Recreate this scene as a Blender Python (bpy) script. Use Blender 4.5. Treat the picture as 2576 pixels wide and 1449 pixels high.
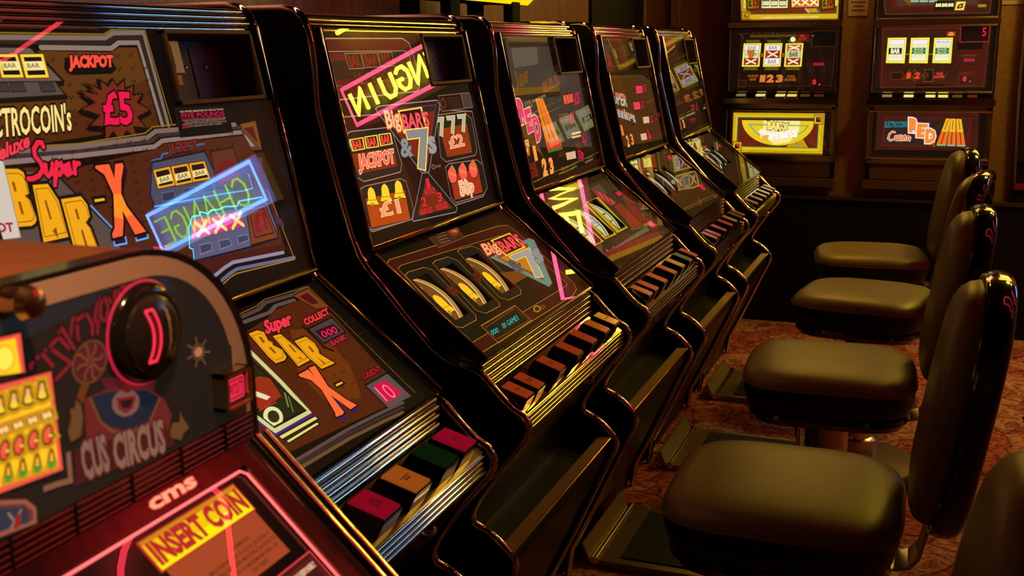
import bpy, bmesh, math, json, random
from mathutils import Vector, Matrix
from mathutils.geometry import tessellate_polygon
for o in list(bpy.data.objects): bpy.data.objects.remove(o)
SC = bpy.context.scene; COL = SC.collection; PI = math.pi; H = 1.30
# ---------------------------------------------------------------- camera
cam = bpy.data.cameras.new('camera'); cam.sensor_fit = 'HORIZONTAL'; cam.sensor_width = 36.0
cam.lens = 2748.08*36.0/2576.0; cam.clip_start = .02; cam.clip_end = 60
camo = bpy.data.objects.new('camera', cam); COL.objects.link(camo); SC.camera = camo
yaw, pitch, roll = math.radians(21.394), math.radians(12.3993), math.radians(-.58265)
fwd = Vector((-math.sin(yaw)*math.cos(pitch), math.cos(yaw)*math.cos(pitch), -math.sin(pitch)))
rt = Vector((math.cos(yaw), math.sin(yaw), 0)); up = rt.cross(fwd)
r2 = math.cos(roll)*rt+math.sin(roll)*up; u2 = -math.sin(roll)*rt+math.cos(roll)*up
M = Matrix.Identity(4)
for i in range(3): M[i][0], M[i][1], M[i][2] = r2[i], u2[i], -fwd[i]
M.translation = (0, 0, H); camo.matrix_world = M
cam.dof.use_dof = True; cam.dof.focus_distance = 2.3; cam.dof.aperture_fstop = 11
# ---------------------------------------------------------------- world, lamps, exposure
w = bpy.data.worlds.new('world'); SC.world = w; w.use_nodes = True
w.node_tree.nodes['Background'].inputs[0].default_value = (.010, .0085, .007, 1)
def lamp(name, loc, size, power, col, rot=(0,0,0), spread=160):
    L = bpy.data.lights.new(name, 'AREA'); L.shape = 'DISK'; L.size = size; L.energy = power; L.color = col; L.spread = math.radians(spread)
    o = bpy.data.objects.new(name, L); o.location = loc; o.rotation_euler = rot; COL.objects.link(o); return o
FILLS = [((.62,4.55,2.40),.20,11,(1,.66,.05)), ((1.05,4.75,2.40),.2,8,(1,.48,.10))]  # added unseen fills overhead, strengthening the yellow light of the neon
for k, (p, s, e, c) in enumerate(FILLS): lamp('overhead_fill', p, s, e, c)
lamp('cabinet_fill', (.05,.30,2.40), .10, 3.6, (1,.46,.20), (Vector((-.62,.45,1.15))-Vector((.05,.30,2.40))).to_track_quat('-Z','Y').to_euler(), 42)  # added unseen fill aimed at the foreground cabinet's top and bezel
ww = lamp('wall_fill', (-1.06,2.2,2.40), .06, 7, (1,.44,.24), (0,math.radians(22),0), 100); ww.data.shape = 'RECTANGLE'; ww.data.size_y = 3.6  # added unseen strip that brightens the left wall
SC.view_settings.view_transform = 'Standard'; SC.view_settings.look = 'None'; SC.view_settings.exposure = 0; SC.view_settings.gamma = 1; SC.view_settings.use_curve_mapping = False
# ---------------------------------------------------------------- materials
def lin(h):
    h = h.lstrip('#'); c = [int(h[i:i+2], 16)/255 for i in (0, 2, 4)]
    return tuple(x/12.92 if x <= .04045 else ((x+.055)/1.055)**2.4 for x in c)+(1,)
MAT = {}
def mat(name, col, rough=.5, metal=0., emit=None, es=0., spec=.5, coat=0., bump=None):
    if name in MAT: return MAT[name]
    m = bpy.data.materials.new(name); m.use_nodes = True; n = m.node_tree.nodes; l = m.node_tree.links; b = n['Principled BSDF']
    b.inputs['Base Color'].default_value = lin(col) if isinstance(col, str) else (*col, 1)
    b.inputs['Roughness'].default_value = rough; b.inputs['Metallic'].default_value = metal; b.inputs['Specular IOR Level'].default_value = spec
    b.inputs['Coat Weight'].default_value = coat; b.inputs['Coat Roughness'].default_value = .08
    if emit: b.inputs['Emission Color'].default_value = lin(emit) if isinstance(emit, str) else (*emit, 1); b.inputs['Emission Strength'].default_value = es
    if bump:
        t = n.new('ShaderNodeTexNoise'); t.inputs['Scale'].default_value = bump[0]; t.inputs['Detail'].default_value = 3
        c = n.new('ShaderNodeTexCoord'); l.new(c.outputs['Object'], t.inputs['Vector'])
        u = n.new('ShaderNodeBump'); u.inputs['Strength'].default_value = bump[1]; u.inputs['Distance'].default_value = bump[2]; l.new(t.outputs['Fac'], u.inputs['Height']); l.new(u.outputs['Normal'], b.inputs['Normal'])
    MAT[name] = m; return m
GLOW = {'v': 1.18}
def ink(h):      # printed ink: glow put into the colour, hardly reflects
    k = 'ink_'+h.lstrip('#')
    return mat(k, (.012, .010, .009), .6, 0, h, GLOW['v'], .1)
def neon(name, rgb, s): return mat(name, (.05,.05,.05), .4, 0, rgb, s)
BLACK = mat('black_laminate', (.006,.0055,.005), .38, 0, spec=.35, bump=(900,.12,.001))
GLOSS = mat('gloss_black', (.006,.006,.006), .12, 0, spec=.5)
MATTE = mat('matte_black', (.008,.007,.006), .8, 0, spec=.15)
CHROME = mat('chrome', (.76,.70,.60), .07, 1)
RIBC = mat('rib_chrome', (.46,.40,.30), .11, 1)
CHROME2 = mat('brushed_chrome', (.62,.56,.46), .22, 1, bump=(260,.10,.001))
GOLD = mat('brass_trim', (.62,.42,.10), .20, 1)
MIRROR = mat('mirror_plate', (.55,.47,.36), .05, 1, bump=(14,.12,.004))
STEEL = mat('worn_steel', (.60,.44,.20), .40, .35, bump=(120,.25,.001))
def glass(name, bump=0.):
    m = bpy.data.materials.new(name); m.use_nodes = True; n = m.node_tree.nodes; l = m.node_tree.links; n.clear()
    out = n.new('ShaderNodeOutputMaterial'); mx = n.new('ShaderNodeMixShader'); tr = n.new('ShaderNodeBsdfTransparent'); gl = n.new('ShaderNodeBsdfGlossy')
    gl.inputs['Roughness'].default_value = .0; tr.inputs['Color'].default_value = (.97,.97,.96,1)
    fr = n.new('ShaderNodeFresnel'); fr.inputs['IOR'].default_value = 1.62; ge = n.new('ShaderNodeNewGeometry'); s = n.new('ShaderNodeMath'); s.operation = 'SUBTRACT'; s.inputs[0].default_value = 1
    mu = n.new('ShaderNodeMath'); mu.operation = 'MULTIPLY'
    l.new(ge.outputs['Backfacing'], s.inputs[1]); l.new(fr.outputs[0], mu.inputs[0]); l.new(s.outputs[0], mu.inputs[1]); l.new(mu.outputs[0], mx.inputs[0])
    l.new(tr.outputs[0], mx.inputs[1]); l.new(gl.outputs[0], mx.inputs[2]); l.new(mx.outputs[0], out.inputs[0])
    if bump:
        t = n.new('ShaderNodeTexNoise'); t.inputs['Scale'].default_value = 7; t.inputs['Detail'].default_value = 0; c = n.new('ShaderNodeTexCoord'); l.new(c.outputs['Object'], t.inputs['Vector'])
        u = n.new('ShaderNodeBump'); u.inputs['Strength'].default_value = bump; u.inputs['Distance'].default_value = .004; l.new(t.outputs['Fac'], u.inputs['Height']); l.new(u.outputs['Normal'], gl.inputs['Normal'])
    return m
GLASS = glass('display_glass'); GLASSW = glass('wavy_glass', .05)
def noise_mat(name, c1, c2, scale, rough, stretch=(1,1,1), metal=0., bump=0., spec=.3, extra=None):
    m = bpy.data.materials.new(name); m.use_nodes = True; n = m.node_tree.nodes; l = m.node_tree.links; b = n['Principled BSDF']
    c = n.new('ShaderNodeTexCoord'); mp = n.new('ShaderNodeMapping'); mp.inputs['Scale'].default_value = stretch; l.new(c.outputs['Object'], mp.inputs[0])
    t = n.new('ShaderNodeTexNoise'); t.inputs['Scale'].default_value = scale; t.inputs['Detail'].default_value = 6; l.new(mp.outputs[0], t.inputs['Vector'])
    r = n.new('ShaderNodeValToRGB'); r.color_ramp.elements[0].position = .35; r.color_ramp.elements[1].position = .68; r.color_ramp.elements[0].color = lin(c1); r.color_ramp.elements[1].color = lin(c2)
    l.new(t.outputs['Fac'], r.inputs[0]); l.new(r.outputs[0], b.inputs['Base Color']); b.inputs['Roughness'].default_value = rough; b.inputs['Metallic'].default_value = metal; b.inputs['Specular IOR Level'].default_value = spec
    if bump:
        u = n.new('ShaderNodeBump'); u.inputs['Strength'].default_value = bump; u.inputs['Distance'].default_value = .002; l.new(t.outputs['Fac'], u.inputs['Height']); l.new(u.outputs['Normal'], b.inputs['Normal'])
    return m
WALLM = noise_mat('wall_paint', '#86664c', '#957456', 60, .55, bump=.05)
WALLB = noise_mat('wall_veneer', '#6e4a3c', '#8c6250', 5, .34, (1,14,.5), spec=.5)
VINYL = noise_mat('lit_vinyl', '#6f5f26', '#7a682a', 40, .40, (1,6,1), bump=.06, spec=.4)  # lit copy of the seat vinyl, yellow light put into its olive
VINYL_SHADED = mat('shaded_vinyl', (.010,.009,.008), .45, 0, spec=.35, bump=(400,.15,.001))  # shaded copy of the same vinyl, makes the seat sides dark
SHELL = mat('gloss_shell', (.012,.009,.007), .10, 0, spec=.7, coat=.6, bump=(160,.04,.002))
def carpet_mat():
    m = bpy.data.materials.new('oriental_carpet'); m.use_nodes = True; n = m.node_tree.nodes; l = m.node_tree.links; b = n['Principled BSDF']; b.inputs['Roughness'].default_value = .95; b.inputs['Specular IOR Level'].default_value = .1
    c = n.new('ShaderNodeTexCoord'); wn = n.new('ShaderNodeTexNoise'); wn.inputs['Scale'].default_value = 9; l.new(c.outputs['Object'], wn.inputs['Vector'])
    ad = n.new('ShaderNodeVectorMath'); ad.operation = 'MULTIPLY_ADD'; ad.inputs[1].default_value = (.06,.06,.06); l.new(wn.outputs['Color'], ad.inputs[0]); l.new(c.outputs['Object'], ad.inputs[2])
    def vor(scale, feat, out):
        v = n.new('ShaderNodeTexVoronoi'); v.feature = feat; v.inputs['Scale'].default_value = scale; l.new(ad.outputs[0], v.inputs['Vector']); return v.outputs[out]
    def ramp(src, els):
        r = n.new('ShaderNodeValToRGB'); e = r.color_ramp.elements
        while len(e) < len(els): e.new(.5)
        for x, (p, h) in zip(e, els): x.position = p; x.color = lin(h)
        l.new(src, r.inputs[0]); return r.outputs[0]
    def mix(f, a, bb, mode='MIX'):
        x = n.new('ShaderNodeMix'); x.data_type = 'RGBA'; x.blend_type = mode
        if isinstance(f, float): x.inputs[0].default_value = f
        else: l.new(f, x.inputs[0])
        l.new(a, x.inputs[6]); l.new(bb, x.inputs[7]); return x.outputs[2]
    nz = n.new('ShaderNodeTexNoise'); nz.inputs['Scale'].default_value = 62; nz.inputs['Detail'].default_value = 5; nz.inputs['Roughness'].default_value = .6; l.new(ad.outputs[0], nz.inputs['Vector'])
    base = ramp(vor(6.5, 'F1', 'Color'), [(0,'#cfa080'),(.42,'#d8ac88'),(.55,'#b45a4a'),(1,'#c06452')])
    fl = ramp(nz.outputs['Fac'], [(0,'#1c0d0c'),(.40,'#3c1c18'),(.47,'#a06454'),(.62,'#c89480'),(1,'#d8ac98')])
    a = mix(.55, base, fl, 'MULTIPLY'); a = mix(.35, a, fl)
    rings = ramp(vor(6.5, 'F1', 'Distance'), [(0,'#5c2420'),(.10,'#b08070'),(.16,'#6c302a'),(.22,'#ffffff'),(.40,'#ffffff'),(.46,'#a05a50'),(.52,'#ffffff'),(1,'#ffffff')])
    dots = ramp(vor(34, 'F1', 'Distance'), [(0,'#4a1a18'),(.20,'#6a2c26'),(.36,'#ffffff'),(1,'#ffffff')])
    edge = ramp(vor(6.5, 'DISTANCE_TO_EDGE', 'Distance'), [(0,'#7a5048'),(.014,'#8c6058'),(.03,'#ffffff'),(1,'#ffffff')])
    x = mix(.55, a, rings, 'MULTIPLY'); x = mix(.5, x, dots, 'MULTIPLY'); x = mix(.7, x, edge, 'MULTIPLY'); l.new(x, b.inputs['Base Color'])
    u = n.new('ShaderNodeBump'); u.inputs['Strength'].default_value = .5; u.inputs['Distance'].default_value = .003; l.new(nz.outputs['Fac'], u.inputs['Height']); l.new(u.outputs['Normal'], b.inputs['Normal'])
    return m
CARPET = carpet_mat()
# ---------------------------------------------------------------- helpers
class MB:
    def __init__(s): s.v = []; s.f = []; s.m = []; s.s = []; s.mats = []
    def mi(s, m):
        if m not in s.mats: s.mats.append(m)
        return s.mats.index(m)
    def add(s, vs, fs, m, smooth=False):
        b = len(s.v); i = s.mi(m); s.v += [tuple(v) for v in vs]
        for f in fs: s.f.append([b+k for k in f]); s.m.append(i); s.s.append(smooth)
    def box(s, lo, hi, m, X=None):
        vs = [Vector((x,y,z)) for z in (lo[2],hi[2]) for y in (lo[1],hi[1]) for x in (lo[0],hi[0])]
        if X: vs = [X @ v for v in vs]
        s.add(vs, [(0,2,3,1),(4,5,7,6),(0,1,5,4),(2,6,7,3),(0,4,6,2),(1,3,7,5)], m)
    def bbox(s, lo, hi, m, b=.003, X=None):      # box with bevelled edges
        bm = bmesh.new(); bmesh.ops.create_cube(bm, size=1)
        for v in bm.verts: v.co = Vector([(lo[i]+hi[i])/2+v.co[i]*(hi[i]-lo[i]) for i in range(3)])
        bmesh.ops.bevel(bm, geom=bm.edges[:], offset=b, segments=2, affect='EDGES', profile=.6)
        bm.verts.index_update(); s.add([(X @ v.co if X else v.co) for v in bm.verts], [[v.index for v in f.verts] for f in bm.faces], m); bm.free()
    def hexa(s, bot, top, m): s.add(list(bot)+list(top), [(0,3,2,1),(4,5,6,7),(0,1,5,4),(1,2,6,5),(2,3,7,6),(3,0,4,7)], m)
    def tube(s, pts, r, m, n=10, closed=False, caps=True):
        P = [Vector(p) for p in pts]; N = len(P); rings = []; prev = None
        for i in range(N):
            a = P[i-1] if (i > 0 or closed) else P[i]; b = P[(i+1) % N] if (i < N-1 or closed) else P[i]
            t = (b-a).normalized()
            if prev is None:
                q = Vector((0,1,0)) if abs(t.y) < .9 else Vector((1,0,0)); u = (q-t*q.dot(t)).normalized()
            else: u = (prev-t*prev.dot(t)).normalized()
            prev = u; v = t.cross(u); k = 1.
            if (0 < i < N-1) or closed:
                c = (P[i]-P[i-1]).normalized().dot((P[(i+1)%N]-P[i]).normalized()); k = 1/max(.6, math.sqrt(max(.01,(1+c)/2)))
            rings.append([P[i]+(u*math.cos(2*PI*j/n)+v*math.sin(2*PI*j/n))*r*(1+(k-1)*.5) for j in range(n)])
        fs = [(i*n+j, i*n+(j+1)%n, ((i+1)%N)*n+(j+1)%n, ((i+1)%N)*n+j) for i in range(N if closed else N-1) for j in range(n)]
        if not closed and caps: fs += [tuple(range(n))[::-1], tuple((N-1)*n+j for j in range(n))]
        s.add([v for R in rings for v in R], fs, m, True)
    def prism(s, prof, y0, y1, m, smooth=False):  # prof: (x,z) outline, extruded along y
        n = len(prof); vs = [(x,y0,z) for x,z in prof]+[(x,y1,z) for x,z in prof]
        s.add(vs, [(i,(i+1)%n,n+(i+1)%n,n+i) for i in range(n)], m, smooth)
        tri = tessellate_polygon([[Vector((x,z,0)) for x,z in prof]])
        s.add(vs, [t for t in tri]+[tuple(n+k for k in t[::-1]) for t in tri], m)
    def strip(s, prof, y0, y1, m, smooth=True):   # open profile sheet
        n = len(prof); s.add([(x,y0,z) for x,z in prof]+[(x,y1,z) for x,z in prof], [(i,i+1,n+i+1,n+i) for i in range(n-1)], m, smooth)
    def lathe(s, prof, m, n=28, c=(0,0,0), axis=None, caps=False):
        A = axis or Matrix.Identity(3); vs = []; N = len(prof)
        for r, z in prof:
            for j in range(n): vs.append(Vector(c)+A @ Vector((r*math.cos(2*PI*j/n), r*math.sin(2*PI*j/n), z)))
        fs = [(i*n+j, i*n+(j+1)%n, (i+1)*n+(j+1)%n, (i+1)*n+j) for i in range(N-1) for j in range(n)]
        fs += [tuple(range(n))[::-1], tuple((N-1)*n+j for j in range(n))]
        s.add(vs, fs, m, True)
    def slab(s, layers, m, n=48):                 # layers: (z, rx, ry, exponent, cx, cy) rounded-rectangle loops, smooth skin
        vs = []
        for z, rx, ry, e, cx, cy in layers:
            for j in range(n):
                a = 2*PI*j/n; c, q = math.cos(a), math.sin(a)
                vs.append((cx+rx*math.copysign(abs(c)**(2/e), c), cy+ry*math.copysign(abs(q)**(2/e), q), z))
        N = len(layers); fs = [(i*n+j, i*n+(j+1)%n, (i+1)*n+(j+1)%n, (i+1)*n+j) for i in range(N-1) for j in range(n)]
        fs += [tuple(range(n))[::-1], tuple((N-1)*n+j for j in range(n))]
        s.add(vs, fs, m, True)
    def build(s, name, parent=None, off=None, bm_fn=None):
        me = bpy.data.meshes.new(name)
        o = bpy.data.objects.new(name, me)
        off = Vector(off) if off is not None else (parent_loc(parent) if parent else Vector((0,0,0)))
        me.from_pydata([Vector(v)-off for v in s.v], [], s.f)
        for m in s.mats: me.materials.append(m)
        me.polygons.foreach_set('material_index', s.m); me.polygons.foreach_set('use_smooth', s.s)
        bm = bmesh.new(); bm.from_mesh(me)
        if bm_fn: bm_fn(bm)
        if bm_fn is None: bmesh.ops.recalc_face_normals(bm, faces=bm.faces[:])
        for e in bm.edges:
            if len(e.link_faces) == 2 and e.calc_face_angle(0) > .7: e.smooth = False
        bm.to_mesh(me); bm.free(); me.update()
        COL.objects.link(o)
        if parent: o.parent = parent
        return o
def parent_loc(p):
    L = Vector((0,0,0))
    while p is not None: L = L+p.location; p = p.parent
    return L
def thing(name, label, cat, loc, group=None, rz=0):
    o = bpy.data.objects.new(name, None); COL.objects.link(o); o.location = loc; o.rotation_euler = (0,0,rz); o.empty_display_size = .1
    tag(o, label, cat, group); return o
def tag(o, label, cat, group=None):
    o['label'] = label; o['category'] = cat
    if group: o['group'] = group
    return o
def struct(mb, name):
    o = mb.build(name); o['kind'] = 'structure'; return o
def copy_tree(o, parent=None):
    c = o.copy(); COL.objects.link(c)
    if parent: c.parent = parent
    for ch in list(o.children): copy_tree(ch, c)
    return c
# -------- printed artwork: flat shapes laid out in millimetres on a panel plane
TXT = {}
def text_geo(s, bold):
    k = (s, bold)
    if k not in TXT:
        cu = bpy.data.curves.new('t', 'FONT'); cu.body = s; cu.offset = bold; cu.resolution_u = 2
        ob = bpy.data.objects.new('t', cu); me = ob.to_mesh()
        TXT[k] = ([tuple(v.co[:2]) for v in me.vertices], [tuple(p.vertices) for p in me.polygons])
        ob.to_mesh_clear(); bpy.data.objects.remove(ob); bpy.data.curves.remove(cu)
    return TXT[k]
def text_fit(s, bold, bl, br, tl):
    v0, _ = text_geo(s, 0); x0 = min(p[0] for p in v0); x1 = max(p[0] for p in v0)
    sx = math.hypot(br[0]-bl[0],br[1]-bl[1])/(x1-x0); sy = math.hypot(tl[0]-bl[0],tl[1]-bl[1])/.695
    v, f = text_geo(s, round(bold*min(1, sy/sx), 3)); out = []
    for x, y in v:
        a = (x-x0)/(x1-x0); b = y/.695
        out.append((bl[0]+(br[0]-bl[0])*a+(tl[0]-bl[0])*b, bl[1]+(br[1]-bl[1])*a+(tl[1]-bl[1])*b))
    return out, f
def stroke(pts, w, closed):
    P = [Vector(p) for p in pts]; n = len(P); vs = []; h = w/2
    for i in range(n):
        a = P[i]-P[i-1] if (i > 0 or closed) else P[i+1]-P[i]; b = P[(i+1)%n]-P[i] if (i < n-1 or closed) else a
        a = a.normalized(); b = b.normalized(); t = a+b; t = t.normalized() if t.length > 1e-4 else a
        nn = Vector((-t.y, t.x)); c = max(.5, nn.dot(Vector((-a.y, a.x)))); vs += [P[i]+nn*h/c, P[i]-nn*h/c]
    fs = [(2*i, 2*i+1, (2*(i+1)+1) % (2*n), (2*(i+1)) % (2*n)) for i in range(n if closed else n-1)]
    return vs, fs
class Plane:
    def __init__(s, o, S, T): s.o = Vector(o); s.S = Vector(S).normalized(); s.T = Vector(T).normalized(); s.N = s.S.cross(s.T)
    def __call__(s, a, b, n=0.): return s.o+s.S*(a/1000)+s.T*(b/1000)+s.N*(n/1000)
def art_mesh(mb, ops, fn, lay=.012, n0=.05):
    """fn(s,t,n) -> point; every op lies a hair above the one before it, like screen-printed inks"""
    n = n0
    for op in ops:
        k = op[0]; jobs = []
        if k == 'p':
            c = op[2:]; P = [(c[i], c[i+1]) for i in range(0, len(c), 2)]
            jobs.append((op[1], P, tessellate_polygon([[Vector((a, b, 0)) for a, b in P]])))
        elif k == 'l':
            c = op[4:]; P = [(c[i], c[i+1]) for i in range(0, len(c), 2)]; P = [p for i, p in enumerate(P) if i == 0 or (Vector(p)-Vector(P[i-1])).length > .05]
            if len(P) < 2: continue
            v, f = stroke(P, op[2], op[3]); v = list(v); f = list(f)
            if op[2] >= 5 and not op[3]:
                for p in P:
                    b = len(v); v += [Vector((p[0]+op[2]/2*math.cos(q*PI/5), p[1]+op[2]/2*math.sin(q*PI/5))) for q in range(10)]; f.append(tuple(range(b, b+10)))
            jobs.append((op[1], v, f))
        elif k == 'e':
            C, A, B = Vector(op[3:5]), Vector(op[5:7]), Vector(op[7:9]); A = A-C; B = B-C; N = 28
            v = [C+A*math.cos(2*PI*j/N)+B*math.sin(2*PI*j/N) for j in range(N)]
            if op[2]: v += [C+(q-C)*op[2] for q in v]; f = [(j, (j+1)%N, N+(j+1)%N, N+j) for j in range(N)]
            else: f = [tuple(range(N))]
            jobs.append((op[1], v, f))
        elif k == 't':
            bl, br, tl = op[6:8], op[8:10], op[10:12]
            if op[4]: jobs.append((op[4], *text_fit(op[2], op[5], bl, br, tl)))
            jobs.append((op[1], *text_fit(op[2], op[3], bl, br, tl)))
        for c, v, f in jobs:
            n += lay; mb.add([fn(p[0], p[1], n) for p in v], f, ink(c))
def clip_fn(P, s0, s1, t0, t1, off, holes=()):
    def fn(bm):
        for a, nn in (((s0, 0), -P.S), ((s1, 0), P.S), ((0, t0), -P.T), ((0, t1), P.T)):
            bmesh.ops.bisect_plane(bm, geom=bm.verts[:]+bm.edges[:]+bm.faces[:], plane_co=P(*a)-off, plane_no=nn, clear_outer=True, dist=1e-6)
        for h0, h1, k0, k1 in holes:
            for a, nn in (((h0, 0), P.S), ((h1, 0), P.S), ((0, k0), P.T), ((0, k1), P.T)):
                bmesh.ops.bisect_plane(bm, geom=bm.verts[:]+bm.edges[:]+bm.faces[:], plane_co=P(*a)-off, plane_no=nn, dist=1e-6)
            dead = []
            for f in bm.faces:
                d = f.calc_center_median()+off-P.o; a = d.dot(P.S)*1000; b = d.dot(P.T)*1000
                if h0 < a < h1 and k0 < b < k1: dead.append(f)
            bmesh.ops.delete(bm, geom=dead, context='FACES')
    return fn
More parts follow.
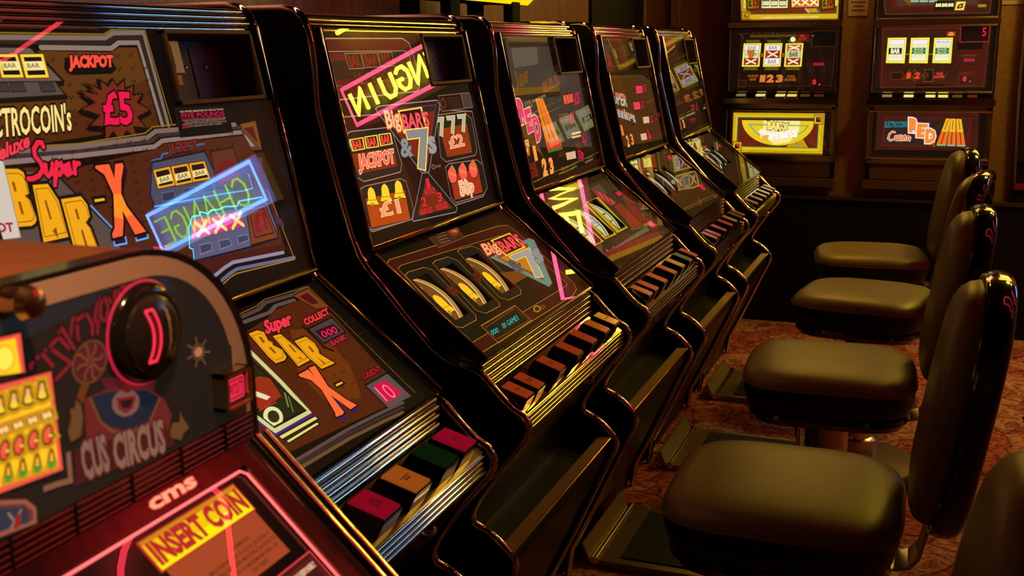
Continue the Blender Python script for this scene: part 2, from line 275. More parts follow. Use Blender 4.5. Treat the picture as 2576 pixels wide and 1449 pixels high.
ART = json.loads(r'''{"A_up":[["l","#7d675c",6,0,-234.3,362.7,-34.5,362.5,-17.7,368.8,39.7,369.8,43,246.9],
["l","#2e211c",5,0,-236.2,357.3,-32.5,356,-15.3,363,32.4,363.3,36.9,247.3],
["l","#8a7468",6,0,-144.7,351,-28.2,349.5,-12.1,356.5,25.1,356.8,31,248.2],
["l","#8a6a10",1.6,0,-232.6,367.8,-34.9,367.1,-18.3,373.2,43.8,374.2,50.6,246.9],
["p","#5d3511",-247.1,349.3,-30.1,344.4,-13.2,350.5,19.2,350.4,22.6,309.3,-99.1,274,-275.9,264.3],
["p","#51270f",19.2,350.4,24.4,247.3,-0.1,246.6,-203.9,240.8,-284.2,239.8,-275.9,264.3,-99.1,274,22.6,309.3],
["l","#2a1608",1.3,0,-155.1,337.5,-153,334,-148,338.5],
["l","#2a1608",1.3,0,-157.4,322.5,-155.3,319.1,-150.3,323.5],
["l","#2a1608",1.3,0,-159.7,307.6,-157.6,304.1,-152.6,308.5],
["l","#2a1608",1.3,0,-162,292.7,-159.8,289.1,-154.9,293.5],
["l","#2a1608",1.3,0,-164.3,277.7,-162.1,274.1,-157.2,278.5],
["l","#2a1608",1.3,0,-166.6,262.8,-164.4,259.2,-159.5,263.5],
["l","#2a1608",1.3,0,-135,338.1,-132.7,334.6,-127.6,339.2],
["l","#2a1608",1.3,0,-137.3,322.9,-135,319.4,-129.9,323.9],
["l","#2a1608",1.3,0,-139.6,307.8,-137.4,304.2,-132.3,308.7],
["l","#2a1608",1.3,0,-141.9,292.6,-139.7,289,-134.6,293.4],
["l","#2a1608",1.3,0,-144.2,277.5,-142,273.8,-136.9,278.2],
["l","#2a1608",1.3,0,-146.6,262.3,-144.3,258.6,-139.3,263],
["l","#2a1608",1.3,0,-114.2,338.7,-111.9,335.1,-106.6,339.8],
["l","#2a1608",1.3,0,-116.5,323.3,-114.2,319.7,-109,324.3],
["l","#2a1608",1.3,0,-118.9,307.9,-116.6,304.3,-111.3,308.9],
["l","#2a1608",1.3,0,-121.2,292.6,-119,288.9,-113.7,293.4],
["l","#2a1608",1.3,0,-123.6,277.2,-121.3,273.5,-116.1,277.9],
["l","#2a1608",1.3,0,-126,261.8,-123.7,258.1,-118.4,262.5],
["l","#2a1608",1.3,0,-97.6,308.1,-95.2,304.4,-89.8,309.1],
["l","#2a1608",1.3,0,-100,292.5,-97.6,288.8,-92.2,293.4],
["l","#2a1608",1.3,0,-102.3,276.9,-100,273.2,-94.6,277.7],
["l","#2a1608",1.3,0,-104.7,261.3,-102.4,257.5,-97,262],
["l","#2a1608",1.3,0,-75.6,308.3,-73.1,304.6,-67.6,309.3],
["l","#2a1608",1.3,0,-78,292.4,-75.6,288.7,-70,293.3],
["l","#2a1608",1.3,0,-80.5,276.6,-78,272.8,-72.5,277.4],
["l","#2a1608",1.3,0,-82.9,260.8,-80.4,256.9,-74.9,261.5],
["l","#2a1608",1.3,0,-52.9,308.5,-50.4,304.7,-44.7,309.5],
["l","#2a1608",1.3,0,-55.4,292.4,-52.9,288.6,-47.2,293.3],
["l","#2a1608",1.3,0,-57.9,276.3,-55.4,272.4,-49.6,277.1],
["l","#2a1608",1.3,0,-60.3,260.2,-57.8,256.3,-52.1,260.9],
["l","#2a1608",1.3,0,-24.6,341.4,-21.9,337.6,-16,342.5],
["l","#2a1608",1.3,0,-27.1,325,-24.4,321.2,-18.5,326.1],
["l","#2a1608",1.3,0,-29.6,308.7,-27,304.8,-21.1,309.7],
["l","#2a1608",1.3,0,-32.1,292.3,-29.5,288.5,-23.6,293.2],
["l","#2a1608",1.3,0,-34.6,276,-32,272.1,-26.1,276.8],
["l","#2a1608",1.3,0,-37.1,259.6,-34.5,255.7,-28.6,260.4],
["l","#2a1608",1.3,0,-0.4,342.1,2.4,338.3,8.5,343.3],
["l","#2a1608",1.3,0,-2.9,325.5,-0.2,321.6,5.9,326.6],
["l","#2a1608",1.3,0,-5.5,308.9,-2.8,305,3.3,309.9],
["l","#2a1608",1.3,0,-8,292.3,-5.3,288.3,0.8,293.2],
["l","#2a1608",1.3,0,-10.6,275.7,-7.9,271.7,-1.8,276.5],
["l","#2a1608",1.3,0,-13.1,259.1,-10.4,255.1,-4.4,259.8],
["l","#2a1608",1.3,0,22,326,24.8,322,31.1,327.1],
["l","#2a1608",1.3,0,19.4,309.1,22.2,305.1,28.5,310.1],
["l","#2a1608",1.3,0,16.8,292.2,19.6,288.2,25.9,293.1],
["l","#2a1608",1.3,0,14.2,275.3,17,271.3,23.3,276.2],
["l","#2a1608",1.3,0,11.6,258.5,14.4,254.4,20.7,259.2],
["p","#1a100c",-213.3,355.3,-158.5,354.3,-122,311.4,-125.9,304.9,-132.2,304.9,-122.9,292.3,-127.2,288.9,-236.1,289.3],
["p","#6a5650",-214.8,351.2,-161.9,350,-126.9,311.6,-227.5,314.1],
["p","#57463f",-227.9,313,-138,310.5,-128.7,295.5,-234,295.3],
["p","#3c3331",-228.2,312,-209.4,311.7,-207.5,302.1,-227.4,302.1],
["l","#1a100c",1,1,-228.2,312,-209.4,311.7,-207.5,302.1,-227.4,302.1],
["p","#3c3331",-206,311.3,-186.6,310.9,-184.6,301.2,-205.2,301.2],
["l","#1a100c",1,1,-206,311.3,-186.6,310.9,-184.6,301.2,-205.2,301.2],
["p","#3c3331",-163,309.9,-142.3,309.4,-140.1,299.4,-162.1,299.4],
["l","#1a100c",1,1,-163,309.9,-142.3,309.4,-140.1,299.4,-162.1,299.4],
["p","#150d06",-214.1,344.6,-182.1,344.7,-181.6,315.9,-215.5,316.6],
["p","#f4b414",-213.1,343.7,-183.2,343.7,-182.7,316.8,-214.4,317.5],
["p","#ffdc50",-211.6,342.4,-184.8,342.4,-184.3,318.2,-212.8,318.8],
["p","#1c1006",-209.6,340.6,-186.9,340.5,-186.5,320.1,-210.6,320.6],
["p","#f7e196",-209.4,335.5,-183.4,335.5,-183.3,325.5,-209.3,325.6],
["t","#3a2408","BAR",0.01,0,0,-207.1,328.3,-189.5,328.3,-206.8,333.4],
["p","#150d06",-180.9,344.4,-143.3,344.3,-143.6,314.8,-181.5,315.1],
["p","#f4b414",-179.7,343.4,-144.6,343.4,-144.8,315.7,-180.2,316.1],
["p","#ffdc50",-178,342.1,-146.4,342,-146.6,317.2,-178.5,317.4],
["p","#1c1006",-175.6,340.1,-148.9,340.1,-149.1,319.1,-176,319.3],
["p","#f7e196",-175.8,334.9,-148.5,335,-148.3,324.8,-175.7,324.8],
["t","#3a2408","BAR",0.01,0,0,-173.4,327.6,-154.9,327.6,-173.1,332.8],
["p","#100a08",-112.3,338.4,-36.3,339.8,-29,323.3,-40.2,317.4,-109.8,317.7,-118,325.3],
["t","#ff4f3a","JACKPOT",0.06,"#100806",0.14,-108.3,327.3,-34.4,326.9,-104.5,340.5],
["p","#0e0806",-47.2,304.4,-41.6,295.7,-26.2,303.7,-28.7,291.2,-11.1,295.3,-18.1,282.9,0.9,283.6,-12.5,273.1,7.9,261.4,-19.6,254.4,-7.7,239.1,-31,242.5,-29.8,227.3,-46.3,238.2,-62,226.2,-69.3,239.2,-87.3,228.4,-81.8,246.3,-106.9,249.7,-85.9,261.1,-113.7,270.4,-88.5,277.2,-107.8,292.4,-78.7,286.5,-93.4,300.8,-71.2,292.3,-70,304.5,-57.9,296.3],
["l","#0e0806",6,1,-44.4,307.9,-38.7,299.2,-23.3,307.2,-25.7,294.7,-8.1,298.8,-15.1,286.4,3.9,287.1,-9.5,276.6,11,265,-16.6,257.9,-4.8,242.6,-28.1,245.9,-26.9,230.8,-43.5,241.6,-59.2,229.5,-66.5,242.5,-84.6,231.7,-79.1,249.6,-104.3,253,-83.2,264.4,-111.1,273.7,-85.8,280.5,-105.1,295.7,-76,289.9,-90.7,304.1,-68.5,295.7,-67.2,307.9,-55.1,299.8],
["p","#6b2a15",-41.4,311.2,-35.7,302.5,-20.3,310.6,-22.7,298.1,-5,302.2,-12,289.7,7.1,290.5,-6.4,279.9,14.2,268.4,-13.5,261.2,-1.6,245.9,-25,249.2,-23.8,234,-40.4,244.8,-56.2,232.7,-63.5,245.7,-81.7,234.8,-76.2,252.8,-101.4,256.1,-80.4,267.6,-108.4,276.8,-82.9,283.7,-102.4,298.9,-73.1,293.1,-87.9,307.3,-65.6,298.9,-64.3,311.1,-52.1,303.1],
["l","#160c08",2.5,1,-41.4,311.2,-35.7,302.5,-20.3,310.6,-22.7,298.1,-5,302.2,-12,289.7,7.1,290.5,-6.4,279.9,14.2,268.4,-13.5,261.2,-1.6,245.9,-25,249.2,-23.8,234,-40.4,244.8,-56.2,232.7,-63.5,245.7,-81.7,234.8,-76.2,252.8,-101.4,256.1,-80.4,267.6,-108.4,276.8,-82.9,283.7,-102.4,298.9,-73.1,293.1,-87.9,307.3,-65.6,298.9,-64.3,311.1,-52.1,303.1],
["t","#e9144e","£5",0.03,"#120606",0.07,-73.5,257.2,-25.5,254,-65.2,295.9],
["t","#ffdf86","ELECTROCOIN's",0.02,"#120a04",0.08,-277.1,253.7,-132,253.5,-269.3,283.7],
["t","#6e2414","ALL WINS OVER £3.00 PAID IN TOKENS",0.03,0,0,-127.8,374.5,-44.6,373.5,-126.9,378],
["p","#4c2110",-135.1,208.9,0.7,217.4,25.1,223.5,197.7,219.8,205.4,186.1,49,173.8,-140,195.5],
["l","#8a7067",6,0,-264.5,225.9,-130.2,222.3,3.4,221.3,21.7,227.5,200.3,226,226.6,153.4],
["l","#3a2d2c",5,0,-262.5,231.7,-128.1,228,0.3,228.8,18.5,235,203.2,233.1],
["l","#8a6a10",1.6,0,-259.2,241.5,-125.1,236.2,-7.4,239.9,9.6,246.8,56.9,246.8],
["l","#7b6259",6,0,-260.5,237.6,-126.5,232.6,-4.9,234.1,13.3,240.8,186.9,237.9],
["p","#5a3a2a",197.6,238,239.3,240.8,238.2,196.1,202.3,197.5],
["l","#1a1008",1.5,1,197.6,238,239.3,240.8,238.2,196.1,202.3,197.5],
["p","#7a4a14",198.7,237.1,237,239.1,235.8,198.1],
["p","#5a1812",205.5,231.1,229.3,232.2,231.1,206],
["p","#8a8070",203.6,223,221.9,203.1,203,202.9],
["p","#4f2310",-281.8,223.2,-135.1,208.9,0.7,217.4,25.1,223.5,202.5,220.3,231.2,164.3,232.2,50.5,85,60.1,23.6,10.1,-327.9,88],
["l","#2a1209",1.3,0,-144,228.6,-141.6,225.1,-136.6,229.1],
["l","#2a1209",1.3,0,-145.4,216.9,-143.1,213.4,-138,217.4],
["l","#2a1209",1.3,0,-146.8,205.3,-144.5,201.8,-139.5,205.7],
["l","#2a1209",1.3,0,-148.3,193.6,-145.9,190.1,-140.9,194],
["l","#2a1209",1.3,0,-149.7,182,-147.4,178.4,-142.4,182.3],
["l","#2a1209",1.3,0,-151.1,170.3,-148.8,166.8,-143.8,170.5],
["l","#2a1209",1.3,0,-152.5,158.7,-150.2,155.1,-145.2,158.8],
["l","#2a1209",1.3,0,-154,147,-151.7,143.4,-146.7,147.1],
["l","#2a1209",1.3,0,-155.4,135.3,-153.1,131.7,-148.1,135.4],
["l","#2a1209",1.3,0,-156.9,123.7,-154.5,120,-149.6,123.6],
["l","#2a1209",1.3,0,-120.5,229.4,-118.1,225.9,-112.9,229.9],
["l","#2a1209",1.3,0,-121.9,217.6,-119.5,214,-114.4,218],
["l","#2a1209",1.3,0,-123.4,205.7,-121,202.2,-115.8,206.1],
["l","#2a1209",1.3,0,-124.8,193.9,-122.4,190.3,-117.3,194.2],
["l","#2a1209",1.3,0,-126.3,182.1,-123.9,178.4,-118.7,182.3],
["l","#2a1209",1.3,0,-127.7,170.2,-125.3,166.6,-120.2,170.4],
["l","#2a1209",1.3,0,-129.2,158.4,-126.8,154.7,-121.6,158.5],
["l","#2a1209",1.3,0,-130.7,146.5,-128.3,142.8,-123.1,146.6],
["l","#2a1209",1.3,0,-132.1,134.6,-129.7,130.9,-124.6,134.7],
["l","#2a1209",1.3,0,-133.6,122.8,-131.2,119,-126,122.7],
["l","#2a1209",1.3,0,-96.2,230.3,-93.7,226.7,-88.4,230.8],
["l","#2a1209",1.3,0,-97.7,218.2,-95.2,214.7,-89.9,218.7],
["l","#2a1209",1.3,0,-99.2,206.2,-96.7,202.6,-91.3,206.6],
["l","#2a1209",1.3,0,-100.6,194.2,-98.2,190.5,-92.8,194.5],
["l","#2a1209",1.3,0,-102.1,182.1,-99.6,178.5,-94.3,182.4],
["l","#2a1209",1.3,0,-103.6,170.1,-101.1,166.4,-95.8,170.3],
["l","#2a1209",1.3,0,-105.1,158,-102.6,154.3,-97.2,158.2],
["l","#2a1209",1.3,0,-106.5,146,-104,142.2,-98.7,146.1],
["l","#2a1209",1.3,0,-108,133.9,-105.5,130.1,-100.2,133.9],
["l","#2a1209",1.3,0,-109.5,121.8,-107,118,-101.7,121.8],
["l","#2a1209",1.3,0,-71.2,231.2,-68.6,227.6,-63,231.7],
["l","#2a1209",1.3,0,-72.6,218.9,-70,215.3,-64.5,219.4],
["l","#2a1209",1.3,0,-74.1,206.7,-71.5,203,-66,207.1],
["l","#2a1209",1.3,0,-75.6,194.5,-73,190.8,-67.5,194.8],
["l","#2a1209",1.3,0,-77.1,182.2,-74.5,178.5,-69,182.5],
["l","#2a1209",1.3,0,-78.6,170,-76,166.2,-70.5,170.2],
["l","#2a1209",1.3,0,-80.1,157.7,-77.5,153.9,-72,157.8],
["l","#2a1209",1.3,0,-81.6,145.4,-79,141.6,-73.5,145.5],
["l","#2a1209",1.3,0,-83.1,133.2,-80.5,129.3,-75,133.2],
["l","#2a1209",1.3,0,-84.6,120.9,-82,117,-76.5,120.8],
["l","#2a1209",1.3,0,-45.2,232.1,-42.5,228.4,-36.8,232.7],
["l","#2a1209",1.3,0,-46.7,219.7,-44,216,-38.3,220.2],
["l","#2a1209",1.3,0,-48.2,207.2,-45.5,203.5,-39.8,207.6],
["l","#2a1209",1.3,0,-49.7,194.8,-47,191,-41.3,195.1],
["l","#2a1209",1.3,0,-51.2,182.3,-48.5,178.5,-42.8,182.6],
["l","#2a1209",1.3,0,-52.7,169.8,-50.1,166,-44.4,170],
["l","#2a1209",1.3,0,-54.3,157.3,-51.6,153.5,-45.9,157.5],
["l","#2a1209",1.3,0,-55.8,144.9,-53.1,141,-47.4,145],
["l","#2a1209",1.3,0,-57.3,132.4,-54.6,128.5,-48.9,132.4],
["l","#2a1209",1.3,0,-58.8,119.9,-56.1,116,-50.4,119.8],
["l","#2a1209",1.3,0,-18.3,233.1,-15.5,229.3,-9.6,233.7],
["l","#2a1209",1.3,0,-19.8,220.4,-17,216.6,-11.1,220.9],
["l","#2a1209",1.3,0,-21.4,207.7,-18.6,203.9,-12.7,208.2],
["l","#2a1209",1.3,0,-22.9,195.1,-20.1,191.2,-14.2,195.4],
["l","#2a1209",1.3,0,-24.4,182.4,-21.6,178.5,-15.7,182.7],
["l","#2a1209",1.3,0,-26,169.7,-23.2,165.8,-17.3,169.9],
["l","#2a1209",1.3,0,-27.5,157,-24.7,153.1,-18.8,157.1],
["l","#2a1209",1.3,0,-29,144.3,-26.3,140.3,-20.4,144.4],
["l","#2a1209",1.3,0,-30.6,131.6,-27.8,127.6,-21.9,131.6],
["l","#2a1209",1.3,0,-32.1,118.9,-29.3,114.9,-23.5,118.8],
["l","#2a1209",1.3,0,9.5,234.1,12.5,230.3,18.6,234.7],
["l","#2a1209",1.3,0,8,221.2,10.9,217.3,17,221.7],
["l","#2a1209",1.3,0,6.4,208.3,9.3,204.4,15.5,208.7],
["l","#2a1209",1.3,0,4.9,195.4,7.8,191.5,13.9,195.8],
["l","#2a1209",1.3,0,3.3,182.5,6.2,178.5,12.3,182.8],
["l","#2a1209",1.3,0,1.8,169.5,4.7,165.6,10.8,169.8],
["l","#2a1209",1.3,0,0.2,156.6,3.1,152.6,9.2,156.8],
["l","#2a1209",1.3,0,-1.3,143.7,1.6,139.7,7.6,143.8],
["l","#2a1209",1.3,0,-2.9,130.8,0,126.7,6.1,130.8],
["l","#2a1209",1.3,0,-4.5,117.8,-1.6,113.7,4.5,117.7],
["l","#2a1209",1.3,0,38.4,235.1,41.5,231.2,47.8,235.7],
["l","#2a1209",1.3,0,36.8,222,39.9,218.1,46.2,222.5],
["l","#2a1209",1.3,0,35.3,208.9,38.3,204.9,44.6,209.3],
["l","#2a1209",1.3,0,33.7,195.7,36.7,191.7,43,196.1],
["l","#2a1209",1.3,0,32.1,182.6,35.1,178.5,41.5,182.9],
["l","#2a1209",1.3,0,30.5,169.4,33.6,165.4,39.9,169.6],
["l","#2a1209",1.3,0,29,156.2,32,152.2,38.3,156.4],
["l","#2a1209",1.3,0,27.4,143.1,30.4,139,36.7,143.1],
["l","#2a1209",1.3,0,25.8,129.9,28.8,125.8,35.1,129.9],
["l","#2a1209",1.3,0,24.2,116.7,27.2,112.5,33.5,116.6],
["l","#2a1209",1.3,0,68.4,236.2,71.5,232.2,78.1,236.8],
["l","#2a1209",1.3,0,66.8,222.8,69.9,218.8,76.5,223.4],
["l","#2a1209",1.3,0,65.2,209.4,68.3,205.4,74.9,209.9],
["l","#2a1209",1.3,0,63.6,196,66.7,192,73.3,196.4],
["l","#2a1209",1.3,0,62,182.6,65.1,178.6,71.7,183],
["l","#2a1209",1.3,0,60.4,169.2,63.5,165.1,70.1,169.5],
["l","#2a1209",1.3,0,58.8,155.8,61.9,151.7,68.5,156],
["l","#2a1209",1.3,0,57.2,142.4,60.3,138.2,66.8,142.5],
["l","#2a1209",1.3,0,55.6,129,58.7,124.8,65.2,129],
["l","#2a1209",1.3,0,54,115.6,57.1,111.3,63.6,115.5],
["l","#2a1209",1.3,0,99.5,237.3,102.8,233.3,109.6,238],
["l","#2a1209",1.3,0,97.8,223.7,101.1,219.6,107.9,224.3],
["l","#2a1209",1.3,0,96.2,210,99.5,206,106.3,210.5],
["l","#2a1209",1.3,0,94.6,196.4,97.9,192.3,104.7,196.8],
["l","#2a1209",1.3,0,93,182.7,96.3,178.6,103,183.1],
["l","#2a1209",1.3,0,91.4,169.1,94.6,164.9,101.4,169.3],
["l","#2a1209",1.3,0,89.7,155.4,93,151.2,99.8,155.6],
["l","#2a1209",1.3,0,88.1,141.7,91.4,137.5,98.2,141.8],
["l","#2a1209",1.3,0,86.5,128.1,89.8,123.8,96.5,128.1],
["l","#2a1209",1.3,0,84.9,114.4,88.1,110.1,94.9,114.3],
["l","#2a1209",1.3,0,131.8,238.5,135.2,234.4,142.3,239.2],
["l","#2a1209",1.3,0,130.1,224.6,133.6,220.4,140.6,225.2],
["l","#2a1209",1.3,0,128.5,210.7,131.9,206.5,139,211.2],
["l","#2a1209",1.3,0,126.8,196.8,130.3,192.6,137.3,197.2],
["l","#2a1209",1.3,0,125.2,182.8,128.6,178.6,135.7,183.2],
["l","#2a1209",1.3,0,123.5,168.9,127,164.6,134,169.2],
["l","#2a1209",1.3,0,121.9,155,125.3,150.7,132.3,155.1],
["l","#2a1209",1.3,0,120.2,141.1,123.7,136.7,130.7,141.1],
["l","#2a1209",1.3,0,118.6,127.1,122,122.7,129,127.1],
["l","#2a1209",1.3,0,116.9,113.2,120.4,108.7,127.4,113.1],
["l","#2a1209",1.3,0,165.4,239.7,169,235.5,176.3,240.4],
["l","#2a1209",1.3,0,163.7,225.5,167.3,221.3,174.6,226.1],
["l","#2a1209",1.3,0,162,211.3,165.6,207.1,172.9,211.9],
["l","#2a1209",1.3,0,160.4,197.1,163.9,192.9,171.3,197.6],
["l","#2a1209",1.3,0,158.7,183,162.3,178.6,169.6,183.3],
["l","#2a1209",1.3,0,157,168.8,160.6,164.4,167.9,169],
["l","#2a1209",1.3,0,155.3,154.5,158.9,150.1,166.2,154.7],
["l","#2a1209",1.3,0,153.7,140.3,157.2,135.9,164.5,140.4],
["l","#2a1209",1.3,0,152,126.1,155.6,121.6,162.8,126.1],
["l","#2a1209",1.3,0,150.3,111.9,153.9,107.4,161.2,111.8],
["p","#574540",-281.2,225.2,-209.1,210.6,-170.5,198.4,-110.6,128.2,-101,95.6,-317.3,119],
["l","#1a1010",3,0,-170.5,198.4,-110.6,128.2,-101,95.6],
["l","#5a8ac0",3,0,-135.8,162.3,-93.4,109.9],
["l","#140c0a",8,1,-255.2,219.1,-228.5,216.5,-222.1,212,-221.1,202.2,-222.3,187.6,-228.3,186.7,-223.6,180.7,-221.3,158.6,-225.4,154.3,-231.4,152.4,-253.6,154.5,-251.9,189.3],
["p","#eea414",-255.2,219.1,-228.5,216.5,-222.1,212,-221.1,202.2,-222.3,187.6,-228.3,186.7,-223.6,180.7,-221.3,158.6,-225.4,154.3,-231.4,152.4,-253.6,154.5,-251.9,189.3],
["l","#140c0a",8,1,-214.1,196.4,-192.1,195.2,-182.8,174.6,-181.2,131.9,-220.6,131.8],
["p","#eea414",-214.1,196.4,-192.1,195.2,-182.8,174.6,-181.2,131.9,-220.6,131.8],
["l","#140c0a",8,1,-178.7,175.5,-147.4,175,-141.1,164.5,-141.5,149.6,-149.8,143.4,-145.6,136.8,-141.1,102.9,-179,109.8],
["p","#eea414",-178.7,175.5,-147.4,175,-141.1,164.5,-141.5,149.6,-149.8,143.4,-145.6,136.8,-141.1,102.9,-179,109.8],
["l","#6a4200",0.9,1,-251.6,213.6,-229.1,211.4,-223.7,207.6,-222.9,199.3,-223.9,187.1,-228.9,186.3,-225,181.4,-223.1,162.8,-226.5,159.1,-231.6,157.6,-250.2,159.2,-248.7,188.6],
["l","#6a4200",0.9,1,-211.6,191.6,-193.1,190.5,-185.3,173.2,-184,137.4,-217,137.2],
["l","#6a4200",0.9,1,-174.7,170.6,-148.3,170.2,-143.1,161.3,-143.4,148.8,-150.4,143.6,-146.8,138,-143.1,109.7,-175,115.3],
["p","#8a4a06",-241.9,203.2,-238.4,203.1,-238.3,192.4,-241.8,192.4],
["p","#8a4a06",-240.9,181,-237.3,181.2,-237.2,166.5,-240.7,166.4],
["p","#8a4a06",-203.5,177.3,-200.6,177.7,-200.1,155.4,-203,155.1],
["p","#8a4a06",-203.8,142.3,-197,145.6,-198.1,132],
["p","#8a4a06",-162.3,161.5,-158.6,161.7,-158.4,149.2,-162.1,149],
["p","#8a4a06",-161.5,136.3,-158.4,136.5,-157.3,114.8,-161.2,115.2],
["p","#f4b020",-129.7,170.5,-108.9,170,-108.7,163.1,-129.3,163.2],
["l","#140c0a",4,1,-129.7,170.5,-108.9,170,-108.7,163.1,-129.3,163.2],
["p","#241030",-113.6,117.1,-92.7,116.4,-93.3,109,-114.3,109.6],
["p","#241030",-75.3,116.2,-53.6,115.9,-53.3,109.4,-75.3,109.1],
["l","#63a8f0",2.2,1,-113.6,117.1,-92.7,116.4,-93.3,109,-114.3,109.6],
["l","#63a8f0",2.2,1,-75.3,116.2,-53.6,115.9,-53.3,109.4,-75.3,109.1],
["p","#2a0e20",-66.3,202.8,-58.3,197.3,-65,185.5,-76.5,169.7],
["l","#160a0a",7,1,-111.2,207.8,-88,207.4,-85.2,189.3,-77.6,206.3,-64.7,206.5,-64.1,202.2,-74,186.5,-81.6,167.2,-77,153.4,-54.6,117.6,-75,117,-86.4,149.2,-88.5,137.1,-96.6,119,-114.1,118.8,-113.7,123.8,-106.6,130.6,-94,170.4,-100.5,195.7,-112.5,204.9],
["p","#fb5f34",-111.2,207.8,-88,207.4,-85.2,189.3,-77.6,206.3,-64.7,206.5,-64.1,202.2,-74,186.5,-81.6,167.2,-77,153.4,-54.6,117.6,-75,117,-86.4,149.2,-88.5,137.1,-96.6,119,-114.1,118.8,-113.7,123.8,-106.6,130.6,-94,170.4,-100.5,195.7,-112.5,204.9],
["p","#ff8f24",-93.8,170.4,-80.8,169.5,-77,153.4,-70.3,141.4,-81.8,140.8,-86.4,149.2,-88.3,138.6,-102.6,143.9],
["l","#140808",10.5,0,-184.1,237.2,-184.8,242,-190.5,242.8,-198.8,235.7,-199.7,228,-193.7,218.9,-194,211.8,-201.8,205.6,-211.8,203.2,-217.8,203.9],
["l","#140808",10.5,0,-188.1,216.9,-190.8,207.2,-188.4,204.1,-183.2,206.6,-177.7,216.6,-181,205.4],
["l","#140808",10.5,0,-170.2,218,-182.5,192.6],
["l","#140808",10.5,0,-171.7,213.8,-164.7,215.7,-164.2,209.3,-170.5,203.8,-176.1,204.1],
["l","#140808",10.5,0,-162,206.9,-153.5,208.6,-153.3,213.6,-159.3,212.2,-162.1,205.5,-159.5,202,-152.4,204.1],
["l","#140808",10.5,0,-143.9,215,-147.1,202.4],
["l","#140808",10.5,0,-144.9,209.5,-140.5,213.5,-136.6,213.1],
["l","#ea2442",5.8,0,-184.1,237.2,-184.8,242,-190.5,242.8,-198.8,235.7,-199.7,228,-193.7,218.9,-194,211.8,-201.8,205.6,-211.8,203.2,-217.8,203.9],
["l","#ea2442",5.8,0,-188.1,216.9,-190.8,207.2,-188.4,204.1,-183.2,206.6,-177.7,216.6,-181,205.4],
["l","#ea2442",5.8,0,-170.2,218,-182.5,192.6],
["l","#ea2442",5.8,0,-171.7,213.8,-164.7,215.7,-164.2,209.3,-170.5,203.8,-176.1,204.1],
["l","#ea2442",5.8,0,-162,206.9,-153.5,208.6,-153.3,213.6,-159.3,212.2,-162.1,205.5,-159.5,202,-152.4,204.1],
["l","#ea2442",5.8,0,-143.9,215,-147.1,202.4],
["l","#ea2442",5.8,0,-144.9,209.5,-140.5,213.5,-136.6,213.1],
["l","#3a62a0",2.5,0,-29.5,163.7,-10.7,203.5,8.1,204.9,12.5,210.2,35.5,211.3,39.5,215.1,103.4,216.3],
["p","#4a475a",-11.3,201.9,99.4,206.3,115.4,162.8,148.6,144.6,138.1,133.4,-27.5,144.1,-30,162.2],
["l","#15121c",2.5,1,-11.3,201.9,99.4,206.3,115.4,162.8,148.6,144.6,138.1,133.4,-27.5,144.1,-30,162.2],
["p","#171008",-14.2,192.5,22.1,193.9,23.8,166.9,-13.9,166.2],
["p","#e89a16",-12.8,191.6,20.7,192.9,22.3,167.9,-12.5,167.2],
["p","#1a1008",-9.1,189,17.1,190,18.3,170.6,-8.9,170],
["p","#f4d988",-9.5,181.5,19,183.2,19.5,174.4,-10.3,173],
["t","#3a2408","BAR",0.01,0,0,-5.3,174.7,14.4,175.7,-4.7,180.3],
["p","#171008",21.7,193.6,59.4,194.3,62.6,166.4,21.8,165.9],
["p","#e89a16",23.2,192.6,58,193.2,61,167.5,23.2,166.9],
["p","#1a1008",27.1,189.9,54.3,190.3,56.6,170.3,27.1,169.8],
["p","#f4d988",26.6,182,56.7,183.2,57.7,174.2,25.6,173.1],
["t","#3a2408","BAR",0.01,0,0,31,174.8,52.2,175.6,31.6,180.7],
["p","#171008",59.2,194,95.4,194,99.2,166.5,58.3,166.6],
["p","#e89a16",60.5,193,94.1,193,97.6,167.5,59.7,167.6],
["p","#1a1008",64.3,190.2,90.5,190.2,93.2,170.3,63.7,170.4],
["p","#f4d988",63.7,182.5,92.9,183.1,94.1,174.2,62.5,173.7],
["t","#3a2408","BAR",0.01,0,0,67.8,175.3,88.6,175.6,68.6,181.1],
["p","#31364a",-8.9,161.1,15.8,160.9,16.4,149.5,-9.6,149.7],
["l","#6a6a80",1,1,-8.9,161.1,15.8,160.9,16.4,149.5,-9.6,149.7],
["p","#31364a",36.3,161.2,62.4,160.8,63.4,150.1,35.9,150.3],
["l","#6a6a80",1,1,36.3,161.2,62.4,160.8,63.4,150.1,35.9,150.3],
["p","#31364a",76,161.4,97.9,161.4,99.1,150.4,75.6,150.3],
["l","#6a6a80",1,1,76,161.4,97.9,161.4,99.1,150.4,75.6,150.3],
["p","#5e2c16",112.7,205.1,164.8,205.7,171.4,156.3,150.7,149.7,107.3,153.3],
["l","#140c0c",2,1,112.7,205.1,164.8,205.7,171.4,156.3,150.7,149.7,107.3,153.3],
["t","#74161f","£3",0.05,0,0,117.4,160.8,154.9,160,117.4,188.9],
["t","#782418","JACKPOT",0.05,"#160c10",0.13,25.6,210.6,85.9,210.1,27.8,222.8],
["p","#5a5674",33.8,122,55.7,123.9,144.4,119.9,214.6,125.1,224.2,78.5,221.2,63.8,144.4,62,21.7,64.9,25.5,81.1,18.8,84],
["l","#15121c",3,1,33.8,122,55.7,123.9,144.4,119.9,214.6,125.1,224.2,78.5,221.2,63.8,144.4,62,21.7,64.9,25.5,81.1,18.8,84],
["p","#e2285c",38.7,117.9,142.3,114.8,146.4,94.4,26.9,92.7],
["l","#f7d070",5.5,0,43.5,113.2,64.9,96.2],
["l","#f7d070",5.5,0,66.2,113.2,41.3,95.9],
["l","#f7d070",5.5,0,81.1,112.7,103.6,95.2],
["l","#f7d070",5.5,0,105,112.6,79,94.9],
["l","#f7d070",5.5,0,120.8,112.6,144.4,94.7],
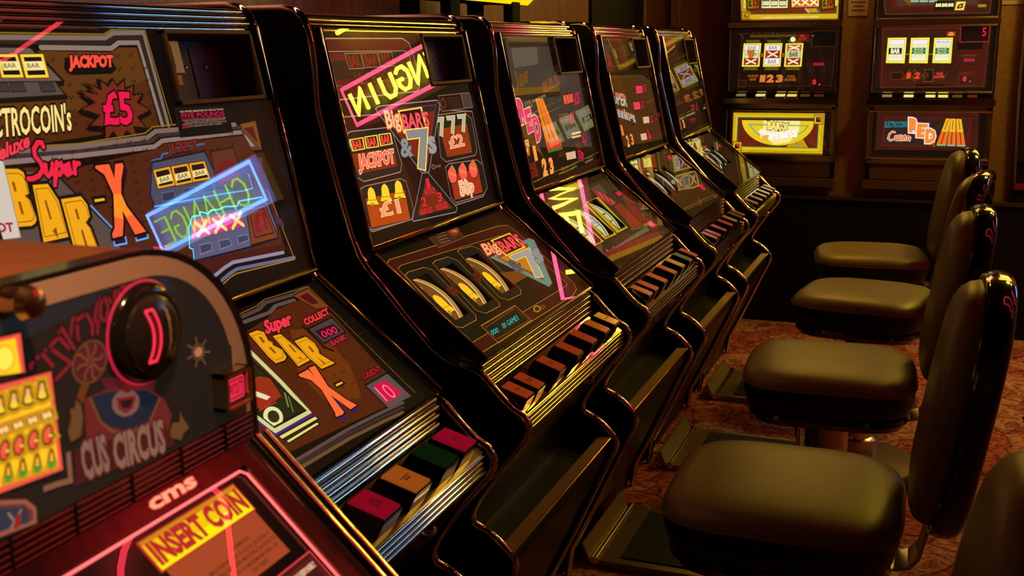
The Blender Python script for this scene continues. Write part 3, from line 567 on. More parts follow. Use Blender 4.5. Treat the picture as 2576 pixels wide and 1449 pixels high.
["l","#f7d070",5.5,0,145.8,112.5,118.6,94.4],
["l","#62d8f8",2.2,0,21,66.4,24.7,80.4,18.2,83.8,26.8,109.6,39.4,122.9,54.5,122.3,58.1,126.6,73.3,122,83.5,125.4,99.7,124.1,111.9,126.3,141.2,123.1,147.7,129.4,206.3,128],
["p","#3c4058",39.7,83.7,63.7,83.1,63.6,72.7,36.9,71.4],
["l","#8a88a0",1,1,39.7,83.7,63.7,83.1,63.6,72.7,36.9,71.4],
["p","#3c4058",81.5,82.6,105.1,81.3,106.6,72.2,80.3,70.6],
["l","#8a88a0",1,1,81.5,82.6,105.1,81.3,106.6,72.2,80.3,70.6],
["p","#3c4058",124.2,81.7,147.6,80.6,148.7,72.2,122.8,71.2],
["l","#8a88a0",1,1,124.2,81.7,147.6,80.6,148.7,72.2,122.8,71.2],
["p","#7a3a18",160,117.7,207.9,116.6,221.2,63.8,151.5,64.4],
["l","#15100c",2,1,160,117.7,207.9,116.6,221.2,63.8,151.5,64.4],
["l","#2a1410",2,1,165,111.6,201.6,111,212,72.9,164.4,73.2],
["t","#8c1424","£1",0.06,0,0,170.9,81.4,199,80.6,172.3,106.9],
["l","#5aa8ff",2,0,-29.1,145.9,107.9,144.4,165.7,142.4,187.5,143.4,184.5,165.7,188.2,159.8],
["p","#45170d",21.7,64.9,229.9,52.8,232.3,42.8,94.3,47.8,74.8,41.9,39.4,42.8],
["l","#8f86a0",5,0,53.8,38.1,78.7,44.6,100.3,48.4,224.5,40.4],
["l","#6a6480",5,0,66.9,29.4,85.9,34.4,104.7,37.8,249.8,28.1],
["l","#b07a20",1.6,0,67.6,24,86.9,29.8,102.3,32,248.6,25.4,223,137.1],
["t","#e8487c","WINS",0.05,0,0,-50.8,92.6,-25.8,88.8,-49.7,97.3],
["p","#4a2a3a",217.3,184.4,227.2,185.3,227.3,170.3,217.4,169.5],
["p","#4a2a3a",224.8,103,241.3,87.3,243,75.5,224.2,86.1],
["p","#cfc0b4",-255.8,232,-246.3,230,-251.3,142.3,-271.1,143.6,-285.4,146],
["l","#8a7a70",1,0,-246.3,230,-251.3,142.3,-271.1,143.6],
["t","#a81a38","JACKPOT",0.05,0,0,-324.4,158.4,-258.3,150.1,-323.4,168],
["t","#ef3a4c","Deluxe",0.04,"#140808",0.1,-266.8,224.1,-204.8,239.5,-262.3,239.8],
["p","#0b0b09",59.9,267.5,173.6,263.5,173.5,227.1,55.1,228.8],
["l","#241c18",1,1,59.9,267.5,173.6,263.5,173.5,227.1,55.1,228.8],
["t","#c89a78","NO PRIZE GREATER IN VALUE THAN",0.03,0,0,67.9,261.5,163.3,259.8,68.3,264],
["t","#a8163c","FIVE POUNDS",0.05,0,0,68.8,254,163.1,252,70,260.2],
["l","#8a1430",1,0,68.3,252.7,163.9,250.5],
["t","#a8806a","CAN BE WON FROM THIS MACHINE IN ANY ONE GAME",0.02,0,0,67.9,249.7,164.8,247.6,68.1,251.4],
["t","#a8806a","THE OUTCOME OF ANY GAME OR FEATURE IS NOT",0.02,0,0,72.1,246.9,161.6,245.6,72.2,248.6],
["t","#a8806a","NECESSARILY THAT SHOWN BY THE ODDS DISPLAYED.",0.02,0,0,67,244.6,165.2,242.9,67.1,246.2],
["t","#a8806a","NO REFUND FOR PART CREDIT.",0.02,0,0,80.8,241.1,153.9,240.1,80.8,243.1],
["t","#a8163c","80%",0.05,0,0,65.2,240.1,79.1,240.2,65.6,243.8]],"A_low":[["p","#52200c",49.2,222.6,123.6,232.4,147.4,238.9,234.8,239.3,247.6,195.9,231.9,88.4,234.6,20.9,100.9,32.3,-85.3,46.7,-132.1,70.2],
["p","#6a300c",135.7,199.4,190.5,185.3,177.6,109.9,138.8,58.3,68.7,66.5,73.1,136.3],
["l","#3a1408",1.2,0,124.6,200.7,124.5,197.1,132.1,199.1],
["l","#3a1408",1.2,0,119.3,178,119.2,174.4,126.7,176.3],
["l","#3a1408",1.2,0,114.1,155.5,113.9,152,121.4,153.7],
["l","#3a1408",1.2,0,108.9,133.3,108.8,129.7,116.2,131.4],
["l","#3a1408",1.2,0,103.8,111.2,103.6,107.7,111,109.3],
["l","#3a1408",1.2,0,98.7,89.4,98.6,86,105.9,87.4],
["l","#3a1408",1.2,0,93.7,67.8,93.6,64.4,100.8,65.7],
["l","#3a1408",1.2,0,148.1,200.3,148,196.6,155.8,198.6],
["l","#3a1408",1.2,0,142.6,177.2,142.5,173.6,150.3,175.5],
["l","#3a1408",1.2,0,137.2,154.4,137.1,150.8,144.8,152.6],
["l","#3a1408",1.2,0,131.8,131.9,131.7,128.3,139.3,130],
["l","#3a1408",1.2,0,126.5,109.5,126.4,106,134,107.6],
["l","#3a1408",1.2,0,121.3,87.5,121.1,84,128.6,85.4],
["l","#3a1408",1.2,0,116.1,65.6,115.9,62.1,123.4,63.4],
["l","#3a1408",1.2,0,172.3,199.8,172.1,196.1,180.2,198.1],
["l","#3a1408",1.2,0,166.6,176.4,166.4,172.7,174.4,174.6],
["l","#3a1408",1.2,0,161,153.3,160.8,149.7,168.7,151.5],
["l","#3a1408",1.2,0,155.4,130.5,155.3,126.8,163.1,128.5],
["l","#3a1408",1.2,0,149.9,107.8,149.7,104.3,157.5,105.8],
["l","#3a1408",1.2,0,144.4,85.5,144.3,81.9,152,83.3],
["l","#3a1408",1.2,0,139.1,63.3,138.9,59.8,146.6,61.1],
["l","#3a1408",1.2,0,197.1,199.3,197,195.5,205.3,197.6],
["l","#3a1408",1.2,0,191.2,175.6,191.1,171.9,199.3,173.8],
["l","#3a1408",1.2,0,185.4,152.2,185.2,148.5,193.4,150.3],
["l","#3a1408",1.2,0,179.6,129,179.5,125.3,187.6,127],
["l","#3a1408",1.2,0,173.9,106.1,173.8,102.4,181.8,104],
["l","#3a1408",1.2,0,168.3,83.4,168.1,79.8,176.1,81.2],
["l","#3a1408",1.2,0,162.7,60.9,162.5,57.4,170.4,58.7],
["l","#3a1408",1.2,0,222.7,198.7,222.5,194.9,231.1,197],
["l","#3a1408",1.2,0,216.6,174.7,216.4,171,224.9,172.9],
["l","#3a1408",1.2,0,210.5,151,210.4,147.2,218.8,149.1],
["l","#3a1408",1.2,0,204.5,127.5,204.4,123.8,212.7,125.5],
["l","#3a1408",1.2,0,198.6,104.3,198.4,100.6,206.7,102.1],
["l","#3a1408",1.2,0,192.7,81.3,192.6,77.6,200.7,79.1],
["l","#3a1408",1.2,0,186.9,58.5,186.8,54.9,194.9,56.2],
["l","#3a1408",1.2,0,242.7,173.9,242.5,170,251.2,172],
["l","#3a1408",1.2,0,236.4,149.8,236.2,146,244.8,147.8],
["l","#3a1408",1.2,0,230.2,126,230,122.2,238.5,123.9],
["l","#3a1408",1.2,0,224,102.4,223.8,98.7,232.3,100.2],
["l","#3a1408",1.2,0,217.9,79.1,217.7,75.4,226.2,76.8],
["l","#3a1408",1.2,0,211.9,56,211.7,52.4,220.1,53.7],
["l","#3a1408",1.2,0,269.5,173,269.3,169.1,278.3,171.1],
["l","#3a1408",1.2,0,263,148.5,262.8,144.7,271.7,146.5],
["l","#3a1408",1.2,0,256.5,124.4,256.3,120.5,265.2,122.3],
["l","#3a1408",1.2,0,250.1,100.5,249.9,96.7,258.7,98.3],
["l","#3a1408",1.2,0,243.8,76.8,243.6,73.1,252.3,74.6],
["l","#3a1408",1.2,0,297.2,172,297,168.1,306.2,170.1],
["l","#3a1408",1.2,0,290.4,147.2,290.2,143.3,299.4,145.2],
["l","#3a1408",1.2,0,283.7,122.7,283.5,118.9,292.6,120.6],
["l","#3a1408",1.2,0,277,98.5,276.8,94.7,285.8,96.3],
["l","#3a1408",1.2,0,318.6,145.9,318.4,142,327.8,143.9],
["l","#3a1408",1.2,0,311.6,121,311.4,117.1,320.8,118.9],
["l","#4f3c38",6,0,58.1,247.1,116.5,249.2,141.3,255.5,209.3,251.5,253.3,253.3],
["l","#5c4844",6,0,48.7,239.1,130.5,238,154.5,244.6,200.9,242.3],
["l","#8a5a18",1.4,0,64.4,252.5,121.2,255.5,144.9,261,256.5,255.7,245.8,20.2],
["p","#7a3d12",206.8,249.5,252.7,252.9,253.4,208,226,214.3],
["l","#1a0e08",1.5,1,206.8,249.5,252.7,252.9,253.4,208,226,214.3],
["p","#4e0e14",217.6,244.7,242.6,245.3,242.7,221.4,225.2,224.2],
["t","#f13548","Super",0.05,"#160808",0.12,86.6,208.7,149.5,207.2,103.8,228.3],
["l","#160c08",5,1,56.8,219.4,76.9,219,85,212.3,77.8,198.4,81.2,192.9,77.9,188.3,84.9,176.8,79.4,163.8,70.5,160.2,51,162,49.8,175.3],
["p","#efa012",56.8,219.4,76.9,219,85,212.3,77.8,198.4,81.2,192.9,77.9,188.3,84.9,176.8,79.4,163.8,70.5,160.2,51,162,49.8,175.3],
["l","#7a4a04",0.8,1,59.5,213.8,76,213.4,82.6,207.9,76.8,196.5,79.5,192,76.8,188.2,82.5,178.8,78,168.2,70.8,165.2,54.7,166.6,53.7,177.5],
["l","#160c08",5,1,92.7,201.4,109.9,199.5,116.5,143.8,82.5,143],
["p","#efa012",92.7,201.4,109.9,199.5,116.5,143.8,82.5,143],
["l","#7a4a04",0.8,1,94.1,196.1,108.1,194.5,113.5,148.9,85.6,148.1],
["l","#160c08",5,1,121.2,180.7,149.1,179.6,153.4,164,147.9,151.7,142.5,146.7,152.3,122.5,118.1,123.7,116,149.6],
["p","#efa012",121.2,180.7,149.1,179.6,153.4,164,147.9,151.7,142.5,146.7,152.3,122.5,118.1,123.7,116,149.6],
["l","#7a4a04",0.8,1,124.1,175.6,147,174.6,150.5,161.9,146,151.8,141.6,147.7,149.6,127.9,121.5,128.8,119.8,150.1],
["p","#8a4c06",66.7,208.3,72.3,208,69.9,197.6,63.7,197.3],
["p","#8a4c06",65.5,187.9,70.6,187.7,70.2,176.1,64.7,175.7],
["p","#8a4c06",103,178.9,106.7,178.8,104.7,164.2,100.8,164.4],
["p","#8a4c06",96.8,155.8,101.3,148.2,103.2,154.6],
["p","#8a4c06",134.2,163.4,139.4,163.5,136.9,152.5,132,152.3],
["p","#8a4c06",131.3,146.3,135.1,129.3,130.6,128.5],
["p","#f4b020",112.2,95.1,130.8,94.2,131.2,88.4,110.4,88.2],
["l","#140c08",3,1,112.2,95.1,130.8,94.2,131.2,88.4,110.4,88.2],
["p","#3c1a58",93,49.5,112.2,48.4,112,43.5,92.4,44.3],
["p","#3c1a58",61,50.4,80,48.2,78.6,42.4,58.4,43.9],
["p","#3c1a58",97.6,116.3,92.5,93.3,90.7,72.9,83.7,51.2,78.5,52.3,86,88.6],
["l","#160a08",5,1,68.2,132.1,93.9,132.4,91.4,117.5,97.3,134.1,111.7,132.7,97.3,96.3,105.3,66.5,112.9,51.4,95,50.8,86.3,83.5,79.3,52.4,72.7,50.5,57.5,52.6,64,58.9,80.7,97.1,79.7,116.2,67,128.8],
["p","#ff6a34",68.2,132.1,93.9,132.4,91.4,117.5,97.3,134.1,111.7,132.7,97.3,96.3,105.3,66.5,112.9,51.4,95,50.8,86.3,83.5,79.3,52.4,72.7,50.5,57.5,52.6,64,58.9,80.7,97.1,79.7,116.2,67,128.8],
["l","#160a08",5,0,164,196,164.7,186.4,163.2,152.5,172,141.2],
["t","#f2353a","COLLECT",0.05,"#120808",0.15,172.1,195.8,241.4,198,177.3,206.1],
["p","#4a3b39",168.3,189.1,237.3,191,234.4,158.8,169.9,157.4],
["l","#140c0a",3,1,168.3,189.1,237.3,191,234.4,158.8,169.9,157.4],
["p","#3c0418",176.2,181.8,226.7,180.3,228.4,163.7,177.6,162.5],
["t","#ff2a5c","000",0,0,0,180.6,165.2,220.5,163.8,184.7,177.1],
["t","#b81c30","BANK",0.05,"#120808",0.15,180,147.5,221.9,148.2,184.4,156.5],
["t","#a01820","CREDIT",0.05,"#120808",0.15,173.1,78.8,223.5,77.7,180.8,87],
["p","#594b49",164.2,70.2,231,69.7,231.5,17.7,162.1,21.8],
["l","#140c0a",3,1,164.2,70.2,231,69.7,231.5,17.7,162.1,21.8],
["p","#d40a40",176.1,62.6,212,61.9,219.1,30.2,168.7,30.3],
["t","#ff7a98","10",-0.01,0,0,172.5,32.8,204.1,29.5,175.8,60.6],
["l","#5c443e",5,0,-77.3,31.5,61.3,28.5,144.1,22.8,201.6,17.9],
["l","#3a2824",5,0,-84.1,26.2,53.1,22.7,134.9,16.7,191.8,11.7],
["l","#6a4a30",5,0,-90.8,21,45,17,125.9,10.8,182.1,5.6],
["p","#22260f",16.4,183.3,20.5,82,-52.3,82.9,-58.6,120.9],
["p","#982c16",-16.5,156,2.3,155.3,16.4,146,6,115.7,-45.5,111.6,-47.8,129.8],
["p","#e8dcb0",-30.5,144.3,-21.5,134.6,-11.7,122.2,-22.2,120.5,-37.8,138.1],
["e","#e9df9c",0,-37.4,96.5,-22.5,90.9,-25.4,109.6],
["e","#2a2c14",0,-36.9,96.3,-27.9,92.9,-29.5,104.4],
["l","#6a6a3a",2,0,16.4,111.2,-1.3,88.3],
["l","#8a8a50",2,0,16.6,118.3,-1,97.6],
["l","#c8281c",1.5,0,-49.1,112.1,-30.2,112.9,-11,111.3],
["l","#cfd08c",8,0,28.5,195.7,27.7,134,22.3,78.8,-55.8,79.4,-63.9,116.5],
["l","#4a1f80",3,0,-66.5,114.3,-63.1,73.8,25.4,71.9],
["l","#120c08",3,0,16.5,185.7,20.5,82,-51.9,83.2,-58.6,120.9],
["p","#e0d878",-59,70.3,24.9,68.8,26.7,62.5,-58.2,63.8],
["l","#140e06",2,1,-59,70.3,24.9,68.8,26.7,62.5,-58.2,63.8],
["p","#e0d878",-55.1,60.1,18.5,60.4,20.1,55.4,-54,55.1],
["l","#140e06",2,1,-55.1,60.1,18.5,60.4,20.1,55.4,-54,55.1]],"B_up":[["p","#4a0c10",-303.2,350.4,-289.7,360.5,-268.4,364.2,14.3,365.4,38.1,356.7,45.3,338.4,50.6,283.1,39.2,268.7,23.4,262,-272.5,259.5,-291.7,265.1,-308.8,287.9,-311.7,337.9],
["l","#b09078",2.2,1,-303.2,350.4,-289.7,360.5,-268.4,364.2,14.3,365.4,38.1,356.7,45.3,338.4,50.6,283.1,39.2,268.7,23.4,262,-272.5,259.5,-291.7,265.1,-308.8,287.9,-311.7,337.9],
["p","#191515",-282.7,339.3,-270.8,341.9,14.3,341.4,27.4,331.3,27.1,302.1,20.8,289.5,-268,283,-278.7,286.9,-285,293.4,-289.1,328.3],
["l","#a08068",1.6,1,-282.7,339.3,-270.8,341.9,14.3,341.4,27.4,331.3,27.1,302.1,20.8,289.5,-268,283,-278.7,286.9,-285,293.4,-289.1,328.3],
["p","#5a0f14",-280,338.5,-223.3,339.1,-218.2,325.7,-287.2,325.9],
["p","#5a0f14",-282.7,291.8,-211.3,294.5,-207.2,282,-268,283],
["l","#0c0a0a",1,0,-280.7,326.6,-279.5,312.3,-276.8,298],
["l","#0c0a0a",1,0,-276.5,326.5,-275.3,312.2,-273.7,297.9],
["l","#0c0a0a",1,0,-272.2,326.5,-271,312.1,-270.7,297.8],
["l","#0c0a0a",1,0,-267.9,326.4,-266.7,312.1,-267.6,297.7],
["l","#0c0a0a",1,0,-263.6,326.4,-262.4,312,-264.5,297.6],
["l","#0c0a0a",1,0,-259.3,326.3,-258,311.9,-261.4,297.5],
["l","#0c0a0a",1,0,-254.9,326.2,-253.7,311.8,-258.3,297.4],
["l","#0c0a0a",1,0,-250.6,326.2,-249.3,311.7,-255.2,297.4],
["l","#0c0a0a",1,0,-246.2,326.1,-244.9,311.6,-252.1,297.3],
["l","#0c0a0a",1,0,-241.8,326,-240.5,311.5,-248.9,297.2],
["l","#0c0a0a",1,0,-237.3,326,-236,311.4,-245.8,297.1],
["l","#0c0a0a",1,0,-232.9,325.9,-231.6,311.3,-242.6,297],
["p","#2a0d0b",-220.6,337.9,-164.1,338.3,-164.7,311.5,-216.8,311],
["l","#a08058",1.4,1,-220.6,337.9,-164.1,338.3,-164.7,311.5,-216.8,311],
["t","#741a14","BAR",0.05,0,0,-209.9,314.8,-172.4,315.3,-212.7,334.3],
["p","#2a0d0b",-160.7,338.3,-102.8,338.3,-102.3,312.8,-160.9,312.3],
["l","#a08058",1.4,1,-160.7,338.3,-102.8,338.3,-102.3,312.8,-160.9,312.3],
["t","#741a14","BAR",0.05,0,0,-152.9,316,-110.7,316.4,-152.8,334.7],
["p","#2a0d0b",-99,338.6,-43.2,339.1,-44.3,313.5,-98.7,312.8],
["l","#a08058",1.4,1,-99,338.6,-43.2,339.1,-44.3,313.5,-98.7,312.8],
["t","#741a14","BAR",0.05,0,0,-91.2,316.4,-52,317,-91.4,335.1],
["t","#5e1a14","JACKPOT",0.05,"#2a0e0a",0.08,-207.6,281.2,-48.5,285.3,-209.2,302.6],
["p","#2c0d0a",-296.4,220,-277.8,230,108.2,221.3,268.1,208.4,260.2,42.9,229.9,26.1,-267.5,28,-286.6,44.2,-305,207.9],
["l","#98786c",2.2,1,-296.4,220,-277.8,230,108.2,221.3,268.1,208.4,260.2,42.9,229.9,26.1,-267.5,28,-286.6,44.2,-305,207.9],
["l","#151010",1.4,0,-119.8,96.3,-116.3,80,-131,69.5],
["l","#151010",1.4,0,-109.7,96.5,-106.3,80.1,-121.1,69.6],
["l","#151010",1.4,0,-99.6,96.7,-96.1,80.3,-111,69.7],
["l","#151010",1.4,0,-89.4,96.9,-85.8,80.4,-100.9,69.9],
["l","#151010",1.4,0,-79.1,97.2,-75.5,80.6,-90.7,70],
["l","#151010",1.4,0,-68.7,97.4,-65,80.7,-80.3,70.1],
["l","#151010",1.4,0,-58.1,97.6,-54.5,80.9,-69.9,70.2],
["l","#151010",1.4,0,-47.5,97.9,-43.8,81.1,-59.4,70.3],
["l","#151010",1.4,0,-36.9,98.1,-33.1,81.2,-48.8,70.4],
["l","#151010",1.4,0,-26.1,98.3,-22.2,81.4,-38.1,70.5],
["l","#151010",1.4,0,-15.2,98.6,-11.3,81.5,-27.3,70.6],
["l","#151010",1.4,0,-4.2,98.8,-0.2,81.7,-16.4,70.7],
["l","#151010",1.4,0,7,99.1,10.9,81.9,-5.4,70.8],
["l","#151010",1.4,0,18.2,99.3,22.2,82,5.7,70.9],
["l","#151010",1.4,0,29.5,99.6,33.5,82.2,16.9,71.1],
["l","#151010",1.4,0,40.9,99.8,45,82.4,28.3,71.2],
["p","#1b1b1b",-279.1,199.5,-262.7,203.9,-113.6,201,-104.3,131.6,-117.1,117.1,-256.4,115.5,-277.6,126.4,-286.1,185.6],
["l","#a88878",1.8,1,-279.1,199.5,-262.7,203.9,-113.6,201,-104.3,131.6,-117.1,117.1,-256.4,115.5,-277.6,126.4,-286.1,185.6],
["p","#86260f",-280.3,165.7,-124.5,163.3,-122.6,129,-269.2,130.4],
["p","#ffd83a",-273.5,191,-224.2,191.1,-225.8,169.7,-272,169.8],
["p","#380a0a",-269.1,189.1,-228.7,189.2,-230.1,171.7,-267.9,171.7],
["t","#ff5340","BAR",0.03,0,0,-264.7,173.2,-233.4,173.2,-265.7,187.6],
["p","#ffd83a",-220.6,191.7,-172.4,191.6,-174.2,169.4,-222.2,170.2],
["p","#380a0a",-216.5,189.7,-176.9,189.6,-178.4,171.4,-217.8,172.1],
["t","#ff5340","BAR",0.03,0,0,-214.4,173.6,-181.7,173,-213.3,188.2],
["p","#ffd83a",-168.7,191.9,-120.2,191.3,-121.3,170,-170.4,169.9],
["p","#380a0a",-164.6,189.9,-124.8,189.4,-125.7,171.9,-165.9,171.8],
["t","#ff5340","BAR",0.03,0,0,-162.4,173.3,-129.1,173.4,-161.3,188.3],
["t","#ff6a4e","JACKPOT",0.05,"#ffe4b0",0.09,-262.1,138.6,-130.5,137.4,-257.5,161.1],
["p","#1c1b18",-274.6,104.8,-256.7,107.6,-122.8,105.4,-103.6,97.9,-98.5,45.6,-115.7,26.7,-269.2,31.5,-279.7,44.8],
["l","#98786c",1.8,1,-274.6,104.8,-256.7,107.6,-122.8,105.4,-103.6,97.9,-98.5,45.6,-115.7,26.7,-269.2,31.5,-279.7,44.8],
["p","#b8440f",-265.4,85.6,-116.9,82.7,-120.8,28.4,-266.9,34.8],
["l","#2a1602",3,1,-265.3,75.7,-262.9,79.1,-256.9,84,-252.8,96,-247.5,101.6,-241.3,102.8,-240.6,104,-236.5,103.5,-236.3,102.2,-230.8,99.6,-227.8,92.8,-228.6,80.2,-224.6,73.9,-223.6,69.9],
["p","#ffd22c",-265.3,75.7,-262.9,79.1,-256.9,84,-252.8,96,-247.5,101.6,-241.3,102.8,-240.6,104,-236.5,103.5,-236.3,102.2,-230.8,99.6,-227.8,92.8,-228.6,80.2,-224.6,73.9,-223.6,69.9],
["l","#a06a08",1,0,-258.8,82.6,-226.8,79.3],
["e","#c88a10",0,-246.6,73.7,-240.1,73.5,-246.1,76.2],
["l","#2a1602",3,1,-215.7,74.8,-213.3,78.3,-207,83.3,-202.8,95.6,-197.2,101.4,-190.7,102.5,-190,103.8,-185.6,103.2,-185.4,101.9,-179.7,99.3,-176.5,92.4,-177.3,79.4,-173.1,73,-172.1,68.9],
["p","#ffd22c",-215.7,74.8,-213.3,78.3,-207,83.3,-202.8,95.6,-197.2,101.4,-190.7,102.5,-190,103.8,-185.6,103.2,-185.4,101.9,-179.7,99.3,-176.5,92.4,-177.3,79.4,-173.1,73,-172.1,68.9],
["l","#a06a08",1,0,-209,81.9,-175.4,78.5],
["e","#c88a10",0,-196.2,72.8,-189.3,72.5,-195.7,75.3],
["l","#2a1602",3,1,-164.3,74.4,-161.7,78,-155.1,83.1,-150.7,95.8,-144.9,101.7,-138.1,102.9,-137.4,104.1,-132.8,103.6,-132.6,102.2,-126.5,99.5,-123.2,92.5,-123.9,79.2,-119.5,72.6,-118.4,68.4],
["p","#ffd22c",-164.3,74.4,-161.7,78,-155.1,83.1,-150.7,95.8,-144.9,101.7,-138.1,102.9,-137.4,104.1,-132.8,103.6,-132.6,102.2,-126.5,99.5,-123.2,92.5,-123.9,79.2,-119.5,72.6,-118.4,68.4],
["l","#a06a08",1,0,-157.3,81.8,-121.9,78.3],
["e","#c88a10",0,-143.7,72.4,-136.6,72.1,-143.2,75],
["t","#ff9c62","£1",0.05,"#fff0c4",0.1,-222.5,48.7,-152.1,45.8,-222.6,73.2],
["p","#1b1917",89.5,211,224.5,210.9,254.7,192.9,248.9,126.2,232.8,115.5,84.9,116.1,64.1,127.7],
["l","#98786c",1.8,1,89.5,211,224.5,210.9,254.7,192.9,248.9,126.2,232.8,115.5,84.9,116.1,64.1,127.7],
["p","#96320f",88.2,182.6,225.2,184.8,221.6,122.6,93.9,124.8],
["t","#b4b0ac","7",0.05,"#ffe23a",0.09,82.6,170.1,116.4,169.4,81.1,204.9],
["t","#b4b0ac","7",0.05,"#ffe23a",0.09,137.4,170.9,172.7,170.2,134.9,204.8],
["t","#b4b0ac","7",0.05,"#ffe23a",0.09,191.8,170.8,228.7,170,188.6,204.6],
["t","#ff8c66","£2",0.05,"#fff0c4",0.1,120.5,140.7,189.4,140.9,119.3,164.6],
["p","#1b1917",74.9,105.7,95.9,111.2,237.2,104.9,261.3,92.3,259.1,41,232,30,85.9,31.3,70.2,45],
["l","#98786c",1.8,1,74.9,105.7,95.9,111.2,237.2,104.9,261.3,92.3,259.1,41,232,30,85.9,31.3,70.2,45],
["p","#a83010",87.8,87,232.6,87.1,229.8,35.4,85.3,37.2],
["l","#5a1408",3,1,107.5,108.1,118.4,95.3,118.2,81.7,110.2,72.9,96.1,70.6,84.1,74,78.8,88,82.6,97.2],
["p","#ff5c4a",107.5,108.1,118.4,95.3,118.2,81.7,110.2,72.9,96.1,70.6,84.1,74,78.8,88,82.6,97.2],
["p","#9ab81c",107.5,108.1,118.4,95.3,120.7,89.2,109.3,100.1],
["l","#ffd060",2,0,90.3,94.4,90,88.7],
["l","#ffd060",2,0,97.5,92.5,97.2,86.7],
["l","#ffd060",2,0,104.7,90.5,104.5,84.8],
["l","#ffd060",2,0,112,88.6,111.8,82.8],
["l","#5a1408",3,1,160.9,108.5,172.3,95.4,172.1,81.5,163.8,72.5,149.1,70.3,136.6,73.7,130.9,88.1,135,97.4],
["p","#ff5c4a",160.9,108.5,172.3,95.4,172.1,81.5,163.8,72.5,149.1,70.3,136.6,73.7,130.9,88.1,135,97.4],
["p","#9ab81c",160.9,108.5,172.3,95.4,174.8,89.2,162.8,100.4],
["l","#ffd060",2,0,143,94.6,142.7,88.7],
["l","#ffd060",2,0,150.5,92.6,150.2,86.7],
["l","#ffd060",2,0,158,90.6,157.8,84.7],
["l","#ffd060",2,0,165.7,88.6,165.4,82.7],
["l","#5a1408",3,1,215,108.7,226.9,95.4,226.8,81.2,218.2,72,202.8,69.7,189.7,73.2,183.8,87.8,188,97.4],
["p","#ff5c4a",215,108.7,226.9,95.4,226.8,81.2,218.2,72,202.8,69.7,189.7,73.2,183.8,87.8,188,97.4],
["p","#9ab81c",215,108.7,226.9,95.4,229.5,89,217,100.5],
["l","#ffd060",2,0,196.3,94.5,196.1,88.5],
["l","#ffd060",2,0,204.2,92.5,203.9,86.5],
["l","#ffd060",2,0,212.1,90.5,211.8,84.4],
["l","#ffd060",2,0,220.1,88.4,219.8,82.4],
["t","#ffb088","50p",0.05,"#fff0c4",0.1,119.8,42.4,188.5,41.6,120.4,70.1],
["p","#1e1e22",-158.5,237,-145.1,241.4,104.8,240.6,113,230.6,-0.8,106.2,-18.6,99.9,-35.1,108.1],
["l","#b09080",2,1,-158.5,237,-145.1,241.4,104.8,240.6,113,230.6,-0.8,106.2,-18.6,99.9,-35.1,108.1],
["p","#7c2210",-116,211.3,81.5,220.9,-0.5,119.1,-22.9,116],
["l","#b03020",1.5,1,-142.1,232.7,93.6,231.6,-13.8,109.5],
["p","#ffd84a",-75.2,229.8,29.2,231.3,31.8,186.7,-72,185.3],
["p","#30090c",-68,226.8,21.8,228,24,189.8,-65.3,188.5],
["t","#ff5260","BAR'S",0.04,"#30090c",0.05,-67.2,193.5,44.4,192.3,-62.9,221.1],
["t","#ffc890","Big",0.03,"#d84a28",0.08,-129.5,200.1,-75.6,201.5,-128.7,232],
["t","#8f8f8f","&",0.05,"#4a4a48",0.09,-99.6,143.4,-55.9,142.8,-94.8,176.5],
["t","#9c9c9c","s",0.06,"#4a4a48",0.09,21.1,140.8,49.6,140.4,24.7,185.4],
["t","#8d8a88","7",0.05,"#ffe26a",0.09,-45.5,115.6,36,113.9,-55.7,188.6],
["p","#1b1917",-32.1,106,-8.1,104.3,87.1,20.5,76.4,13.3,-113.8,22.9,-110.5,29.5],
["l","#a08070",2,1,-32.1,106,-8.1,104.3,87.1,20.5,76.4,13.3,-113.8,22.9,-110.5,29.5],
["p","#782a10",-22.5,93.9,65.7,23.5,-89.7,30],
["t","#e8243a","1",0.05,0,0,-24.4,73.9,-12.9,73.4,-23.7,94],
["t","#d82034","NUDGE",0.04,0,0,-41.6,62.9,4.1,62,-40,74],
["t","#e8243a","2",0.05,0,0,-61.3,44,-42.5,43.2,-60.8,61.2],
["t","#d82034","NUDGES",0.04,0,0,-76.6,29,-25.3,27.9,-75.6,39.7],
["t","#e8243a","3",0.05,0,0,7.4,43.5,27.2,43.1,9.8,61.3],
["t","#d82034","NUDGES",0.04,0,0,-8.1,28.3,43.9,27.5,-5.7,39.7],
["t","#b01038","200",0,0,0,170.9,24.8,200.7,24.3,170.2,29.9],
["t","#6a5a50","concept",0.04,0,0,28.6,109.6,54.6,109.3,28.9,116.1],
["e","#6a5a50",0.5,20.6,112.3,29,112,20.8,117.9],
["p","#1c0c0a",113,248.8,224.7,248.9,227.1,216.8,114.5,217.2],
["l","#988070",1.2,1,113,248.8,224.7,248.9,227.1,216.8,114.5,217.2],
["p","#46363a",227.3,249.2,271.8,248.9,274.9,217.2,227.1,216.8],
["l","#988070",1,1,227.3,249.2,271.8,248.9,274.9,217.2,227.1,216.8],
["l","#5a2a20",1,0,154.3,241.2,211,241.3],
["l","#5a2a20",1,0,154.5,236.3,211.2,236.4],
["l","#5a2a20",1,0,154.7,231.5,211.5,231.4],
["l","#5a2a20",1,0,155,226.6,211.7,226.4],
["l","#5a2a20",1,0,155.2,221.7,212,221.4],
["e","#6a2018",0,129.3,232.7,143.1,233,130.8,244.2],
["e","#2a0c08",0,129.3,232.7,137.6,232.9,130.1,239.4]],"B_low":[["p","#3c0d0b",-278.1,240.9,-256.9,248,214.6,228.5,253.6,222.3,262.5,204,262.7,30.1,245.5,15.9,205.5,9.2,-272,15,-292.8,24.3,-297,42.4,-290.8,227.4],
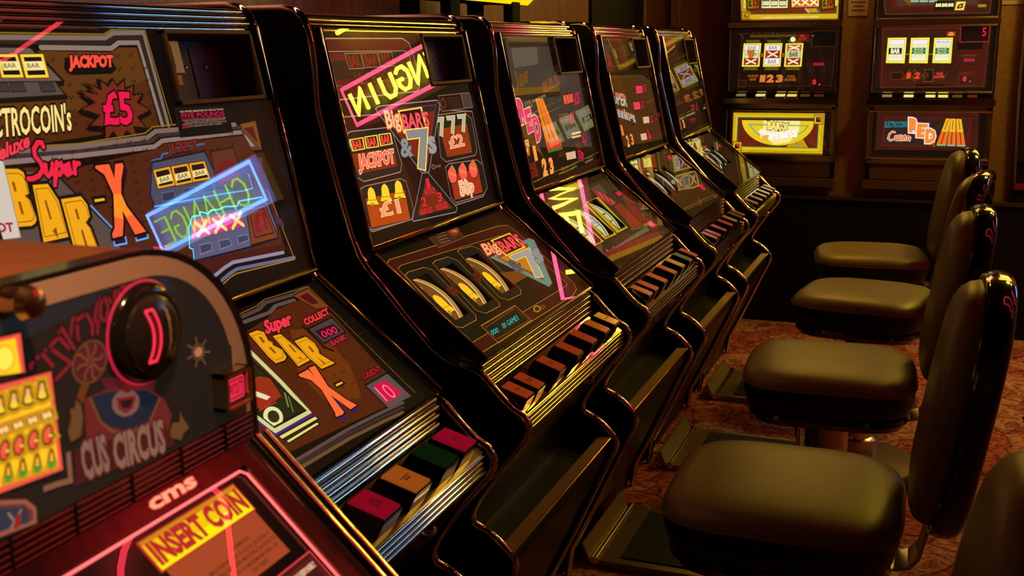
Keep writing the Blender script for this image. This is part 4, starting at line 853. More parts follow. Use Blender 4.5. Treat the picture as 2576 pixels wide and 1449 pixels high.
["l","#a8741f",1.6,1,-278.1,240.9,-256.9,248,214.6,228.5,253.6,222.3,262.5,204,262.7,30.1,245.5,15.9,205.5,9.2,-272,15,-292.8,24.3,-297,42.4,-290.8,227.4],
["p","#150d08",-258.8,225.5,-240.6,229,171.3,206.3,218.5,198.3,220.5,180.1,234.2,38.6,222.4,34.5,-270,39.3,-285.1,49],
["l","#a8741f",1.3,1,-258.8,225.5,-240.6,229,171.3,206.3,218.5,198.3,220.5,180.1,234.2,38.6,222.4,34.5,-270,39.3,-285.1,49],
["l","#241a10",1.2,0,-189.1,80.5,-186.7,72.4,-215.3,66.3],
["l","#241a10",1.2,0,-175.9,79.6,-173.4,71.4,-202.4,65.3],
["l","#241a10",1.2,0,-162.5,78.6,-160,70.4,-189.3,64.3],
["l","#241a10",1.2,0,-148.9,77.7,-146.5,69.4,-176.1,63.2],
["l","#241a10",1.2,0,-135.2,76.7,-132.7,68.4,-162.8,62.2],
["l","#241a10",1.2,0,-121.3,75.7,-118.8,67.3,-149.2,61.1],
["l","#241a10",1.2,0,-107.2,74.7,-104.7,66.3,-135.5,60],
["l","#241a10",1.2,0,-93,73.7,-90.4,65.2,-121.7,58.9],
["l","#241a10",1.2,0,-78.6,72.6,-76,64.1,-107.6,57.8],
["l","#241a10",1.2,0,-64,71.6,-61.3,63,-93.4,56.7],
["l","#241a10",1.2,0,-49.1,70.5,-46.5,61.9,-79,55.6],
["l","#241a10",1.2,0,-34.1,69.5,-31.5,60.8,-64.4,54.4],
["l","#241a10",1.2,0,-19,68.4,-16.3,59.6,-49.6,53.3],
["l","#241a10",1.2,0,-3.6,67.3,-0.9,58.5,-34.6,52.1],
["l","#241a10",1.2,0,12,66.2,14.8,57.3,-19.5,50.9],
["l","#241a10",1.2,0,27.8,65,30.6,56.1,-4.1,49.7],
["l","#241a10",1.2,0,43.9,63.9,46.7,54.9,11.5,48.4],
["l","#241a10",1.2,0,60.1,62.7,62.9,53.7,27.3,47.2],
["l","#241a10",1.2,0,76.6,61.6,79.4,52.4,43.2,45.9],
["l","#241a10",1.2,0,93.2,60.4,96.1,51.2,59.5,44.7],
["l","#241a10",1.2,0,110.1,59.2,113.1,49.9,75.9,43.4],
["l","#241a10",1.2,0,127.3,57.9,130.2,48.6,92.5,42],
["l","#241a10",1.2,0,-222.2,57.3,-220.7,56.8],
["l","#241a10",1.2,0,-222.2,57.3,-220.7,56.8],
["l","#241a10",1.2,0,-222.2,57.3,-220.7,56.8],
["l","#241a10",1.2,0,-222.2,57.3,-220.7,56.8],
["l","#241a10",1.2,0,-222.2,57.3,-220.7,56.8],
["l","#241a10",1.2,0,-222.2,57.3,-220.7,56.8],
["l","#241a10",1.2,0,-222.2,57.3,-220.7,56.8],
["l","#241a10",1.2,0,-222.2,57.3,-220.7,56.8],
["p","#181410",-260.3,207.2,-243.6,211,-185.2,207.6,-168.8,195.5,-186,79.5,-198.5,70.6,-258.5,71.5,-276.6,82.1],
["l","#a8741f",1.5,1,-260.3,207.2,-243.6,211,-185.2,207.6,-168.8,195.5,-186,79.5,-198.5,70.6,-258.5,71.5,-276.6,82.1],
["p","#181410",-148.1,207.8,-131.3,210.8,-80.4,207.8,-62.7,192.1,-76.8,76.4,-87.8,70.7,-151.4,72.3,-169.5,85.7],
["l","#a8741f",1.5,1,-148.1,207.8,-131.3,210.8,-80.4,207.8,-62.7,192.1,-76.8,76.4,-87.8,70.7,-151.4,72.3,-169.5,85.7],
["p","#181410",-32,210.8,-17,213.4,36.3,208.7,51.1,195.7,39,77.8,21.6,70.2,-40,72.3,-58.2,85.9],
["l","#a8741f",1.5,1,-32,210.8,-17,213.4,36.3,208.7,51.1,195.7,39,77.8,21.6,70.2,-40,72.3,-58.2,85.9],
["p","#3a1008",-190.6,149.9,-152.9,151,-157,132.2,-194.8,131.3],
["l","#6a3014",1,1,-190.6,149.9,-152.9,151,-157,132.2,-194.8,131.3],
["t","#7a2a10","WIN",0.04,0,0,-186.2,142.1,-161.8,143.2,-186.3,148],
["t","#7a2a10","LINE",0.04,0,0,-187.6,133.7,-161.6,135.1,-187,140],
["p","#3a1008",-70.4,153.5,-28.3,154.6,-33.1,134.7,-75.2,133.7],
["l","#6a3014",1,1,-70.4,153.5,-28.3,154.6,-33.1,134.7,-75.2,133.7],
["t","#7a2a10","WIN",0.04,0,0,-65.6,145.2,-38.3,146.4,-65.6,151.5],
["t","#7a2a10","LINE",0.04,0,0,-67.2,136.3,-38.2,137.8,-66.5,143],
["p","#7a3c10",29.9,130.9,35.2,95.1,123.1,95.6,89.3,118.8],
["p","#5b8c7a",53.9,170.1,282.2,172.7,296.3,163.1,279.8,147.2,177,55.8,148.8,52.4],
["l","#8a2a20",2,1,53.9,170.1,282.2,172.7,296.3,163.1,279.8,147.2,177,55.8,148.8,52.4],
["p","#a03020",76.8,163.9,252.1,163.3,162.7,77.2,161.4,67.3],
["p","#c87a18",86.3,159.7,233.3,159.1,159.5,85],
["p","#ffc83a",122.5,204.5,228.2,203.2,227.5,156.3,116.5,156.6],
["p","#2e090a",129.4,201.1,220.2,199.9,219.6,159.7,124.1,159.9],
["t","#ff4652","BAR'S",0.04,"#2e090a",0.06,130.8,165.4,240.9,165,138.7,194.2],
["t","#ffae70","Big",0.03,"#c03a20",0.1,54.7,176.5,118.8,174.7,71,203.9],
["t","#a4a09e","7",0.05,"#ffd85a",0.09,136,83.3,233.5,81.1,133.3,152.1],
["t","#585654","&",0.05,"#2c2a28",0.1,88.5,112.3,131.4,111.8,94.5,144.1],
["t","#8e8e8c","s",0.06,"#4a6a5c",0.09,207.1,109.6,242.2,110.5,248.9,156.9],
["p","#2a1408",-203.8,56.6,-38.2,56.1,-37.5,13.7,-207.8,13.4],
["l","#b06c20",2.2,1,-203.8,56.6,-38.2,56.1,-37.5,13.7,-207.8,13.4],
["p","#0d1511",-197.9,49.6,-50.2,51.6,-47.2,17.1,-199.4,20.4],
["l","#8a5418",1,1,-197.9,49.6,-50.2,51.6,-47.2,17.1,-199.4,20.4],
["t","#2ee4d4","000",-0.01,0,0,-202.5,30.2,-171.7,29.2,-193.8,40],
["t","#2ee4d4","00 GAMES",-0.01,0,0,-150.1,29.4,-72.8,28.4,-141.5,40],
["p","#452212",-75.4,272.7,54.1,269.9,41.9,232.8,-78.8,233.1],
["l","#8a5a34",1.2,1,-75.4,272.7,54.1,269.9,41.9,232.8,-78.8,233.1],
["l","#8a5a34",0.8,0,20.1,270.1,3.9,234],
["l","#a06a48",1.2,0,-43.9,268.3,1,268],
["l","#a06a48",1.2,0,-47.5,261.5,-3.6,260.6],
["l","#a06a48",1.2,0,-51.1,254.7,-8.2,253.2],
["l","#a06a48",1.2,0,-54.7,247.9,-12.7,245.9],
["l","#a06a48",1.2,0,-58.2,241.2,-17.2,238.6],
["e","#8a2a18",0,29.1,255.8,54.4,256.5,34.4,267.8],
["t","#d0905a","10p",0.05,0,0,17.3,252,39.9,252.2,22.2,258.4],
["e","#a8741f",0.6,21.4,27,39.4,26.5,25.7,34.2],
["l","#a8741f",1.2,1,34.7,25.8,58,26.2,56.6,21.5,34.1,21.2]],"B_holes":[[-254.64999999999998,-193.7,89.1,194.7],[-146.35000000000002,-83.9,89.4,192.55],[-36.95,30.900000000000002,89.85,190.1]],"C_up":[["p","#3a3430",-236.6,373,61.5,382.6,65.2,281,263.9,272.4,254.3,62.1,-279.6,108.9],
["l","#1c1612",1.4,0,-169.3,208.3,-344,103.3],
["l","#1c1612",1.4,0,-88.9,218.5,-295.7,92.2],
["l","#1c1612",1.4,0,-4.1,229.2,-245.6,80.6],
["l","#1c1612",1.4,0,85.4,240.6,-193.7,68.6],
["l","#1c1612",1.4,0,180.2,252.6,-139.7,56.2],
["l","#1c1612",1.4,0,280.7,265.4,-83.7,43.3],
["l","#1c1612",1.4,0,387.4,278.9,-25.5,29.9],
["p","#6b4b14",-224.8,361.9,51.2,360,65.4,371.1,-221.7,372.6],
["l","#6b5a4c",2,0,-256.5,369.5,16.6,368.5],
["p","#2b1612",-224.3,357.4,60.7,357.6,62,347.7,-227.1,347.4],
["p","#5a524a",-216.8,344,-31.8,346.8,-44.6,302.7,-219.4,296.8],
["t","#7a4a14","Super",0.03,0,0,-228.9,248.6,-136.9,262.6,-224.6,287.9],
["p","#6e4a12",-283.5,249.5,79.5,243.3,77.7,228.4,-288.2,230.9],
["p","#241210",-288.2,230.9,77.7,228.4,77.5,215.9,-289.2,218.7],
["p","#684012",-256.6,232.8,-174.6,111.1,-144.6,70.9,-277.4,144.4],
["t","#f03a66","R",0.07,"#e8c0a0",0.12,-252.7,165.2,-210.2,170.3,-257.1,217.2],
["t","#f03a66","E",0.07,"#e8c0a0",0.12,-214.8,140.9,-176.8,145,-212.9,191.8],
["t","#f03a66","D",0.07,"#e8c0a0",0.12,-170.8,117.3,-133.4,123,-169.1,171.2],
["p","#ff8424",-121.7,217.5,-104.8,217.1,-77,86.4,-109,85.4],
["l","#5a1a08",2.2,0,-125.6,194.2,-110.8,150.8],
["l","#5a1a08",2.2,0,-104.4,138.5,-90.8,89.6],
["p","#ff8424",-103.1,216.6,-86.1,216.3,-39,86.4,-71.8,85.5],
["l","#5a1a08",2.2,0,-107,193.2,-92,149.5],
["l","#5a1a08",2.2,0,-85.6,137.1,-53.2,89.6],
["p","#ff8424",-84.3,215.7,-67,215.4,0,86.5,-33.7,85.5],
["l","#5a1a08",2.2,0,-88.3,192.1,-73,148.2],
["l","#5a1a08",2.2,0,-66.5,135.7,-14.6,89.7],
["p","#e8382c",-107.3,105.3,2.5,106,2.5,85.8,-108,85.8],
["p","#3c7d22",-110.6,85.1,4.4,85.1,4.6,78.2,-111.5,79],
["l","#2a1008",1.6,0,-85.7,103.5,-88.9,83.4],
["l","#2a1008",1.6,0,-48.2,103.3,-51.5,82.9],
["l","#2a1008",1.6,0,-9.9,103.1,-13.2,82.4],
["p","#b85018",-287.5,128.3,-220.7,123.3,-237.8,83.8,-295.8,80.4],
["l","#180c08",2,1,-287.5,128.3,-220.7,123.3,-237.8,83.8,-295.8,80.4],
["t","#ffbf6a","NUDGE",0.05,0,0,-289.9,109.4,-230.1,107.6,-288.4,124.5],
["t","#ffbf6a","NOW",0.05,0,0,-290.8,88.9,-244.2,88.3,-287.6,104.7],
["t","#ffa444","1",0.08,"#5a1a08",0.14,-209.7,69.6,-196.3,69.7,-208.4,104.6],
["t","#ffa444","2",0.08,"#5a1a08",0.14,-175.3,28.7,-148.3,29.7,-166.2,65.8],
["t","#ffa444","3",0.08,"#5a1a08",0.14,-122.1,28.9,-98.6,29.7,-116.1,63.7],
["t","#7a2014","TAKE",0.06,0,0,-270.3,48.9,-213.1,49.6,-268,65.6],
["t","#7a2014","NUDGES",0.06,0,0,-276.3,31.4,-212.4,32.1,-273.4,45.8],
["p","#e8c49a",20.2,67.8,100.6,66.2,96.4,44.9,18.4,47],
["l","#180c08",2,1,20.2,67.8,100.6,66.2,96.4,44.9,18.4,47],
["l","#7a3a1c",1.6,0,33.5,68.1,27.9,49.6],
["l","#7a3a1c",1.6,0,52,67.6,46.3,49],
["l","#7a3a1c",1.6,0,70.7,67.2,65,48.5],
["l","#7a3a1c",1.6,0,89.6,66.7,83.8,47.9],
["t","#d0124e","50p",0.04,0,0,111.8,40.8,160.1,40.8,118.3,63.4],
["t","#e0144e","0",0,0,0,-40.5,26.4,-20.6,26.7,-41.9,35.8],
["p","#d8452e",90.3,217.8,180.1,219.6,171.1,193.2,84.6,190.5],
["l","#180c08",2,1,90.3,217.8,180.1,219.6,171.1,193.2,84.6,190.5],
["l","#fff0b0",2,0,103.2,213.5,99.8,196],
["l","#fff0b0",2,0,128.7,213.9,125.3,196.2],
["l","#fff0b0",2,0,154.6,214.3,151.2,196.5],
["t","#d0124e","£5",0.05,0,0,177.8,188.2,220.7,189.9,188.1,216.7],
["p","#6d5138",24.9,171.3,108.3,171,100.2,143.6,15.3,141.8],
["l","#180c08",2,1,24.9,171.3,108.3,171,100.2,143.6,15.3,141.8],
["l","#221408",1.2,0,23,163.5,106.9,164],
["l","#221408",1.2,0,20.4,155.8,104.2,156],
["l","#221408",1.2,0,17.7,148.1,101.5,148.1],
["t","#c01048","£2",0.05,0,0,106.5,138.6,143.8,139.9,115.4,167.3],
["t","#c01048","£1",0.05,0,0,176.3,81.8,211.2,82.8,183.1,107.3],
["p","#54301a",156,114.6,181.6,115.3,171.6,90,93.5,93.8],
["l","#180c08",1.5,1,156,114.6,181.6,115.3,171.6,90,93.5,93.8],
["l","#e8d09a",5,0,100.7,111,177,110.9],
["l","#e8d09a",5,0,94.7,101.8,170.8,101.5]],"C_low":[["p","#33251a",-275.7,241.7,117.4,243.1,244,240.6,302.8,6.8,-378.8,35.5],
["l","#8a7454",12,0,-361.1,62.8,-358.3,52.3],
["l","#8a7454",12,0,-313.9,59.9,-311.1,49.2],
["l","#8a7454",12,0,-265.2,56.9,-262.3,46],
["l","#8a7454",12,0,-214.7,53.7,-211.8,42.7],
["l","#8a7454",12,0,-162.5,50.5,-159.5,39.3],
["p","#6b5a44",-299,52.6,-167.4,51.8,162.7,55.4,159.4,40.7,-276,49.7],
["p","#761518",245.9,191.9,252.3,162.5,223.7,68.8,150.8,58.1,184.8,124.5],
["p","#7d1a1a",-321.1,58.5,200.9,26.9,201,13.3,-327.6,47.2],
["p","#8a5a14",-291.1,43.8,197.5,12.2,197.5,-1.5,-307.8,28.6],
["p","#4c4436",84.3,229.8,177.4,232.4,162.8,195.7,101.1,195.9],
["p","#140e08",-277.5,197.3,-171.4,194.6,-174.8,75.1,-265.6,78.3],
["p","#c9a012",-274.5,193.9,-174.4,191.2,-177.6,78.6,-263.2,81.5],
["p","#120c06",-237.3,195.1,-175.1,192.7,-195.8,80.7,-256.8,85.3],
["p","#140e08",-140.3,195.8,-37.9,195.8,-65.1,74.5,-165.2,78.4],
["p","#c9a012",-138.2,192.4,-41.6,192.3,-67.2,78,-161.7,81.6],
["p","#120c06",-132,193.4,-59.4,191.6,-77.9,83.6,-144.5,84.9],
["p","#140e08",-34.4,201.3,78.6,200.9,42.2,74.5,-60.6,76.8],
["p","#c9a012",-32.2,197.7,74.4,197.2,40.1,78.2,-56.9,80.2],
["p","#120c06",-17.3,197.2,51.8,195.2,31.2,83.4,-28.2,85.7],
["p","#b0282c",85.1,225.1,127,202.5,148.1,157.5,94.8,155.7,69.9,190.5],
["l","#e8b0a0",1.6,0,110.2,209.6,92.9,185.9],
["l","#e8b0a0",1.6,0,125.4,195,108,171.4],
["l","#e8b0a0",1.6,0,136.9,177.3,117.2,158],
["p","#8c2a14",103.8,152.3,170.1,151.9,151.2,65.7,62.2,71.1],
["l","#3a1008",1.2,0,111.9,147.5,89.4,72.3],
["l","#3a1008",1.2,0,130.3,147.6,113.3,70.6],
["l","#3a1008",1.2,0,149,147.6,137.6,68.9],
["p","#3a0a10",194.2,193.7,265.9,192.2,263.7,168.4,191.6,168.4],
["l","#120808",1.5,1,194.2,193.7,265.9,192.2,263.7,168.4,191.6,168.4],
["p","#d0104a",208.7,186.9,251.3,186.9,253.7,174.3,207.1,171.3],
["p","#4a2a14",166.1,70.1,256,65.6,247,27.9,162.9,28.2],
["l","#140c08",2,1,166.1,70.1,256,65.6,247,27.9,162.9,28.2],
["p","#e81354",198.7,67.4,242.5,64.6,231.2,39.5,186.6,42.8],
["t","#ff6a9a","0",-0.02,0,0,196.5,46.7,224.7,44.9,206.9,64],
["l","#c8a030",1.2,0,279.7,250.8,249.5,207.4,235.1,173.9,248.7,147.2,288.9,118.9],
["p","#cba322",-49.9,281.2,71.5,282,62.5,242.2,-51.4,240.1],
["l","#8a6a10",1,1,-49.9,281.2,71.5,282,62.5,242.2,-51.4,240.1],
["l","#8a6a10",1.6,0,-15.3,273.6,54.9,273.4],
["l","#8a6a10",1.6,0,-15.8,265.4,54.3,265.1],
["l","#8a6a10",1.6,0,-16.3,257.3,53.8,256.8]],"C_holes":[[-245.60000000000002,-187.0,85.6,191.2],[-136.64999999999998,-70.35,86.85,189.9],[-21.25,39.95,87.15,193.55]],"D_up":[["p","#3a1710",-317.2,380.9,-8.1,383,27,283.9,-5.1,265.2,-311.4,267.8,-333.8,290.5],
["l","#8a6420",1.3,1,-315.7,366.6,-28.1,367.4,4.5,284.3,-307.6,284.5],
["p","#741c14",-284,329.9,-172,319.8,-183.3,280.8,-299.3,285.4],
["p","#36302c",-293.1,361.1,-159.1,349.7,-178.5,322.2,-282.4,332.1],
["l","#96621e",1.2,0,-293.1,361.1,-284,341],
["l","#96621e",1.2,0,-256.3,358.9,-248.2,339.1],
["l","#96621e",1.2,0,-218.7,356.6,-211.6,337.1],
["l","#96621e",1.2,0,-180.3,354.4,-174.4,335],
["p","#4d2c10",-271.7,257.9,162.1,248.6,247.4,228.3,272.2,18.5,-345,41.5],
["l","#6a5a20",1.2,0,-270.2,254.4,150.5,246.4,211.5,221.8],
["l","#3c200a",1,0,-223.2,247.4,-310.2,79.2],
["l","#3c200a",1,0,-166.9,245.7,-244.3,74.1],
["l","#3c200a",1,0,-108.8,244,-176,68.9],
["l","#3c200a",1,0,-48.8,242.3,-105,63.4],
["l","#3c200a",1,0,13.1,240.4,-31.3,57.7],
["l","#3c200a",1,0,77,238.5,45.3,51.8],
["l","#3c200a",1,0,143,236.6,125,45.6],
["t","#cabf9c","SUPER",0.05,"#2a1008",0.1,-273.3,176.5,-99.7,154.9,-264.8,211.3],
["t","#d04034","SUPER",0.02,0,0,-267.9,193.3,-99,179.8,-265.5,210.2],
["t","#c8c2b0","Winnings",0.06,"#221008",0.11,-304,144.3,-37,99.5,-311.6,178.4],
["t","#c04a38","Winnings",0.02,0,0,-298.7,157.5,-58.2,120.2,-305.5,173.6],
["p","#ff3a62",46,216.1,131,214.4,120.9,188.4,39,188.1],
["l","#180c06",2,1,46,216.1,131,214.4,120.9,188.4,39,188.1],
["l","#4a0c14",1.6,0,57.6,212.8,53.6,194.9],
["l","#4a0c14",1.6,0,80.7,211.9,76.7,194],
["l","#4a0c14",1.6,0,104.1,211.1,100,193],
["p","#2a0c0c",150,223.8,187.8,223.8,184.6,187,141.4,186.8],
["l","#6a4a1c",1.2,1,150,223.8,187.8,223.8,184.6,187,141.4,186.8],
["t","#d8124a","£5",0.04,0,0,145.7,192.4,176.1,193,148.2,216.3],
["p","#ff4a54",-24.4,165.4,57.7,162.6,52.5,136.9,-25.9,138.8],
["l","#180c06",2,1,-24.4,165.4,57.7,162.6,52.5,136.9,-25.9,138.8],
["l","#4a0c14",1.6,0,-13.2,162,-17.1,144.4],
["l","#4a0c14",1.6,0,9.1,160.8,5.2,143.2],
["l","#4a0c14",1.6,0,31.7,159.7,27.8,142],
["p","#2a0c0c",76.1,171.7,112.6,171.2,109.4,135,67.6,135.3],
["l","#6a4a1c",1.2,1,76.1,171.7,112.6,171.2,109.4,135,67.6,135.3],
["t","#d8124a","£3",0.04,0,0,71.8,140.8,101.2,141,74.3,164.3],
["p","#f6c49a",57.4,111.8,139.4,109.3,131.1,85.7,54,88.4],
["l","#180c06",2,1,57.4,111.8,139.4,109.3,131.1,85.7,54,88.4],
["l","#4a0c14",1.6,0,69.1,108.1,65.1,90.2],
["l","#4a0c14",1.6,0,92.5,106.6,88.4,88.6],
["l","#4a0c14",1.6,0,116.1,105.2,112,87],
["p","#2a0c0c",158.5,118.3,196.7,117.3,193.4,80.3,149.8,81.2],
["l","#6a4a1c",1.2,1,158.5,118.3,196.7,117.3,193.4,80.3,149.8,81.2],
["t","#d8124a","£2",0.04,0,0,154.2,86.7,184.8,86.5,156.7,110.8],
["t","#ff8440","1",0.08,"#4a1608",0.14,-220,70.9,-200.8,70.4,-225.5,103],
["t","#ffa050","2",0.06,"#4a1608",0.12,-185.4,33.2,-160.1,32,-184.8,66.2],
["t","#ffa050","3",0.06,"#4a1608",0.12,-135.3,34.9,-108.9,34.3,-134,67.3],
["p","#e8402c",-272.5,120.8,-231,120.1,-245.1,90.6,-281.8,88.4],
["l","#1a0c06",1.5,1,-272.5,120.8,-231,120.1,-245.1,90.6,-281.8,88.4],
["p","#f0c8a0",-12.2,60,61.6,57.6,61.1,35.2,-11.9,37],
["l","#180c06",1.5,1,-12.2,60,61.6,57.6,61.1,35.2,-11.9,37],
["l","#c03a2c",2.4,0,1.6,56.9,-3.5,39.4],
["l","#c03a2c",2.4,0,25.6,56.1,20.4,38.5],
["l","#c03a2c",2.4,0,49.8,55.3,44.5,37.6],
["p","#3a0c10",78.2,66,118.5,65.2,119,32.7,75.5,31.9],
["l","#6a4a1c",1.2,1,78.2,66,118.5,65.2,119,32.7,75.5,31.9],
["t","#f0184e","50p",0.04,0,0,80.2,35.8,112.4,35.4,81.4,63.6]],"D_low":[["p","#3c1d0b",-247.5,291.2,258.1,289,212.6,23.4,-225.4,34.2,-410.1,73.5],
["l","#2e1507",1,0,64.2,213.2,-189.3,26.5],
["l","#2e1507",1,0,107.4,209.8,-153.5,24.9],
["l","#2e1507",1,0,151.6,206.4,-117.1,23.3],
["l","#2e1507",1,0,196.7,202.8,-79.9,21.7],
["l","#2e1507",1,0,242.7,199.2,-42,20],
["l","#2e1507",1,0,289.8,195.6,-3.4,18.3],
["l","#2e1507",1,0,338,191.8,36,16.6],
["l","#2e1507",1,0,387.3,188,76.3,14.8],
["p","#7a2c16",-231.3,291.8,164,287.8,-60.5,201,-300.2,210.3],
["p","#d8cc5a",-140.3,294.1,-69.9,290.4,-158.8,247.5,-235.9,254.9],
["l","#1a1004",2,1,-140.3,294.1,-69.9,290.4,-158.8,247.5,-235.9,254.9],
["p","#d8cc5a",-53.5,266,41.6,261.9,-67.4,217.8,-151.1,224.9],
["l","#1a1004",2,1,-53.5,266,41.6,261.9,-67.4,217.8,-151.1,224.9],
["p","#d8cc5a",-242.9,248.5,-173.7,243.7,-241.1,215.3,-307.8,220.4],
["l","#1a1004",2,1,-242.9,248.5,-173.7,243.7,-241.1,215.3,-307.8,220.4],
["p","#d8cc5a",-238,286.8,-214,286.3,-238.5,274.8,-257.2,274.6],
["l","#1a1004",2,1,-238,286.8,-214,286.3,-238.5,274.8,-257.2,274.6],
["t","#6a6a4a","BAR",0.02,0,0,-103.6,232.8,-35.2,247.5,-95.8,230],
["l","#8a7a28",3,0,218,290.8,-26.6,195.5,-183,130],
["l","#a08a30",1.2,0,-234.6,41.7,210.5,27.1,194.9,93.1],
["p","#120a05",-184.9,215.2,-126.3,212.9,-172.5,95.1,-233.9,94.7],
["p","#120a05",-92.8,215.2,-38.9,210.3,-61.3,97.7,-133.2,96.8],
["p","#120a05",29.5,217.1,51.2,204.2,44.9,99.1,-34.7,97],
["p","#2a0c0c",170.8,246.8,223.9,246,235,217.3,153.5,212.7],
["l","#8a7028",1.2,1,170.8,246.8,223.9,246,235,217.3,153.5,212.7],
["p","#e01440",186.7,234.5,229.9,233.3,208.2,217.9,161.8,218.1],
["p","#200808",154.2,90.4,220.4,88.5,217.5,59,144.4,59.5],
["l","#6a5a20",1,1,154.2,90.4,220.4,88.5,217.5,59,144.4,59.5],
["t","#ff2050","000",0,0,0,140.6,64.1,201.2,62.7,164.5,85.3],
["p","#f01448",160.8,84.3,198.7,84.1,190.1,57.5,160.9,59.6],
["p","#8a7a4a",-53,288.1,30.4,286.1,44.8,251.7,-54.6,252],
["l","#5a4a20",1,1,-53,288.1,30.4,286.1,44.8,251.7,-54.6,252],
["l","#8a6a24",1.2,0,251.5,289.9,240.4,24.7,190.6,17.8,-214.9,34.6]],"D_holes":[[-204.89999999999998,-154.1,103.85,204.75],[-108.3,-55.05,105.95,203.8],[1.0999999999999996,44.15,106.55,201.95]],"E_up":[["p","#2e150c",-337,375.5,-24,376.9,-7.1,276,155,261.2,189.3,11.1,-319.5,38.9],
["p","#7c2814",-339.1,372.8,-36.6,376.9,-31.6,345.4,-351.6,308.7],
["l","#b0a034",6,0,-370,306.2,-218.5,318.3,-56.7,345.5],
["l","#8a2818",2,0,-366.3,290.2,-222.5,299,-44.5,322.5],
["p","#3a1a0c",-355,276.6,-32.5,276.4,-16.9,142.7,-329.1,140.7],
["t","#ff9440","1",0.1,"#4a1608",0.14,-255.5,64.9,-239.5,65,-257.8,101.1],
["t","#ffa860","2",0.08,"#4a1608",0.14,-225.5,34.9,-205.5,34.9,-222.9,64.2],
["t","#ffa860","3",0.08,"#4a1608",0.14,-161.5,36,-138.3,36,-167.3,64.8],
["p","#ff8a34",-335.2,119.2,-277.1,118.2,-290.3,81,-341.2,80.9],
["l","#200c06",1.5,1,-335.2,119.2,-277.1,118.2,-290.3,81,-341.2,80.9],
["l","#7a2c10",2,0,-326,109.2,-285,108.8],
["l","#7a2c10",2,0,-330.1,97.1,-287.8,96.8],
["t","#d8283a","777",0.04,0,0,21.3,93.9,89.8,93,23.1,111.4],
["t","#c01444","£2",0.04,0,0,114.4,85.7,140.2,85.7,118.5,112.5],
["t","#a8384a","777",0.04,0,0,-48.5,45.4,58.9,42.7,-41.5,61],
["p","#6a3018",-49.2,158.6,23.7,158.5,23.2,139.4,-52.2,140],
["l","#200c06",1.5,1,-49.2,158.6,23.7,158.5,23.2,139.4,-52.2,140]],"E_low":[["p","#2d170b",-259.1,291.4,227.2,284.9,242.7,21.7,-272.2,16.1,-386.2,57.7],
["p","#120a05",-273.2,190.4,-136.9,187.9,-165.3,86.1,-300.9,87.7],
["p","#120a05",-81.8,206.7,-33.8,204.6,-99.1,84.3,-166.2,82.5],
["p","#120a05",-30.1,202.9,-11.3,187.2,0.5,89,-69.5,87.1],
["p","#e8dc6a",-286,258.5,2.1,244.3,-186.4,175.7,-274.9,181.3,-278.6,214.2],
["l","#1a1004",2,1,-286,258.5,2.1,244.3,-186.4,175.7,-274.9,181.3,-278.6,214.2],
["p","#943418",-204.1,247.9,-100.6,242.1,-169.8,210.2,-255.3,214.6],
["t","#f0e0a0","X",0.04,0,0,-259,215.1,-200.3,214.4,-194,242.9],
["t","#3a2a08","SAVE",0.04,0,0,-183.8,193.7,-37.5,226.4,-181.5,204.4],
["p","#bdb078",-101.8,283.6,-16.9,285.1,16,246.5,-108.6,243.1],
["p","#8a3c18",4.5,284.5,110.8,284,70.3,261.2,17.5,261.7],
["l","#c8b020",2,1,4.5,284.5,110.8,284,70.3,261.2,17.5,261.7],
["p","#d01844",163,196.5,199.9,194.9,192.2,180.7,139.6,179.8],
["p","#b0183c",151.9,77.6,184.3,76.6,194.4,55.2,146.4,53],
["l","#b0a020",3,0,-231.7,280.8,-87.2,278.1]],"E_holes":[[-165,-110,100,200],[-75,-20,100,200],[20,72,100,200]],"G_top":[["p","#c09a14",-208,292.1,237.2,278.6,243.1,110.9,-194.3,114.5],
["l","#8a3a08",4,1,-208,292.1,237.2,278.6,243.1,110.9,-194.3,114.5],
["p","#7c2c12",-199,291.9,227.3,278.9,224.8,137,-157.6,140.3],
["l","#2c5a34",4,1,-199,291.9,227.3,278.9,224.8,137,-157.6,140.3],
["l","#5c1e0c",2.5,0,-148.8,144.5,-128.5,161.7,-106.9,143.7],
["l","#5c1e0c",2.5,0,-124.8,144.1,-104.6,161.2,-83.1,143.2],
["l","#5c1e0c",2.5,0,-101,143.6,-80.9,160.7,-59.4,142.7],
["l","#5c1e0c",2.5,0,-77.2,143.1,-57.2,160.2,-35.8,142.3],
["l","#5c1e0c",2.5,0,-53.5,142.6,-33.6,159.7,-12.2,141.8],
["l","#5c1e0c",2.5,0,-29.9,142.1,-10,159.2,11.2,141.3],
["l","#5c1e0c",2.5,0,-6.4,141.7,13.4,158.7,34.6,140.8],
["l","#5c1e0c",2.5,0,17.1,141.2,36.8,158.2,58,140.4],
["l","#5c1e0c",2.5,0,40.5,140.7,60.1,157.7,81.2,139.9],
["l","#5c1e0c",2.5,0,63.8,140.3,83.3,157.2,104.4,139.4],
["p","#f0ea9c",-108.4,219.6,13.1,219.3,13.8,162.1,-107.1,163.6],
["l","#3a2a04",5,1,-108.4,219.6,13.1,219.3,13.8,162.1,-107.1,163.6],
["p","#f4f0b8",-101.7,200.5,-71.5,200.3,-71.1,174.4,-100.7,173.9],
["l","#5a7a6a",2.5,1,-101.7,200.5,-71.5,200.3,-71.1,174.4,-100.7,173.9],
["l","#1c1404",5,0,-101.6,198.4,-72,198.3],
["l","#1c1404",4,0,-100.8,176.3,-71.7,176.2],
["t","#b8a860","BAR",0.02,0,0,-96.6,183.2,-75,183.3,-96.6,191.6],
["p","#f4f0b8",-63.8,199.6,-33.7,199.4,-33.3,173.6,-62.7,173.1],
["l","#5a7a6a",2.5,1,-63.8,199.6,-33.7,199.4,-33.3,173.6,-62.7,173.1],
